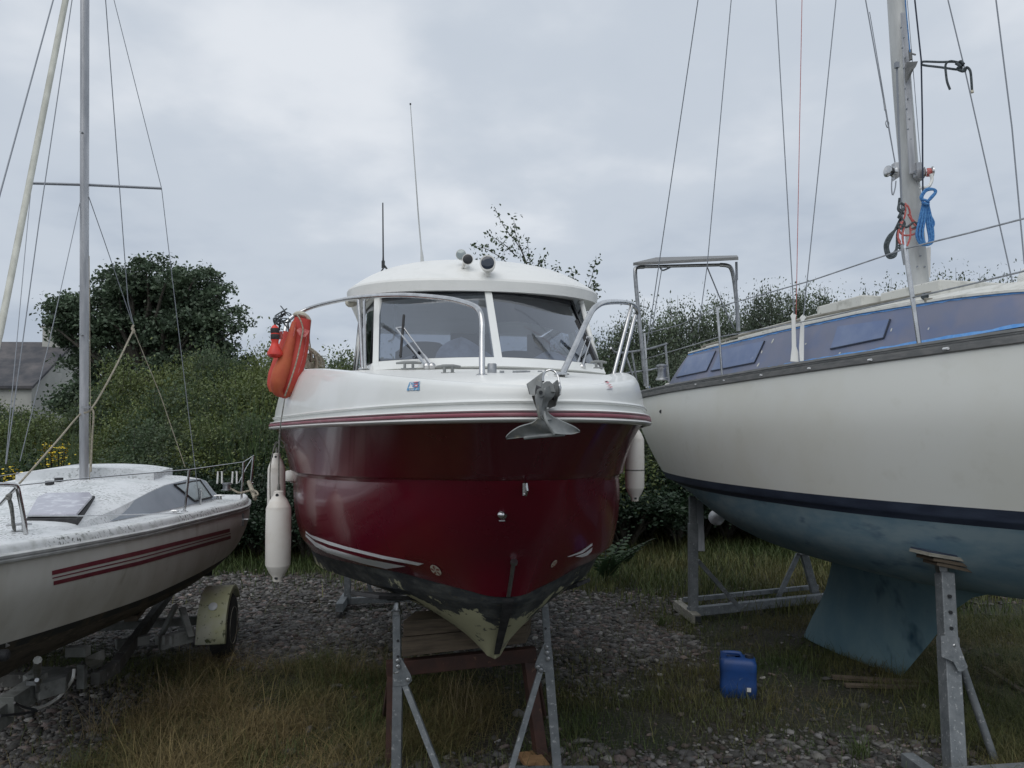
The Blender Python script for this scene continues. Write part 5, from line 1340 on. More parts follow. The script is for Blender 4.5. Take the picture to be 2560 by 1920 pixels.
q = MB(); q.tube(smoothpath([jp(-.115, 0, .30), jp(-.112, 0, .325), jp(-.09, 0, .333), jp(-.0, 0, .334), jp(.02, 0, .325), jp(.03, 0, .30)], 22), .02, 10, flat=.75, flatdir=(0, 0, 1)); q.prism([jp(-.13, -.03, .29), jp(-.085, -.03, .29), jp(-.085, .03, .29), jp(-.13, .03, .29)], (0, 0, .045)); q.build('handle', 'can_blue', jc, smooth=50)
q = MB(); q.lathe(jp(.085, 0, .298), (0, 0, 1), [(.027, 0), (.032, .004), (.032, .03), (.027, .034)], 20); q.build('cap', 'plastic_black', jc)
q = MB(); q.box(jp(.075, -.108, .09), (.03, .004, .03), Rz); q.build('label_scrap', 'plastic_white', jc, smooth=0)
# planks and sticks lost in the grass
for (a, b, w_, m_n, lab) in ((at(2080, 1690, 6.35), at(2330, 1702, 6.2), .07, 'timber', 'old flat plank in the grass under the tip of the yacht keel'), (at(2112, 1708, 6.15), at(2300, 1712, 6.1), .05, 'timber', 'thin batten in front of the plank under the yacht keel'),
                        (at(2462, 1665, 6.6), at(2575, 1735, 5.9), .05, 'timber', 'rotten pole lying in the grass at the right edge')):
    a = Vector((a.x, a.y, .03)); b = Vector((b.x, b.y, .03)); o = MB().bar(a, b, w_, .025).build('plank', m_n, None, smooth=0, bevel=.003); tag(o, lab, 'plank')
# ================================================================== BIG YACHT (right)
TY = R(14); YC = Vector((3.1, 7.0, 0)); YF = Vector((math.sin(TY), -math.cos(TY), 0)); YL = Vector((-math.cos(TY), -math.sin(TY), 0))
def yp(t, n, z): return YC + YF * t + YL * n + Vector((0, 0, z))
ya = thing('yacht', 'big white sailing yacht with blue cabin side and worn blue keel standing on the right', 'yacht', yp(0, 0, 0))
NS = 64
def lony(t, n, z): return crom([(a, b, c) for a, b, c in zip(t, n, z if isinstance(z, (list, tuple)) else [z] * len(t))], NS)
YG = lony([-2.38, -1.9, -1.2, -.3, .75, 1.6, 2.5, 3.3, 3.9, 4.2], [1.03, 1.10, 1.17, 1.20, 1.17, 1.05, .80, .47, .17, 0], [2.49, 2.495, 2.505, 2.515, 2.535, 2.56, 2.60, 2.64, 2.67, 2.69])
YM = lony([-2.38, -1.9, -1.2, -.3, .75, 1.6, 2.5, 3.25, 3.8, 4.05], [1.02, 1.10, 1.19, 1.235, 1.21, 1.09, .82, .46, .15, 0], 2.12)
YW = lony([-2.28, -1.9, -1.2, -.3, .75, 1.55, 2.4, 3.1, 3.55, 3.7], [.80, .93, 1.08, 1.17, 1.16, 1.03, .74, .38, .10, 0], [1.60, 1.595, 1.59, 1.585, 1.585, 1.585, 1.585, 1.585, 1.585, 1.585])
YS = lony([-2.25, -1.9, -1.2, -.3, .75, 1.55, 2.38, 3.05, 3.48, 3.62], [.70, .86, 1.03, 1.13, 1.12, .99, .70, .34, .08, 0], [1.535, 1.51, 1.485, 1.475, 1.473, 1.470, 1.470, 1.470, 1.470, 1.470])
YB = lony([-2.2, -1.85, -1.2, -.3, .75, 1.5, 2.2, 2.85, 3.2, 3.3], [.34, .52, .80, .97, .97, .84, .56, .22, .05, 0], [1.47, 1.40, 1.28, 1.20, 1.17, 1.17, 1.19, 1.25, 1.32, 1.34])
YR = lony([-2.15, -1.8, -1.2, -.3, .75, 1.5, 2.1, 2.7, 3.0, 3.1], [.13, .26, .46, .60, .60, .50, .30, .1, .02, 0], [1.44, 1.34, 1.13, 1.01, .97, .97, 1.0, 1.1, 1.2, 1.24])
YK = lony([-2.1, -1.8, -1.2, -.3, .75, 1.4, 2.0, 2.55, 2.9, 3.0], [.0] * 10, [1.43, 1.32, 1.06, .92, .875, .88, .92, 1.02, 1.14, 1.2])
def cross(rows, n):
    """smooth the section through the given long curves"""
    res = [[] for _ in range(n)]
    for i in range(NS):
        pts_ = crom([r_[i] for r_ in rows], n)
        for k in range(n): res[k].append(pts_[k])
    return res
def bothsides(rows, T): return [[T(p.x, p.y, p.z) for p in r_] for r_ in rows] , [[T(p.x, -p.y, p.z) for p in r_] for r_ in rows]
allr = cross([YG, YM, YW, YS, YB, YR, YK], 49)    # 8 per span
a, b = bothsides(allr[:17], yp)
mb = MB(); mb.grid(a); mb.grid(b, flip=True); mb.build('hull', 'yacht_hull', ya, smooth=60)
bv_yh = MB().grid(a); bv_yh.grid(b)
a, b = bothsides(allr[16:25], yp); mb = MB(); mb.grid(a); mb.grid(b, flip=True); mb.build('boot_stripe', 'boot_navy', ya, smooth=60); bv_yh.grid(a)
a, b = bothsides(allr[24:], yp); mb = MB(); mb.grid(a); mb.grid(b, flip=True); mb.build('underbody', 'antifoul_blue', ya, smooth=60); bv_yb = bvh_of(mb)
bv_yh = bvh_of(bv_yh)
# transom
tp = [r_[0] for r_ in allr]
mb = MB(); c_ = yp(-2.3, 0, 2.1); L_ = [yp(p.x, p.y, p.z) for p in tp] + [yp(p.x, -p.y, p.z) for p in reversed(tp)]
mb.add(L_ + [c_], [(i, (i + 1) % len(L_), len(L_)) for i in range(len(L_))]); mb.build('transom', 'yacht_hull', ya, smooth=0)
# deck
mb = MB(); mb.grid([[yp(p.x, p.y * f, p.z + .03 + .04 * (1 - f * f)) for p in YG] for f in [1 - k / 6 for k in range(13)]]); mb.build('deck', 'yacht_deck', ya)
# grey toe rail: deep rubbing strake with ribs, screws and white slots
def ysweep(curve, prof, name, m, parent):
    q = MB(); rw = []
    for a_, b_ in prof:
        row = []
        for i, p in enumerate(curve):
            A = curve[max(i - 1, 0)]; B = curve[min(i + 1, NS - 1)]; d_ = (B - A); nrm_ = Vector((-d_.y, d_.x, 0)).normalized()
            row.append(yp(*(p + nrm_ * a_ + Vector((0, 0, b_)))))
        rw.append(row)
    q.grid(rw); q.grid([[yp(*((YC * 0) + Vector(((v - YC).dot(YF), -(v - YC).dot(YL), v.z)))) for v in r_] for r_ in rw], flip=True)
    return q.build(name, m, parent, smooth=30)
tr_ = ysweep(YG, [(-.05, .045), (.0, .05), (.018, .047), (.022, .03), (.016, .028), (.016, .004), (.022, .002), (.020, -.034), (.014, -.04), (0, -.042)], 'toe_rail', 'toe_rail', ya)
ysweep(YG, [(.0165, .018), (.0200, .016), (.0165, .013)], 'rail_groove', 'steel_dull', tr_)
bv_tr = MB(); bv_tr.grid([[yp(p.x, p.y + .021, p.z + .05) for p in YG], [yp(p.x, p.y + .021, p.z - .042) for p in YG]]); bv_tr = bvh_of(bv_tr)
for (px, py, s_) in ((1740, 961, .6), (1811, 951, .6), (1904, 938, 1.0), (2024, 921, 1.3), (2176, 900, 1.6), (2366, 872, 2.0)):
    c_ = hit(bv_tr, px, py, .006)
    if c_: q = MB(); q.tube([c_ - YF * .010 * s_, c_ + YF * .010 * s_], .006 + .0015 * s_, 8); q.build('rail_slot', 'stripe_white', tr_, smooth=60)
q = MB()
for k in range(40):
    p = YG[int(2 + k * 1.5)]; q.lathe(yp(p.x, p.y + .014, p.z + .016), YL, [(.004, 0), (.004, .004)], 6)
q.build('rail_screw', 'steel', tr_)
# drain in the topside
c_ = hit(bv_yh, 1653, 1029, .002)
if c_: q = MB(); q.lathe(c_, -ray(1653, 1029), [(.02, 0), (.02, .006), (.013, .007), (.012, .002)], 16); q.build('skin_fitting', 'plastic_black', ya)
# coachroof
def cbase(t): return float(np.interp(t, [-2.0, -1.0, 0, 1, 2, 2.6, 3.1], [.86, .88, .87, .80, .62, .44, .2]))
def ctop(t): return cbase(t) * .86 - .01
def zb(t): return float(np.interp(t, [-2.0, 0, 1, 2, 2.6, 3.2], [2.56, 2.60, 2.63, 2.68, 2.72, 2.76]))
def zt(t): return float(np.interp(t, [-2.0, -1.6, -1.0, 0, 1, 1.8, 2.2, 2.6, 2.9, 3.15], [2.925, 2.93, 2.94, 2.955, 2.965, 2.955, 2.93, 2.88, 2.83, 2.775]))
ts = [-2.0 + 5.15 * k / 48 for k in range(49)]
def cside(f, lift=0.0, t0=-2.0, t1=3.15, n=48, sg=1):
    """point rows on the cabin side; f=0 foot, 1 top; aft end raked forward at the top"""
    row = []
    for k in range(n + 1):
        t = t0 + (t1 - t0) * k / n; rk = .30 * f * max(0, 1 - (t + 2.0) / .9) if t < -1.1 else 0
        nn = cbase(t) * (1 - f) + ctop(t) * f + lift + .012 * math.sin(math.pi * f)
        row.append(yp(t + rk, sg * nn, zb(t) * (1 - f) + zt(t) * f + .0))
    return row
for sg in (1, -1):
    q = MB(); q.grid([cside(f, sg=sg) for f in (0, .25, .5, .75, 1)], flip=sg < 0); o = q.build('cabin_side', 'cabin_blue', ya, smooth=50)
    if sg == 1: bv_cs = bvh_of(q)
def tap(f, amp, seed):
    rr = random.Random(seed); row = cside(f, .002, n=90); return [p + Vector((0, 0, rr.uniform(-amp, amp))) for p in row]
q = MB(); q.grid([cside(-.01, .003, n=90), tap(.075, .006, 1)]); q.build('masking_tape', 'tape_blue', ya, smooth=0)
q = MB(); q.grid([tap(.945, .005, 2), cside(1.0, .003, n=90)]); q.build('masking_tape', 'tape_blue', ya, smooth=0)
# roof with rounded edge and crown
rws = []
for f in [k / 16 for k in range(17)]:
    u = 1 - 2 * f; row = []
    for t in ts:
        rk = .30 * max(0, 1 - (t + 2.0) / .9) if t < -1.1 else 0
        row.append(yp(t + rk, u * (ctop(t) + .012), zt(t) + .012 + .11 * (1 - abs(u) ** 2.2) * min(1, (ctop(t) / .5))))
    rws.append(row)
q = MB(); q.grid(rws); q.grid([cside(1.0, .0), cside(1.0, .016), [p + Vector((0, 0, .016)) for p in cside(1.0, .014)]]); q.build('coachroof', 'yacht_deck', ya, smooth=50)
# aft bulkhead
q = MB(); q.add([yp(-2.0, .86, 2.56), yp(-2.0, -.86, 2.56), yp(-1.7, -.73, 2.94), yp(-1.7, 0, 3.04), yp(-1.7, .73, 2.94)], [(0, 1, 2, 3, 4)]); q.build('aft_bulkhead', 'yacht_deck', ya, smooth=0)
# windows: recessed frames masked over
def win(c4, parent=ya):
    rw = []
    for j in range(7):
        f = j / 6; row = []
        for i in range(13):
            g_ = i / 12
            x_ = (c4[0][0] * (1 - g_) + c4[1][0] * g_) * (1 - f) + (c4[3][0] * (1 - g_) + c4[2][0] * g_) * f
            y_ = (c4[0][1] * (1 - g_) + c4[1][1] * g_) * (1 - f) + (c4[3][1] * (1 - g_) + c4[2][1] * g_) * f
            row.append(hit(bv_cs, x_, y_, .008))
        rw.append(row)
    if any(p is None for r_ in rw for p in r_): print('win miss', c4); return
    w_ = MB().grid(rw).build('window', 'window_blue', parent, smooth=30)
    MB().tube(rw[-1] + [r_[-1] for r_ in reversed(rw)], .0065, 6).build('window_seal', 'boot_navy', w_)
win([(1721, 893), (1791, 878), (1768, 928), (1692, 944)]); win([(1802, 876), (1913, 853), (1888, 907), (1779, 928)]); win([(2096, 817), (2227, 799), (2211, 846), (2078, 873)])
for (px, py, s_, t_) in ((1932, 853, 7, -.5), (1896, 912, 6, -.4), (2015, 860, 3, -.4), (2229, 825, 5, -.6), (2322, 822, 4, -.5), (2100, 883, 3, 0), (1905, 880, 4, -.6)):
    q = MB(); decal(q, bv_cs, ell(px, py, s_, 1.6, t_ - .6, 8), .003); q.build('filler_spot', 'yacht_deck', ya, smooth=0, label='small pale patch of filler')
# grab rail & roof furniture
q = MB(); q.tube([yp(-1.5, .66, 2.99), yp(-.6, .68, 3.01), yp(0.4, .66, 3.03), yp(1.6, .56, 3.03)], .012, 6)
for t in (-1.5, -.9, -.3, .4, 1.0, 1.6): q.box(yp(t, .66 - .05 * max(0, t), 2.975), (.05, .02, .03))
q.build('grab_rail', 'timber_pale', ya)
def slab(t0, t1, n0, n1, z0, z1, name_, m='yacht_deck', b=.012):
    q = MB(); q.prism([yp(t0, n0, z0), yp(t1, n0, z0 + (zt(t1) - zt(t0))), yp(t1, n1, z0 + (zt(t1) - zt(t0))), yp(t0, n1, z0)], (0, 0, z1 - z0)); return q.build(name_, m, ya, smooth=0, bevel=b)
slab(-1.2, .22, .42, -.42, 3.02, 3.09, 'sliding_hatch'); slab(.22, .80, .48, -.48, 3.03, 3.155, 'hatch_garage'); slab(.84, 1.45, .34, -.34, 3.04, 3.17, 'mast_step')
slab(-1.8, -1.5, .5, -.5, 2.97, 3.02, 'hatch_track')
q = MB(); q.tube(smoothpath([yp(1.95, .1, 3.02), yp(2.0, .1, 3.09), yp(2.15, .05, 3.13), yp(2.4, -.05, 3.10), yp(2.45, -.05, 3.02)], 16), [.05, .07, .08, .085, .09, .09, .09, .09, .09, .085, .08, .075, .07, .06, .05, .04], 12); q.build('vent_cowl', 'roof_white', ya)
q = MB(); q.box(at(2226, 736, 6.2), (.09, .07, .025)); q.box(at(2226, 741, 6.2), (.05, .05, .02)); q.build('deck_block', 'rubber_black', ya, smooth=0)
q = MB(); q.lathe(at(2312, 741, 5.35), -ray(2312, 741), [(.026, 0), (.026, .02), (.02, .03)], 14); q.build('deck_plug', 'rope_black', ya)
# stanchions and lifelines
def stan(top, bot, d0_, d1_, r_=.0135):
    q = MB(); q.tube([at(*bot, d1_), at(*top, d0_)], r_, 10); q.lathe(at(*bot, d1_), (0, 0, 1), [(.032, -.01), (.032, .008), (.018, .014)], 14); return q.build('stanchion', 'steel', ya)
stan((1793, 768), (1806, 943), 7.35, 7.35, .012); stan((2263, 622), (2299, 866), 5.12, 5.05, .0155); stan((1611, 833), (1620, 968), 8.75, 8.75, .012)
q = MB(); q.tube([at(2255, 612, 5.12), at(2258, 640, 5.12), at(2262, 662, 5.12)], .010, 8); q.build('stanchion_clamp', 'steel_dull', ya)
LL = [[(1611, 835, 8.75), (1700, 812, 8.1), (1794, 768, 7.35), (2030, 701, 6.1), (2262, 622, 5.12), (2420, 583, 4.6), (2600, 536, 4.1)],
      [(1613, 898, 8.75), (1800, 842, 7.35), (2030, 800, 6.1), (2280, 744, 5.08), (2420, 712, 4.6), (2600, 668, 4.1)]]
for L_ in LL:
    q = MB(); P_ = [at(*p) for p in L_]; q.tube(P_, .0055, 6); q.build('lifeline', 'steel_dull', ya)
# pushpit
q = MB(); dA, dB, dC = 8.9, 9.1, 9.35
q.tube(smoothpath([at(1527, 870, 8.6), at(1536, 880, 8.7), at(1560, 882, 8.8), at(1620, 873, 9.1), at(1664, 861, 9.3), at(1664, 868, 9.3), at(1672, 955, 9.3)], 30), .014, 8)
q.tube([at(1566, 933, 8.8), at(1625, 925, 9.1), at(1668, 915, 9.3)], .011, 8)
for x0, x1, d_ in ((1562, 1592, 8.8), (1580, 1594, 8.85)): q.tube([at(x0, 882, d_), at(x1, 968, d_)], .012, 8)
q.build('pushpit', 'steel_dull', ya)
# winch + cockpit coaming
q = MB(); q.lathe(at(1655, 950, 8.6), (0, 0, 1), [(.075, 0), (.07, .02), (.055, .03), (.05, .09), (.06, .13), (.055, .14), (.07, .15), (.07, .17), (.03, .18)], 20); q.build('winch', 'steel_dull', ya)
q = MB(); q.prism([yp(-2.3, .75, 2.53), yp(-1.95, .80, 2.53), yp(-1.95, .62, 2.53), yp(-2.3, .57, 2.53)], (0, 0, .10)); q.build('cockpit_coaming', 'yacht_deck', ya, smooth=0, bevel=.02)
# solar arch
q = MB(); q.tube(smoothpath([at(1614, 965, 9.0), at(1603, 850, 9.0), at(1592, 735, 9.0), at(1588, 680, 9.0), at(1592, 669, 9.05), at(1610, 667, 9.1)], 26), .024, 10)
q.tube(smoothpath([at(1846, 828, 9.3), at(1842, 760, 9.3), at(1835, 700, 9.3), at(1828, 672, 9.3), at(1818, 664, 9.3), at(1800, 662, 9.3)], 26), .026, 10); q.tube([at(1606, 667, 9.1), at(1805, 662, 9.3)], .02, 8); q.build('arch_frame', 'steel_dull', ya)
q = MB(); q.tube([at(1841, 655, 9.2), at(1842, 700, 9.2)], .016, 8); q.tube([at(1842, 700, 9.2), at(1843, 824, 9.25)], .007, 6); q.tube([at(1768, 668, 9.25), at(1806, 760, 9.3), at(1836, 822, 9.35)], .008, 6); q.build('arch_stay', 'wire', ya)
q = MB(); q.prism([at(1583, 664, 8.8), at(1846, 650, 9.0), at(1843, 645, 9.6), at(1640, 650, 9.7)], (0, 0, .035)); q.build('solar_panel', 'toe_rail', ya, smooth=0)
q = MB(); q.tube(smoothpath([at(1650, 668, 9.1), at(1656, 676, 9.1), at(1668, 672, 9.1), at(1676, 668, 9.1)], 10), .01, 6); q.build('panel_cable', 'wire', ya)
# chainplates: paired white straps
for pts_, d_ in (([(1976, 903), (1997, 905), (1996, 880), (1991, 866), (1989, 796), (1991, 788), (1982, 781), (1976, 789), (1979, 797), (1980, 868)], 6.28), ([(2000, 903), (2010, 902), (2011, 800), (2016, 793), (2008, 785), (2000, 793), (2002, 800), (1998, 870)], 6.24)):
    q = MB(); q.prism([at(x_, y_, d_) for x_, y_ in pts_], (.005, .02, 0)); q.build('chainplate', 'roof_white', ya, smooth=30, bevel=.003)
# keel
def kz(px, py): return None
def keelpt(t, z, w_): return (yp(t, w_, z), yp(t, -w_, z))
prof = [(.97, -.26, 1.95), (.90, -.26, 1.55), (.82, -.27, 1.34), (.70, -.31, 1.18), (.55, -.37, 1.06), (.40, -.46, .94), (.25, -.57, .81), (.10, -.67, .68), (.015, -.72, .60)]
rw = []
for (z, t0, t1) in prof:
    row = []; N_ = 20
    for k in range(N_ + 1):
        f = k / N_; w_ = .085 * (math.sin(math.pi * f ** .75)) ** .65 + (.035 if z > .8 else 0) * math.sin(math.pi * f); row.append(yp(t0 + (t1 - t0) * f, w_, z))
    for k in range(N_ - 1, 0, -1):
        f = k / N_; w_ = .085 * (math.sin(math.pi * f ** .75)) ** .65; row.append(yp(t0 + (t1 - t0) * f, -w_, z))
    row.append(row[0]); rw.append(row)
# bottom edge slopes: aft end higher than forward end
for i, row in enumerate(rw):
    if i >= 5:
        for p in row: p.z += 0.0
q = MB(); q.grid(rw); q.add(rw[-1][:-1], [tuple(range(len(rw[-1]) - 1))]); q.build('keel', 'keel_blue', ya, smooth=35)
# mast
mp = [at(2300, 728, 6.16), at(2262, 300, 6.22), at(2241, 0, 6.28), at(2180, -1000, 6.5)]
q = MB(); q.tube([mp[0] - Vector((0, 0, .12))] + crom(mp, 8), [.064] * 9, 20, flat=1.25, flatdir=YF); mast = q.build('mast', 'mast_pale', ya, smooth=60)
q = MB(); q.bar(at(2259, 32, 6.12), at(2281, 435, 6.08), .045, .02, (0, 1, 0)); q.build('mast_track', 'mast_alloy', mast, smooth=0, bevel=.002)
q = MB()
for k in range(14):
    u = k / 13; p = at(2254 + 22 * u + (3 if k % 2 else -2), 70 + 330 * u, 6.09); q.lathe(p, (0, -1, 0), [(.006, 0), (.006, .012)], 8)
for x_, y_ in ((2292, 667), (2311, 667), (2290, 590), (2300, 640)): q.lathe(at(x_, y_, 6.09), (0, -1, 0), [(.007, 0), (.007, .012)], 8)
q.lathe(at(2287, 432, 6.08), (0, -1, 0), [(.016, 0), (.016, .02)], 6); q.build('rivet', 'wire', mast)
q = MB(); q.tube([at(2242, 165, 6.06), at(2247, 330, 6.05), at(2257, 600, 6.03)], .009, 6); q.box(at(2242, 163, 6.05), (.03, .03, .045)); q.build('halyard_conduit', 'wire', mast)
q = MB(); q.prism([at(2268, 155, 6.05), at(2295, 153, 6.0), at(2290, 166, 6.0), at(2282, 176, 6.02), at(2276, 192, 6.04), at(2268, 204, 6.06), at(2266, 190, 6.07)], (0, .03, 0)); q.tube([at(2275, 125, 6.05), at(2277, 150, 6.05)], .014, 8); q.tube([at(2279, 134, 6.02), at(2289, 137, 6.0)], .007, 6); q.tube([at(2281, 172, 6.0), at(2272, 188, 6.03)], .012, 8); q.build('gooseneck_fitting', 'toe_rail', mast)
for (cx, cy, sg, m2) in ((2228, 430, -1, 'plastic_black'), (2316, 432, 1, 'rope_red')):
    q = MB(); c_ = at(cx, cy, 6.05); q.prism([at(cx - sg * 9, 405, 6.08), at(cx - sg * 24, 405, 6.05), at(cx - sg * 24, 440, 6.05), at(cx - sg * 9, 450, 6.08)], (0, .06, 0)); w_ = q.build('winch_bracket', 'mast_alloy', mast, smooth=0, bevel=.003)
    q = MB(); q.lathe(c_ - Vector((sg * .03, 0, 0)), (sg, -.25, 0), [(.03, 0), (.045, .01), (.03, .02), (.028, .055), (.045, .065), (.045, .075), (.02, .085)], 18); q.build('mast_winch', 'steel', w_)
    q = MB(); q.lathe(c_ - Vector((sg * .008, .005, 0)), (sg, -.25, 0), [(.029, 0), (.034, .01), (.034, .03), (.029, .04)], 18); q.build('wound_line', m2, w_)
q = MB(); q.tube(smoothpath([at(2327, 435, 6.0), at(2330, 450, 6.0), at(2322, 466, 6.0), at(2308, 470, 6.02), at(2302, 470, 6.05)], 16), .013, 8); q.build('line_guide', 'roof_white', mast)
q = MB(); q.tube(smoothpath([at(2230, 442, 6.0), at(2229, 470, 6.0), at(2232, 488, 6.0), at(2238, 470, 6.0), at(2240, 452, 6.0)], 18), .005, 5); q.build('wire_tail', 'wire', mast)
q = MB(); q.prism([at(2312, 620, 6.15), at(2328, 615, 6.15), at(2327, 690, 6.15), at(2320, 701, 6.15), at(2313, 700, 6.15)], (0, .06, 0)); q.build('mast_side_box', 'plastic_white', mast, smooth=0, bevel=.006)
q = MB(); q.tube(smoothpath([at(2316, 712, 6.1), at(2324, 714, 6.1), at(2332, 728, 6.1)], 8), .006, 6); q.build('mast_cable', 'plastic_black', mast)
# standing rigging
def wire_(pts_, r_=.0035, name_='shroud', m='wire', parent=ya, seg=6): return MB().tube([at(*p) for p in pts_], r_, seg).build(name_, m, parent)
wire_([(1985, 785, 6.28), (1940, 0, 6.25), (1883, -1000, 6.2)], .0045); wire_([(1990, 800, 6.3), (2005, 0, 6.25), (2024, -1000, 6.2)], .003, 'halyard', 'rope_red'); wire_([(2009, 788, 6.24), (2090, 0, 6.24), (2192, -1000, 6.24)], .0045)
wire_([(1618, 860, 8.7), (1745, 0, 7.6), (1892, -1000, 6.8)], .0055, 'backstay'); wire_([(1745, 830, 7.6), (1768, 664, 7.4), (1828, 0, 7.0), (1918, -1000, 6.5)], .0045, 'running_stay')
wire_([(1628, 835, 8.6), (1655, 668, 8.5)], .005, 'backstay_tail')
wire_([(2164, 0, 6.2), (2208, 245, 6.16), (2240, 420, 6.1)], .0055, 'mast_line'); wire_([(2174, 30, 6.2), (2212, 255, 6.18), (2238, 408, 6.12)], .0035, 'mast_line')
q = MB(); q.tube([at(2210, 252, 6.16), at(2213, 275, 6.15)], .009, 6); q.tube(smoothpath([at(2217, 300, 6.14), at(2214, 308, 6.14), at(2219, 320, 6.14), at(2222, 308, 6.14), at(2217, 300, 6.14)], 14), .004, 5); q.build('wire_clamp', 'steel_dull', ya)
wire_([(2287, 0, 6.0), (2303, 150, 6.0), (2306, 300, 6.0), (2307, 480, 6.0)], .007, 'halyard', 'boot_navy'); wire_([(2268, 0, 6.05), (2285, 200, 6.05), (2303, 425, 6.1)], .003, 'halyard')
wire_([(2370, 0, 5.6), (2410, 165, 5.55), (2536, 727, 5.3)], .0050); wire_([(2490, 0, 5.4), (2530, 320, 5.3), (2561, 660, 5.2)], .0055)
wire_([(2263, 0, 6.0), (2275, 130, 6.0)], .005, 'halyard', 'rope_blue')
# ropes hung on and beside the mast
rc = thing('tied_rope', 'black rope tied level between the yacht mast halyard and a shroud', 'rope', at(2360, 160, 5.8))
q = MB(); q.tube(smoothpath([at(2408, 165, 5.57), at(2390, 155, 5.6), at(2350, 155, 5.75), at(2309, 154, 5.98), at(2304, 158, 6.0), at(2309, 163, 5.98), at(2350, 168, 5.75), at(2395, 174, 5.6), at(2404, 170, 5.58), at(2394, 160, 5.58), at(2402, 153, 5.56), at(2410, 160, 5.54)], 60), .0085, 8)
q.tube(smoothpath([at(2396, 156, 5.58), at(2375, 153, 5.6), at(2364, 162, 5.62), at(2365, 185, 5.62), at(2368, 205, 5.62), at(2375, 224, 5.62)], 24), .0085, 8)
q.tube(smoothpath([at(2398, 176, 5.56), at(2412, 178, 5.54), at(2416, 168, 5.53), at(2425, 176, 5.52), at(2428, 195, 5.52), at(2430, 226, 5.52)], 24), .0085, 8)
q.tube(smoothpath([at(2390, 158, 5.57), at(2400, 165, 5.55), at(2394, 172, 5.57), at(2408, 178, 5.55), at(2412, 170, 5.54)], 20), .011, 8); q.build('line', 'rope_black', rc)
q = MB(); q.tube([at(2430, 226, 5.52), at(2430, 232, 5.52)], [.010, .013], 8); q.build('frayed_end', 'cloth_cream', rc)
def coil(label, loops, m, r_, seed, loc):
    root = thing('rope_coil', label, 'rope', loc); q = MB()
    for L_ in loops: q.tube(smoothpath([at(*p) for p in L_], 44), r_, 7)
    q.build('coiled_rope', m, root); return root
rs = random.Random(8); bl = []
for k in range(5):
    o_ = (k - 2) * 3.2; dd = 5.98 + rs.uniform(-.04, .03)
    bl.append([(2312 + o_ * .5, 505, dd), (2306 + o_, 545, dd), (2299 + o_ * 1.2, 585, dd), (2306 + o_, 608, dd), (2318 + o_ * .6, 612, dd), (2328 + o_ * .7, 600, dd), (2324 + o_, 560, dd), (2317 + o_ * .4, 508, dd)])
for k in range(3): bl.append([(2308, 506, 5.95), (2306 - k * 2, 492, 5.95), (2316, 477 - k * 2, 5.95), (2334 + k, 474, 5.95), (2337 + k, 482, 5.95), (2328, 492 + k * 2, 5.95), (2317, 506, 5.95)])
bl.append([(2305, 498, 5.93), (2318, 502, 5.92), (2322, 508, 5.93)]); bl.append([(2304, 506, 5.93), (2318, 510, 5.92), (2322, 512, 5.93)]); bl.append([(2316, 515, 5.95), (2324, 535, 5.95), (2334, 555, 5.95), (2332, 566, 5.95), (2325, 560, 5.95)])
coil('bright blue rope coil hanging on the right side of the yacht mast', bl, 'rope_blue', .0095, 1, at(2315, 610, 5.98))
kl = []
for k in range(3): kl.append([(2252, 545, 6.0), (2242 - k, 570, 6.0), (2222 + k * 4, 590, 5.97), (2212 + k * 4, 615, 5.97), (2220 + k * 3, 643 - k * 3, 5.97), (2238, 640 - k * 6, 5.97), (2242, 615, 5.98), (2244, 580, 6.0), (2256, 560, 6.0)])
kl += [[(2249, 495, 6.0), (2247, 520, 6.0), (2252, 530, 5.98), (2245, 545, 5.98), (2258, 525, 5.97), (2262, 515, 5.98), (2250, 508, 5.98), (2246, 525, 5.97), (2262, 535, 5.98)], [(2250, 540, 5.97), (2262, 560, 5.97), (2250, 572, 5.97), (2246, 560, 5.97), (2266, 568, 5.97), (2285, 556, 5.97), (2295, 565, 5.97), (2280, 572, 5.97)], [(2246, 615, 5.98), (2254, 612, 5.97), (2252, 622, 5.97), (2246, 618, 5.97)]]
coil('black rope coil looped on the left side of the yacht mast', kl, 'rope_black', .0095, 2, at(2230, 640, 5.97))
rl = [[(2262, 508, 5.99), (2272, 520, 5.98), (2278, 545, 5.98), (2288, 556, 5.98), (2296, 570, 5.98), (2286, 585, 5.98), (2260, 588, 5.98), (2248, 575, 5.98), (2252, 555, 5.98)], [(2264, 512, 5.97), (2262, 540, 5.97), (2246, 580, 5.97), (2248, 605, 5.97), (2258, 612, 5.97), (2256, 590, 5.97), (2262, 560, 5.97)], [(2275, 560, 5.97), (2276, 590, 5.97), (2268, 615, 5.97)], [(2270, 535, 5.97), (2285, 560, 5.97), (2292, 568, 5.97), (2278, 575, 5.97)], [(2242, 590, 5.99), (2250, 604, 5.99), (2246, 608, 5.99)]]
coil('tangled red rope hanging across the yacht mast between the black and blue coils', rl, 'rope_red', .0075, 3, at(2265, 615, 5.97))

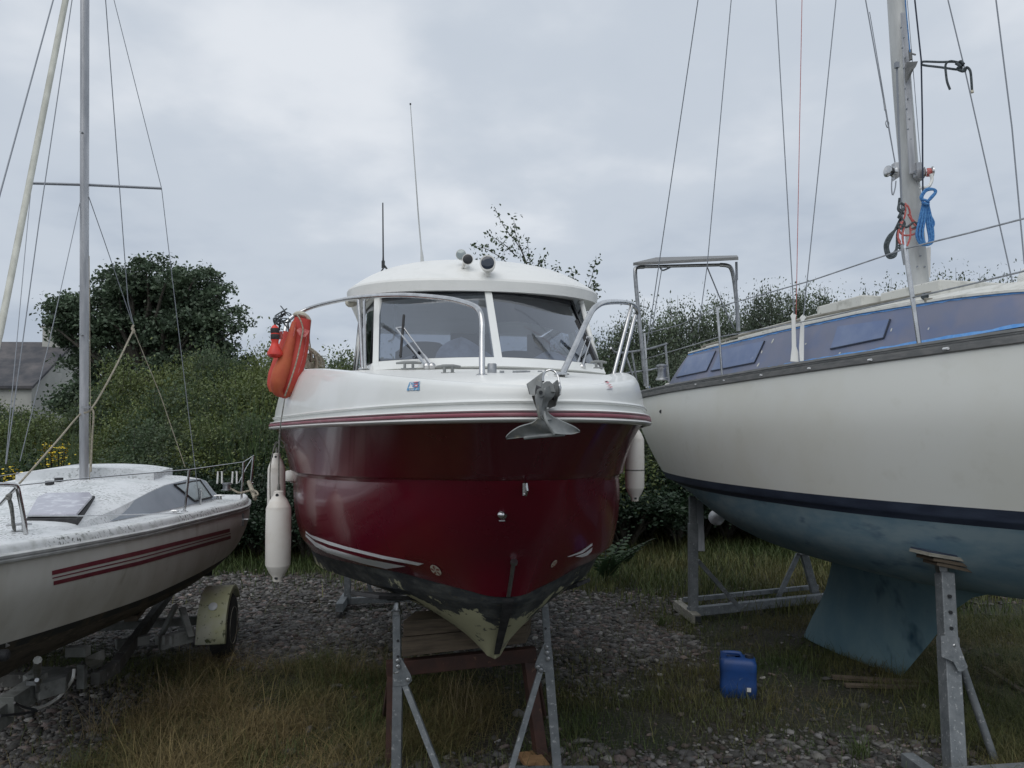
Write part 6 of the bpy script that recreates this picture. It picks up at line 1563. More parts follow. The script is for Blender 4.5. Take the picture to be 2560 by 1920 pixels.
# ---- yacht stands
def gp(px, py, z=0.0):
    d_ = (CH - z) * FPX / (py - 1080)
    for _ in range(8):
        p_ = at(px, py, d_); d_ *= (CH - z) / (CH - p_.z)
    return at(px, py, d_)
ys = thing('jack_stand', 'tall square grey steel stand supporting the yacht at the bottom right', 'boat stand', Vector((at(2385, 1080, 4.72).x, 4.72, 0)))
Pt = at(2361, 1432, 5.0); Pb = at(2388, 1935, 4.60); Pj = at(2369, 1592, 4.90)
MB().bar(Pb, Pj, .098, .098, (0, 1, 0)).build('lower_post', GAL, ys, smooth=0, bevel=.006)
MB().bar(Pj - (Pj - Pb).normalized() * .2, Pt, .088, .088, (0, 1, 0)).build('upper_post', GAL, ys, smooth=0, bevel=.006)
holes([at(2375, 1491, 4.90), at(2377, 1531, 4.875), at(2379, 1571, 4.85)], ys, .011)
q = MB(); q.prism([at(2352, 1590, 4.79), at(2388, 1590, 4.79), at(2396, 1605, 4.78), at(2412, 1648, 4.75), at(2420, 1668, 4.74), at(2406, 1679, 4.74), at(2396, 1678, 4.74), at(2384, 1655, 4.76), at(2354, 1642, 4.77)], (0, .008, 0)); q.build('gusset_plate', GAL, ys, smooth=0, bevel=.001)
q = MB(); q.lathe(at(2384, 1614, 4.79), (0, -1, 0), [(.014, 0), (.014, .01), (.008, .014)], 6); q.build('bolt', 'steel_dull', ys, smooth=0)
holes([at(2384, 1599, 4.795), at(2385, 1626, 4.79), at(2386, 1640, 4.785)], ys, .006)
b0 = at(2412, 1685, 4.85); b1 = at(2488, 1905, 4.78); dr = (b1 - b0).normalized(); b1 = b0 + dr * ((0.02 - b0.z) / dr.z); MB().tube([b0 - dr * .06, b0, b1], .024, 12).build('brace', GAL, ys)
MB().bar(gp(2268, 1898, .08), gp(2360, 1965, .08), .08, .08).build('base_rail', 'galvanised', ys, smooth=0, bevel=.004)
MB().bar(gp(2380, 1940, .07), gp(2590, 1925, .07), .07, .07).build('base_rail', 'galvanised', ys, smooth=0, bevel=.004)
q = MB(); q.lathe(Pt - Vector((0, 0, .02)), (0, 0, 1), [(.025, 0), (.025, .12)], 12); q.prism([at(2345, 1404, 4.97), at(2368, 1412, 4.97), at(2366, 1440, 4.97), at(2352, 1440, 4.97)], (0, .05, 0)); q.build('swivel_head', 'steel_dull', ys, smooth=0)
for (a_, b_, w_, nm, mm, lb_) in (((2298, 1380), (2408, 1398), .20, 'pad_top', 'timber_pale', None), ((2312, 1393), (2420, 1413), .17, 'pad_block', 'timber', None), ((2325, 1405), (2430, 1427), .14, 'pad_block', 'timber', None)):
    q = MB(); q.bar(at(*a_, 4.98), at(*b_, 5.02), w_, .022, (0, 0, 1)); q.build(nm, mm, ys, smooth=0, bevel=.002)
q = MB(); q.bar(at(2300, 1374, 5.0), at(2405, 1391, 5.03), .2, .012, (0, 0, 1)); q.build('carpet_strip', 'boot_navy', ys, smooth=0)
# rear cradle of the yacht
yc_ = thing('boat_cradle', 'grey steel cradle with two posts and braces under the stern of the yacht', 'boat cradle', Vector((at(1850, 1080, 8.9).x, 8.9, 0)))
def gp(px, py, z=0.0): 
    d_ = (CH - z) * FPX / (py - 1080); 
    for _ in range(8):
        p_ = at(px, py, d_); d_ *= (CH - z) / (CH - p_.z)
    return at(px, py, d_)
e0, e1 = gp(1692, 1520, .03), gp(1742, 1558, .03)
MB().bar(e0 + Vector((0, 0, .04)), e1 + Vector((0, 0, .04)), .09, .10).build('foot_beam', 'timber_pale', yc_, smooth=0, bevel=.004)
q = MB(); q.box(e1 + Vector((.012, -.012, .04)), (.06, .03, .07)); q.build('tube_end', 'plastic_black', yc_, smooth=0)
c0_, c1_ = gp(1722, 1530, .1), gp(2080, 1492, .1)
MB().bar(c0_, c1_, .08, .095, (0, 0, 1)).build('cross_beam', GAL, yc_, smooth=0, bevel=.004)
MB().bar(c0_ + Vector((.02, .32, .06)), c1_ + Vector((-.05, .3, .06)), .05, .05).build('cross_beam', GAL, yc_, smooth=0, bevel=.004)
dp = c0_.y
MB().bar(at(1733, 1535, dp), at(1732, 1308, dp), .095, .09, (0, 1, 0)).build('lower_post', GAL, yc_, smooth=0, bevel=.005); MB().bar(at(1732, 1310, dp), at(1731, 1240, dp), .075, .07, (0, 1, 0)).build('upper_post', GAL, yc_, smooth=0, bevel=.005)
q = MB(); q.bar(at(1750, 1378, dp + .02), at(1746, 1250, dp + .1), .10, .03, (0, 1, 0)); q.build('support_plate', 'mast_alloy', yc_, smooth=0, bevel=.004)
q = MB(); q.bar(at(1745, 1402, dp + .02), at(1842, 1512, dp + .12), .045, .04, (0, 1, 0)); q.build('brace', GAL, yc_, smooth=0, bevel=.003)
dq = gp(2035, 1500, .05).y
MB().bar(at(2006, 1372, dq), at(2042, 1500, dq), .085, .07, (0, 1, 0)).build('lower_post', GAL, yc_, smooth=0, bevel=.004)
MB().bar(at(1996, 1385, dq), at(1940, 1505, dq - .1), .05, .045, (0, 1, 0)).build('brace', GAL, yc_, smooth=0, bevel=.003)
q = MB(); q.box(at(2010, 1372, dq - .05), (.14, .08, .14)); q.build('swivel_head', 'steel_dull', yc_, smooth=0, bevel=.01)
q = MB(); q.lathe(at(1792, 1294, 9.6), (-.5, -1, .3), [(.10, 0), (.10, .02), (.03, .04)], 18); o = q.build('rudder_disc', 'steel_dull', None); tag(o, 'small grey disc hanging by the hedge beyond the yacht stern post', 'disc')
# ================================================================== SMALL SAILBOAT (left) ON TRAILER
TS = R(17); SC = Vector((-3.42, 6.08, 0)); SF = Vector((math.sin(TS), -math.cos(TS), 0)); SR = Vector((math.cos(TS), math.sin(TS), 0))
def sp_(t, n, z): return SC + SF * t + SR * n + Vector((0, 0, z))
sb = thing('small_sailboat', 'small grimy white sailboat with three dark red stripes sitting on a trailer at the left', 'sailboat', sp_(0, 0, 0))
NS = 56
SG = lony([-1.75, -1.45, -.8, -.1, .65, 1.1, 1.5, 1.95, 2.35, 2.55], [1.17, 1.20, 1.19, 1.0, .775, .64, .50, .31, .10, 0], [1.335, 1.337, 1.343, 1.35, 1.362, 1.372, 1.385, 1.398, 1.408, 1.41])
SM = lony([-1.75, -1.45, -.8, -.1, .65, 1.1, 1.5, 1.93, 2.31, 2.48], [1.15, 1.20, 1.19, 1.005, .78, .64, .49, .29, .08, 0], [1.2, 1.19, 1.18, 1.17, 1.17, 1.17, 1.17, 1.17, 1.17, 1.17])
SW = lony([-1.70, -1.4, -.8, -.1, .65, 1.05, 1.4, 1.8, 2.12, 2.25], [.97, 1.06, 1.08, .92, .70, .555, .40, .20, .04, 0], [1.02, .98, .93, .90, .89, .89, .895, .90, .91, .92])
SB_ = lony([-1.62, -1.33, -.8, -.1, .6, 1.0, 1.35, 1.7, 2.0, 2.1], [.55, .68, .82, .74, .56, .43, .29, .13, .02, 0], [.97, .90, .81, .76, .74, .74, .74, .75, .77, .78])
SK = lony([-1.55, -1.25, -.8, -.1, .6, 1.0, 1.3, 1.65, 1.9, 2.0], [0] * 10, [.92, .83, .71, .64, .61, .61, .62, .64, .68, .70])
allr = cross([SG, SM, SW, SB_, SK], 33)
a, b = bothsides(allr[:17], sp_); mb = MB(); mb.grid(a, flip=True); mb.grid(b); mb.build('hull', 'small_hull', sb, smooth=60); q = MB(); q.grid(a); bv_sh = bvh_of(q)
a, b = bothsides(allr[16:19], sp_); mb = MB(); mb.grid(a, flip=True); mb.grid(b); mb.build('waterline_band', 'small_antifoul', sb, smooth=60)
a, b = bothsides(allr[18:], sp_); mb = MB(); mb.grid(a, flip=True); mb.grid(b); mb.build('underbody', 'brown_bottom', sb, smooth=60)
L_ = [sp_(r_[0].x, r_[0].y, r_[0].z) for r_ in allr] + [sp_(r_[0].x, -r_[0].y, r_[0].z) for r_ in reversed(allr)]
mb = MB(); mb.add(L_ + [sp_(-1.75, 0, 1.2)], [((i + 1) % len(L_), i, len(L_)) for i in range(len(L_))]); mb.build('transom', 'small_hull', sb, smooth=0)
def ssweep(curve, prof, name, m, parent, smooth=40):
    q = MB()
    for sg in (1, -1):
        rw = []
        for a_, b_ in prof:
            row = []
            for i, p in enumerate(curve):
                A = curve[max(i - 1, 0)]; B = curve[min(i + 1, NS - 1)]; d_ = B - A; nrm_ = Vector((-d_.y, d_.x, 0)).normalized()
                pp = p + nrm_ * a_; row.append(sp_(pp.x, sg * max(pp.y, 0), pp.z + b_))
            rw.append(row)
        q.grid(rw, flip=sg > 0)
    return q.build(name, m, parent, smooth=smooth)
ssweep(SG, [(0, -.035), (.016, -.03), (.02, -.018), (.014, -.012), (.012, -.010), (.022, -.006), (.024, .008), (.014, .014), (0, .016)], 'rub_rail', 'mast_pale', sb)
ssweep(SG, [(.002, .012), (-.005, .035), (-.014, .055), (-.028, .063), (-.06, .062), (-.075, .045)], 'gunwale_moulding', 'small_gunwale', sb)
# deck with crown rising to the coachroof
def sdeck(t, u):
    g_ = [float(np.interp(t, [p.x for p in SG], [getattr(p, k) for p in SG])) for k in ('y', 'z')]
    y_ = max(g_[0] - .07, 0.0) * u
    return Vector((t, y_, g_[1] + .052))
def roofz(t): return float(np.interp(t, [-1.5, -1.15, -1.1, -.9, -.6, 0, .45, .9, 1.4, 1.8, 2.5], [1.42, 1.42, 1.62, 1.665, 1.69, 1.675, 1.615, 1.545, 1.485, 1.465, 1.465]))
tsd = [-1.75 + 4.25 * k / 80 for k in range(81)]
def halfroof(t): return float(np.interp(t, [-1.15, -.5, .0, .55, 1.0, 1.45, 1.9, 2.4], [.84, .70, .60, .47, .36, .25, .12, .03]))
def halfbase(t): return float(np.interp(t, [-1.15, -.5, .0, .55, 1.0, 1.45, 1.9, 2.4], [.97, .83, .70, .54, .39, .27, .14, .04]))
rows_ = []
for u in (1.0,): pass
def dkrow(t):
    s_ = sdeck(t, 1); W = s_.y; hb, hr = min(halfbase(t), W * .98), min(halfroof(t), W * .95)
    zr = roofz(t); zd = s_.z; edge = zd + (zr - zd) * float(np.interp(t, [-1.0, .3, 1.2, 2.0], [.80, .78, .6, .5]))
    if t < -1.12: return [(W, zd), (W * .9, zd + .004), (W * .8, zd + .006), (W * .7, zd + .006), (W * .55, zd - .05), (W * .4, zd - .2), (W * .2, zd - .2), (0, zd - .2)]
    return [(W, zd), ((W + hb) / 2, zd + .006), (hb, zd + .010), (hr, edge), (hr * .8, edge + (zr - edge) * .55), (hr * .5, edge + (zr - edge) * .86), (hr * .25, edge + (zr - edge) * .97), (0, zr)]
R_ = [dkrow(t) for t in tsd]
mb = MB()
grid_r = [[sp_(t, R_[i][k][0], R_[i][k][1]) for i, t in enumerate(tsd)] for k in range(8)]
grid_l = [[sp_(t, -R_[i][k][0], R_[i][k][1]) for i, t in enumerate(tsd)] for k in range(8)]
mb.grid(grid_r, flip=True); mb.grid(grid_l)
mb.build('deck', 'small_deck', sb, smooth=28); q = MB(); q.grid(grid_r); q.grid(grid_l); bv_sd = bvh_of(q)
# raised main hatch moulding on the coachroof
def sslab(pts_, th, name_, m, parent=sb, b=.01, smooth=0):
    q = MB(); q.prism(pts_, (0, 0, th)); return q.build(name_, m, parent, smooth=smooth, bevel=b)
q = MB()
rw = []
for k in range(15):
    u = -1 + 2 * k / 14; rw.append([sp_(t, u * (.50 + .02 * (t < -.3)), 1.70 + .05 * (1 - abs(u) ** 2.5) + .012 + (0.0 if t > -1.0 else -.01)) for t in [-1.1 + 1.0 * j / 10 for j in range(11)]])
q.grid(rw)
e_ = rw[-1]; q.grid([e_, [p - Vector((0, 0, .14)) for p in e_]]); e_ = rw[0]; q.grid([e_, [p - Vector((0, 0, .14)) for p in e_]]); f_ = [r_[-1] for r_ in rw]; q.grid([f_, [p - Vector((0, 0, .14)) for p in f_]]); f_ = [r_[0] for r_ in rw]; q.grid([f_, [p - Vector((0, 0, .14)) for p in f_]])
q.build('sliding_hatch', 'small_deck', sb, smooth=30)
def on(bv, px, py, lift=.0): 
    p_ = hit(bv, px, py, 0); return (p_ + Vector((0, 0, lift))) if p_ else None
# teak slide rails beside the hatch
for (a_, b_, w_, m_) in (((348, 1194), (425, 1164), .04, 'small_deck'), ((378, 1199), (441, 1168), .03, 'timber_pale')):
    A, B = on(bv_sd, *a_, .025), on(bv_sd, *b_, .025)
    if A and B: MB().bar(A, B, w_, .03, (0, 0, 1)).build('hatch_rail', m_, sb, smooth=0, bevel=.004)
for (px, py) in ((334, 1195), (147, 1204), (124, 1212)):
    A = on(bv_sd, px, py, .015)
    if A: MB().box(A, (.045, .05, .03)).build('deck_block', 'rubber_black', sb, smooth=0, bevel=.003)
# grey side window panel and smoked pane
SWIN = [(282, 1296), (341, 1238), (500, 1202), (562, 1240), (520, 1252), (400, 1272)]
mb = MB()
def quadpatch(c4, name_, m, lift, n=10, parent=sb):
    """bilinear patch of a picture quad laid on the deck surface"""
    rw = []
    for j in range(n + 1):
        f = j / n; row = []
        for i in range(n + 1):
            g_ = i / n
            x_ = (c4[0][0] * (1 - g_) + c4[1][0] * g_) * (1 - f) + (c4[3][0] * (1 - g_) + c4[2][0] * g_) * f
            y_ = (c4[0][1] * (1 - g_) + c4[1][1] * g_) * (1 - f) + (c4[3][1] * (1 - g_) + c4[2][1] * g_) * f
            row.append(hit(bv_sd, x_, y_, lift))
        if any(v is None for v in row): continue
        rw.append(row)
    if len(rw) < 2: print('patch miss', name_); return None
    return MB().grid(rw).build(name_, m, parent, smooth=30)
def sidepatch_s(t0, t1, f0, f1, sg=1, lift=.004, skew0=0.0, skew1=0.0, n=14):
    """panel on the sloping coachroof side; f 0 foot 1 top; skew shifts the ends with height"""
    rw = []
    for j in range(5):
        f = f0 + (f1 - f0) * j / 4; row = []
        for i in range(n + 1):
            t = (t0 + skew0 * j / 4) + ((t1 + skew1 * j / 4) - (t0 + skew0 * j / 4)) * i / n
            r_ = dkrow(t); a_, b_ = r_[2], r_[3]
            row.append(sp_(t, sg * (a_[0] * (1 - f) + b_[0] * f + lift), a_[1] * (1 - f) + b_[1] * f + lift * .8))
        rw.append(row)
    return rw
w1 = MB().grid(sidepatch_s(1.02, -1.06, .06, .97, 1, .003, -.45, .06)).build('window_panel', 'small_window', sb, smooth=30)
MB().grid(sidepatch_s(1.02, -1.06, .06, .97, -1, .003, -.45, .06)).build('window_panel', 'small_window', sb, smooth=30)
rwp = sidepatch_s(-.38, -.84, .14, .90, 1, .009, .22, .02)
pn = MB().grid(rwp).build('window_pane', 'acrylic_hatch', sb, smooth=30, label='smoked cabin window pane with black seal'); pn.data.materials[0] = MATS['lens_grey']
MB().tube([rwp[0][0], rwp[0][-1], rwp[-1][-1], rwp[-1][0]], .009, 6, closed=True).build('window_seal', 'rubber_black', pn)
# foredeck hatch
fh = [at(64, 1295, 4.80), at(196, 1293, 4.84), at(238, 1237, 5.52), at(100, 1240, 5.42)]
def bil(c4, u, v): return (c4[0].lerp(c4[1], u)).lerp(c4[3].lerp(c4[2], u), v)
sslab([p - Vector((0, 0, .05)) for p in fh], .045, 'hatch_frame', 'rubber_black', sb, .006)
o = sslab([bil(fh, u, v) + Vector((0, 0, .002)) for u, v in ((.03, .02), (.97, .02), (1.0, .8), (.9, .985), (.1, .985), (0, .8))], .022, 'foredeck_hatch', 'acrylic_hatch', sb, .008)
# stripes along the topside
for A, B in (([(129, 1427), (350, 1376), (574, 1321)], [(129, 1438), (350, 1387), (574, 1330)]), ([(130, 1444), (350, 1393), (576, 1332.5)], [(130, 1447), (350, 1396), (576, 1334.5)]), ([(133, 1453), (350, 1402), (576, 1339)], [(133, 1463), (350, 1412), (576, 1347)])):
    q = MB(); band(q, bv_sh, A, B, 40, .003); q.build('hull_stripe', 'stripe_dark_red', sb, smooth=60)
c_ = hit(bv_sh, 606, 1299, 0)
if c_: q = MB(); q.bar(c_ + Vector((0, 0, -.06)), c_ + Vector((0, 0, .06)), .03, .012); q.tube([c_, c_ + SR * .05], .01, 8); q.build('transom_fitting', 'steel_dull', sb)
# mast, spreaders, rigging
m0 = sp_(0, 0, 1.66); mt = at(213, -900, 6.25)
m0 = at(210, 1206, 6.08); 
MB().tube([m0, at(211, 600, 6.1), at(212, 0, 6.12), mt], .033, 16, flat=1.3, flatdir=SF).build('mast', 'mast_alloy', sb, smooth=60)
q = MB(); q.box(m0 + Vector((0, 0, .0)), (.10, .11, .035)); q.lathe(m0 + Vector((0, 0, -.03)), (0, 0, 1), [(.055, 0), (.055, .04)], 14); q.build('mast_foot', 'steel_dull', sb)
MB().box(at(216, 1018, 6.02), (.06, .04, .016)).build('mast_cleat', 'steel_dull', sb)
for y_ in (333, 838): MB().lathe(at(207, y_, 6.04), (0, -1, 0), [(.01, 0), (.01, .03)], 8).build('mast_fitting', 'steel_dull', sb)
sp1 = MB().tube([at(79, 458, 6.0), at(212, 462, 6.12), at(404, 471, 6.3)], .0115, 8).build('spreader', 'wire', sb)
def sw(pts_, r_=.0032, name_='shroud', m='wire'): return MB().tube([at(*p) for p in pts_], r_, 6).build(name_, m, sb)
sw([(499, 1262, 6.75), (419, 600, 6.4), (404, 471, 6.3), (285, 0, 6.2), (225, -240, 6.12)]); sw([(14, 1160, 5.4), (69, 560, 5.8), (79, 458, 6.0), (205, -230, 6.1)], .003)
sw([(15, 1160, 5.4), (97, 560, 5.7), (180, 0, 5.9), (210, -260, 6.1)], .0042, 'lower_shroud'); sw([(50, 1153, 5.5), (125, 846, 5.7), (200, 506, 6.08)]); sw([(222, 492, 6.1), (260, 600, 6.3), (330, 805, 6.6)]);
sw([(-60, 720, 4.5), (0, 485, 4.7), (133, 0, 5.6), (200, -240, 6.1)], .0055, 'forestay')
MB().tube([at(-60, 1090, 4.0), at(0, 832, 4.3), at(82, 415, 5.0), at(164, 0, 5.7), at(205, -200, 6.08)], [.012, .018, .0195, .021, .021], 10).build('furled_jib', 'furled_sail', sb)
sw([(225, -240, 6.12), (264, 0, 6.3), (320, 755, 6.7), (334, 813, 6.75)], .0042, 'backstay'); sw([(334, 825, 6.75), (400, 985, 7.0), (463, 1168, 7.2)], .0038, 'backstay_bridle', 'rope_beige')
q = MB(); q.tube(smoothpath([at(334, 813, 6.72), at(330, 822, 6.7), at(336, 828, 6.7), at(331, 833, 6.7), at(334, 822, 6.74)], 16), .010, 6); q.tube(smoothpath([at(333, 826, 6.7), at(285, 925, 6.4), at(230, 1020, 6.04), at(199, 1037, 6.04), at(150, 1094, 5.6), at(92, 1160, 5.2), at(49, 1208, 4.9)], 30), .0075, 6); q.build('mast_rope', 'rope_beige', sb)
q = MB(); q.tube(smoothpath([at(228, 1022, 6.03), at(234, 1035, 6.03), at(230, 1100, 6.05), at(227, 1180, 6.05)], 14), .008, 6); q.tube([at(223, 640, 6.06), at(225, 900, 6.05), at(226, 1015, 6.04), at(224, 1200, 6.06)], .003, 5); q.build('halyard', 'rope_beige', sb)
# pulpit, stanchions, lifelines
q = MB(); q.tube(smoothpath([at(67, 1358, 4.4), at(60, 1300, 4.38), at(48, 1238, 4.35), at(42, 1217, 4.34), at(30, 1212, 4.3), at(-20, 1212, 4.1), at(-80, 1225, 3.8)], 36), .0125, 10); q.tube([at(0, 1262, 4.4), at(22, 1238, 4.36), at(40, 1220, 4.34)], .010, 8); q.lathe(at(66, 1360, 4.4), (0, 0, 1), [(.04, -.005), (.04, .006), (.016, .012)], 14); q.build('pulpit', 'steel', sb)
def ssta(top, bot, d_, r_=.011):
    q = MB(); q.tube([at(*bot, d_), at(*top, d_)], r_, 8); q.lathe(at(*bot, d_), (0, 0, 1), [(.028, -.006), (.028, .006), (.014, .012)], 12); return q.build('stanchion', 'steel', sb)
ssta((473, 1174), (461, 1280), 6.1, .0105); ssta((609, 1155), (603, 1252), 7.45, .011); ssta((634, 1140), (627, 1208), 7.75, .011); ssta((43, 1180), (46, 1215), 7.4, .010); ssta((226, 1158), (232, 1190), 7.8, .009)
for L_ in ([(50, 1213, 4.4), (200, 1197, 5.0), (473, 1174, 6.1), (609, 1155, 7.45), (634, 1139, 7.75)], [(55, 1290, 4.42), (200, 1290, 4.8), (468, 1283, 6.08)], [(-60, 1200, 6.5), (43, 1184, 7.4), (200, 1160, 7.7), (228, 1159, 7.8)], [(634, 1139, 7.75), (615, 1170, 7.6), (597, 1207, 7.5)]):
    q = MB(); q.tube([at(*p) for p in L_], .0042, 5); q.build('lifeline', 'steel', sb)
for (x_, d_) in ((550, 7.3), (587, 7.45)): MB().tube([at(x_ - 7, 1209, d_), at(x_ - 5, 1179, d_), at(x_ + 5, 1179, d_), at(x_ + 5, 1209, d_)], .009, 6).build('outboard_bracket', 'roof_white', sb)
q = MB(); q.lathe(at(567, 1226, 7.2), (0, 0, 1), [(.05, 0), (.05, .01), (.035, .015), (.035, .05), (.045, .06), (.045, .07)], 14); q.build('winch', 'steel_dull', sb)
q = MB(); q.tube(smoothpath([at(570, 1218, 7.2), at(585, 1226, 7.2), at(600, 1232, 7.2), at(628, 1226, 7.2), at(640, 1228, 7.15), at(645, 1237, 7.1), at(636, 1240, 7.1)], 24), .009, 6); q.tube(smoothpath([at(622, 1205, 7.6), at(630, 1225, 7.3), at(638, 1247, 7.1)], 10), .02, 6); q.build('stern_rope', 'rope_beige', sb)
cleat(47, 1327, 4.5, .13, parent=sb, T=(on(bv_sd, 47, 1328, .025) or at(47, 1327, 4.5)), ang=.6)
cleat(548, 1243, 7.0, .09, parent=sb, ang=.2); cleat(437, 1282, 5.95, .06, parent=sb, ang=.2)
q = MB(); q.tube(smoothpath([at(22, 1240, 4.36), at(30, 1260, 4.38), at(34, 1290, 4.4), at(37, 1325, 4.45), at(46, 1330, 4.5), at(33, 1320, 4.42), at(28, 1280, 4.38), at(20, 1245, 4.36)], 40), .006, 6); q.tube(smoothpath([at(18, 1240, 4.34), at(26, 1236, 4.32), at(24, 1246, 4.32), at(16, 1244, 4.34)], 14), .010, 6); q.build('mooring_line', 'rope_grey', sb)
q = MB(); q.tube([at(503, 1225, 6.7), at(501, 1262, 6.75)], .007, 6); q.tube([at(497, 1220, 6.7), at(499, 1262, 6.75)], .005, 6); q.build('rigging_screw', 'steel', sb)
# ---- trailer
tl = thing('boat_trailer', 'light grey boat trailer with mossy mudguard under the small sailboat', 'trailer', sp_(-.4, 0, 0))
TG = 'trailer_grey'
mat(TG, (0.20, 0.205, 0.195), 0.75, c2=(0.12, 0.125, 0.115), scale=7, c3=(0.09, 0.09, 0.08), scale3=20, lo3=0.6, hi3=0.72)
mat('trailer_shaded', (0.075, 0.075, 0.07), 0.8, c2=(0.04, 0.038, 0.035), scale=7, c3=(0.15, 0.15, 0.14), scale3=20, lo3=0.62, hi3=0.7)  # darker copy of the trailer grey: under-boat shade painted into the chassis beams
wc = at(556, 1080, 7.0); wc.z = .29; ax = SR
TW = R(9); SF2 = Vector((math.sin(TW), -math.cos(TW), 0)); SR2 = Vector((math.cos(TW), math.sin(TW), 0)); SF_, SR_ = SF, SR; SF, SR, ax = SF2, SR2, SR2
def wp(a_, r_, o_): return wc + SF * (math.cos(a_) * r_) + Vector((0, 0, math.sin(a_) * r_)) + ax * o_
for sg in (1, -1):
    c_ = wc if sg == 1 else wc - SR * 1.75
    wo = ax * .04 * sg
    q = MB(); q.lathe(c_ + wo - ax * .085, ax, [(.15, .0), (.20, .0), (.26, .01), (.285, .03), (.29, .05), (.29, .12), (.285, .14), (.26, .16), (.20, .17), (.15, .165)], 36); w_ = q.build('tyre', 'tyre', tl, smooth=40)
    q = MB(); q.lathe(c_ + wo - ax * .05, ax, [(.0, .06), (.05, .08), (.07, .07), (.12, .065), (.145, .09), (.165, .135), (.16, .10), (.155, .0)], 30); q.build('wheel_rim', 'wheel_rim', w_)
    q = MB()
    for k in range(5):
        a_ = 2 * math.pi * k / 5; q.lathe(c_ + wo + SF * math.cos(a_) * .06 + Vector((0, 0, math.sin(a_) * .06)) + ax * .025, ax, [(.010, 0), (.010, .02)], 6)
    q.build('wheel_nut', 'steel_dull', w_)
    # mudguard: curved band with side skirts
    rw = []; n_ = 18
    for o_ in (-.12, -.115, .115, .12):
        row = []
        for k in range(n_ + 1):
            f = k / n_; a_ = R(8 + 140 * f); r_ = .35 + (.0 if abs(o_) < .118 else -.03)
            row.append(c_ + SF * (math.cos(a_) * r_) + Vector((0, 0, math.sin(a_) * r_)) + ax * o_)
        # front flap straight down
        rw.append([row[0] + Vector((0, 0, -.12)) + SF * .03] + row)
    q = MB(); q.grid(rw); o = q.build('mudguard', 'mudguard', tl, smooth=50); md = o.modifiers.new('thick', 'SOLIDIFY'); md.thickness = .008
    a_ = R(40); pc = c_ + SF * (math.cos(a_) * .357) + Vector((0, 0, math.sin(a_) * .357)); nr = (SF * math.cos(a_) + Vector((0, 0, math.sin(a_)))).normalized()
    q = MB(); q.lathe(pc, nr, [(.038, 0), (.038, .006), (.030, .012), (.01, .014)], 20); q.build('reflector', 'reflector_white', o)
    q = MB()
    for oo in (-.07, .07): q.lathe(rw[0][0] + ax * (.12 + oo) + Vector((0, 0, .035)) + SF * .0, SF, [(.012, 0), (.012, .012)], 8)
    q.build('mudguard_bolt', 'steel_dull', o)
tb0 = wc
# chassis
def tb(a_, b_, w_, h_, name_='chassis_beam', m=TG): return MB().bar(a_, b_, w_, h_).build(name_, m, tl, smooth=0, bevel=.004)
SF_h = SF; SF, SR = SF_, SR_
tb(wc - SR * .12 + Vector((0, 0, .06)), wc - SR * 1.65 + Vector((0, 0, .06)), .07, .07, 'axle')
tb(sp_(-1.9, .45, .42), sp_(.9, .42, .42), .06, .09, 'chassis_beam', 'trailer_shaded'); tb(sp_(-1.9, -.55, .42), sp_(.9, -.5, .42), .06, .09, 'chassis_beam', 'trailer_shaded')
jA = gp(165, 1712, .42); jB = gp(72, 1780, .42); jC = gp(-20, 1822, .40)
tb(sp_(.9, .42, .42), jA + Vector((.12, .12, 0)), .06, .08, 'chassis_beam', 'trailer_shaded'); tb(sp_(.9, -.5, .42), jA + Vector((-.18, .1, 0)), .06, .08, 'chassis_beam', 'trailer_shaded')
q = MB(); q.prism([gp(57, 1688, .48), gp(90, 1665, .48), gp(182, 1668, .48), gp(165, 1692, .48), gp(98, 1712, .48)], (0, 0, -.10)); q.build('hitch_yoke', TG, tl, smooth=0, bevel=.006)
tb(gp(118, 1700, .42), gp(14, 1768, .40), .10, .12, 'drawbar'); tb(gp(16, 1775, .36), gp(-30, 1810, .34), .09, .14, 'coupling_head')
q = MB(); q.box(gp(85, 1705, .58), (.06, .05, .025)); q.tube([gp(92, 1700, .62), gp(96, 1730, .42), gp(100, 1755, .3)], .012, 8); q.build('drawbar_clamp', 'steel_dull', tl)
q = MB(); q.tube(smoothpath([gp(185, 1672, .52), gp(180, 1700, .45), gp(150, 1740, .30), gp(110, 1765, .28), gp(70, 1772, .34), gp(36, 1757, .42)], 26), .010, 6); q.build('white_cable', 'plastic_white', tl)
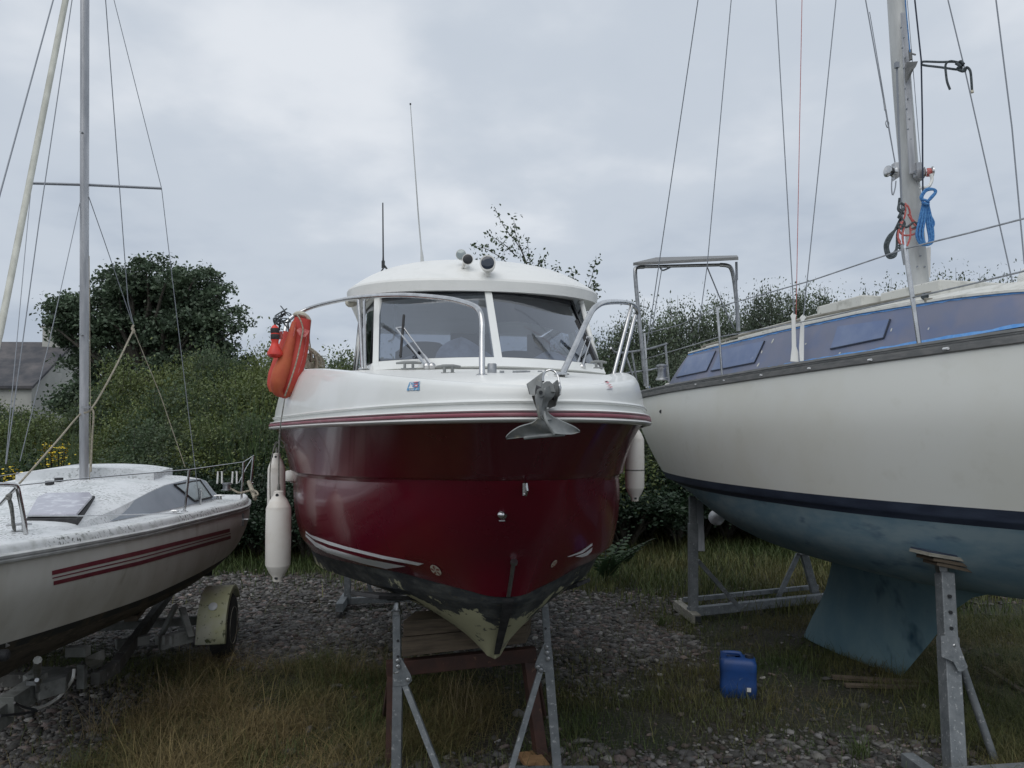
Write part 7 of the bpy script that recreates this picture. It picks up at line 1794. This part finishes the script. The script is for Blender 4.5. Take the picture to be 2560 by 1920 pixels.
q = MB(); q.tube(smoothpath([gp(36, 1757, .44), gp(60, 1768, .38), gp(90, 1778, .33), gp(0, 1790, .4)], 20), .008, 6); q.build('black_cable', 'plastic_black', tl); q = MB(); q.tube(smoothpath([gp(205, 1655, .55), gp(216, 1665, .45), gp(214, 1682, .4), gp(200, 1678, .45)], 14), .007, 6); q.build('black_cable', 'plastic_black', tl)
# winch post, rollers, arms
q = MB(); q.box(gp(195, 1628, .66), (.13, .06, .06)); q.prism([gp(212, 1645, .62), gp(255, 1625, .62), gp(256, 1650, .55), gp(248, 1668, .48), gp(232, 1674, .46), (gp(214, 1660, .55))], (.0, .03, 0)); q.box(gp(205, 1690, .42), (.05, .04, .16)); q.build('winch_post', TG, tl, smooth=0, bevel=.004)
q = MB(); q.tube([gp(94, 1650, .80), gp(92, 1690, .55)], .022, 8); q.box(gp(94, 1690, .55), (.09, .06, .03)); q.build('jockey_clamp', TG, tl)
q = MB(); q.lathe(gp(-14, 1640, .86), SR, [(.02, -.07), (.035, -.06), (.032, .06), (.02, .07)], 16); q.build('bow_roller', 'rubber_black', tl)
q = MB(); q.prism([gp(-10, 1615, .88), gp(14, 1602, .92), gp(16, 1618, .88), gp(-8, 1632, .84)], (0, .03, 0)); q.build('bow_bracket', 'mast_alloy', tl, smooth=0)
for (a_, b_) in (((402, 1592, .40), (440, 1512, .66)), ((478, 1594, .40), (455, 1520, .60))):
    MB().bar(gp(*a_), gp(*b_), .05, .03).build('support_arm', TG, tl, smooth=0, bevel=.003)
MB().bar(sp_(-.9, .52, .74), sp_(.7, .48, .70), .09, .04).build('bunk', 'timber', tl, smooth=0, bevel=.004)
MB().bar(sp_(-.9, -.52, .74), sp_(.7, -.48, .70), .09, .04).build('bunk', 'timber', tl, smooth=0, bevel=.004)
tb(gp(398, 1608, .38), gp(478, 1588, .40), .07, .10); tb(gp(290, 1612, .42), gp(372, 1598, .42), .05, .07); tb(gp(448, 1580, .42), gp(482, 1580, .42), .06, .08)
tb(sp_(-1.6, .85, .62), sp_(-1.55, -.85, .62), .05, .08, 'light_board', 'rubber_black')
q = MB()
for k in range(3):
    x_ = 393 + k * 18; q.box(gp(x_, 1600, .44), (.02, .03, .07))
q.build('bracket', TG, tl, smooth=0)
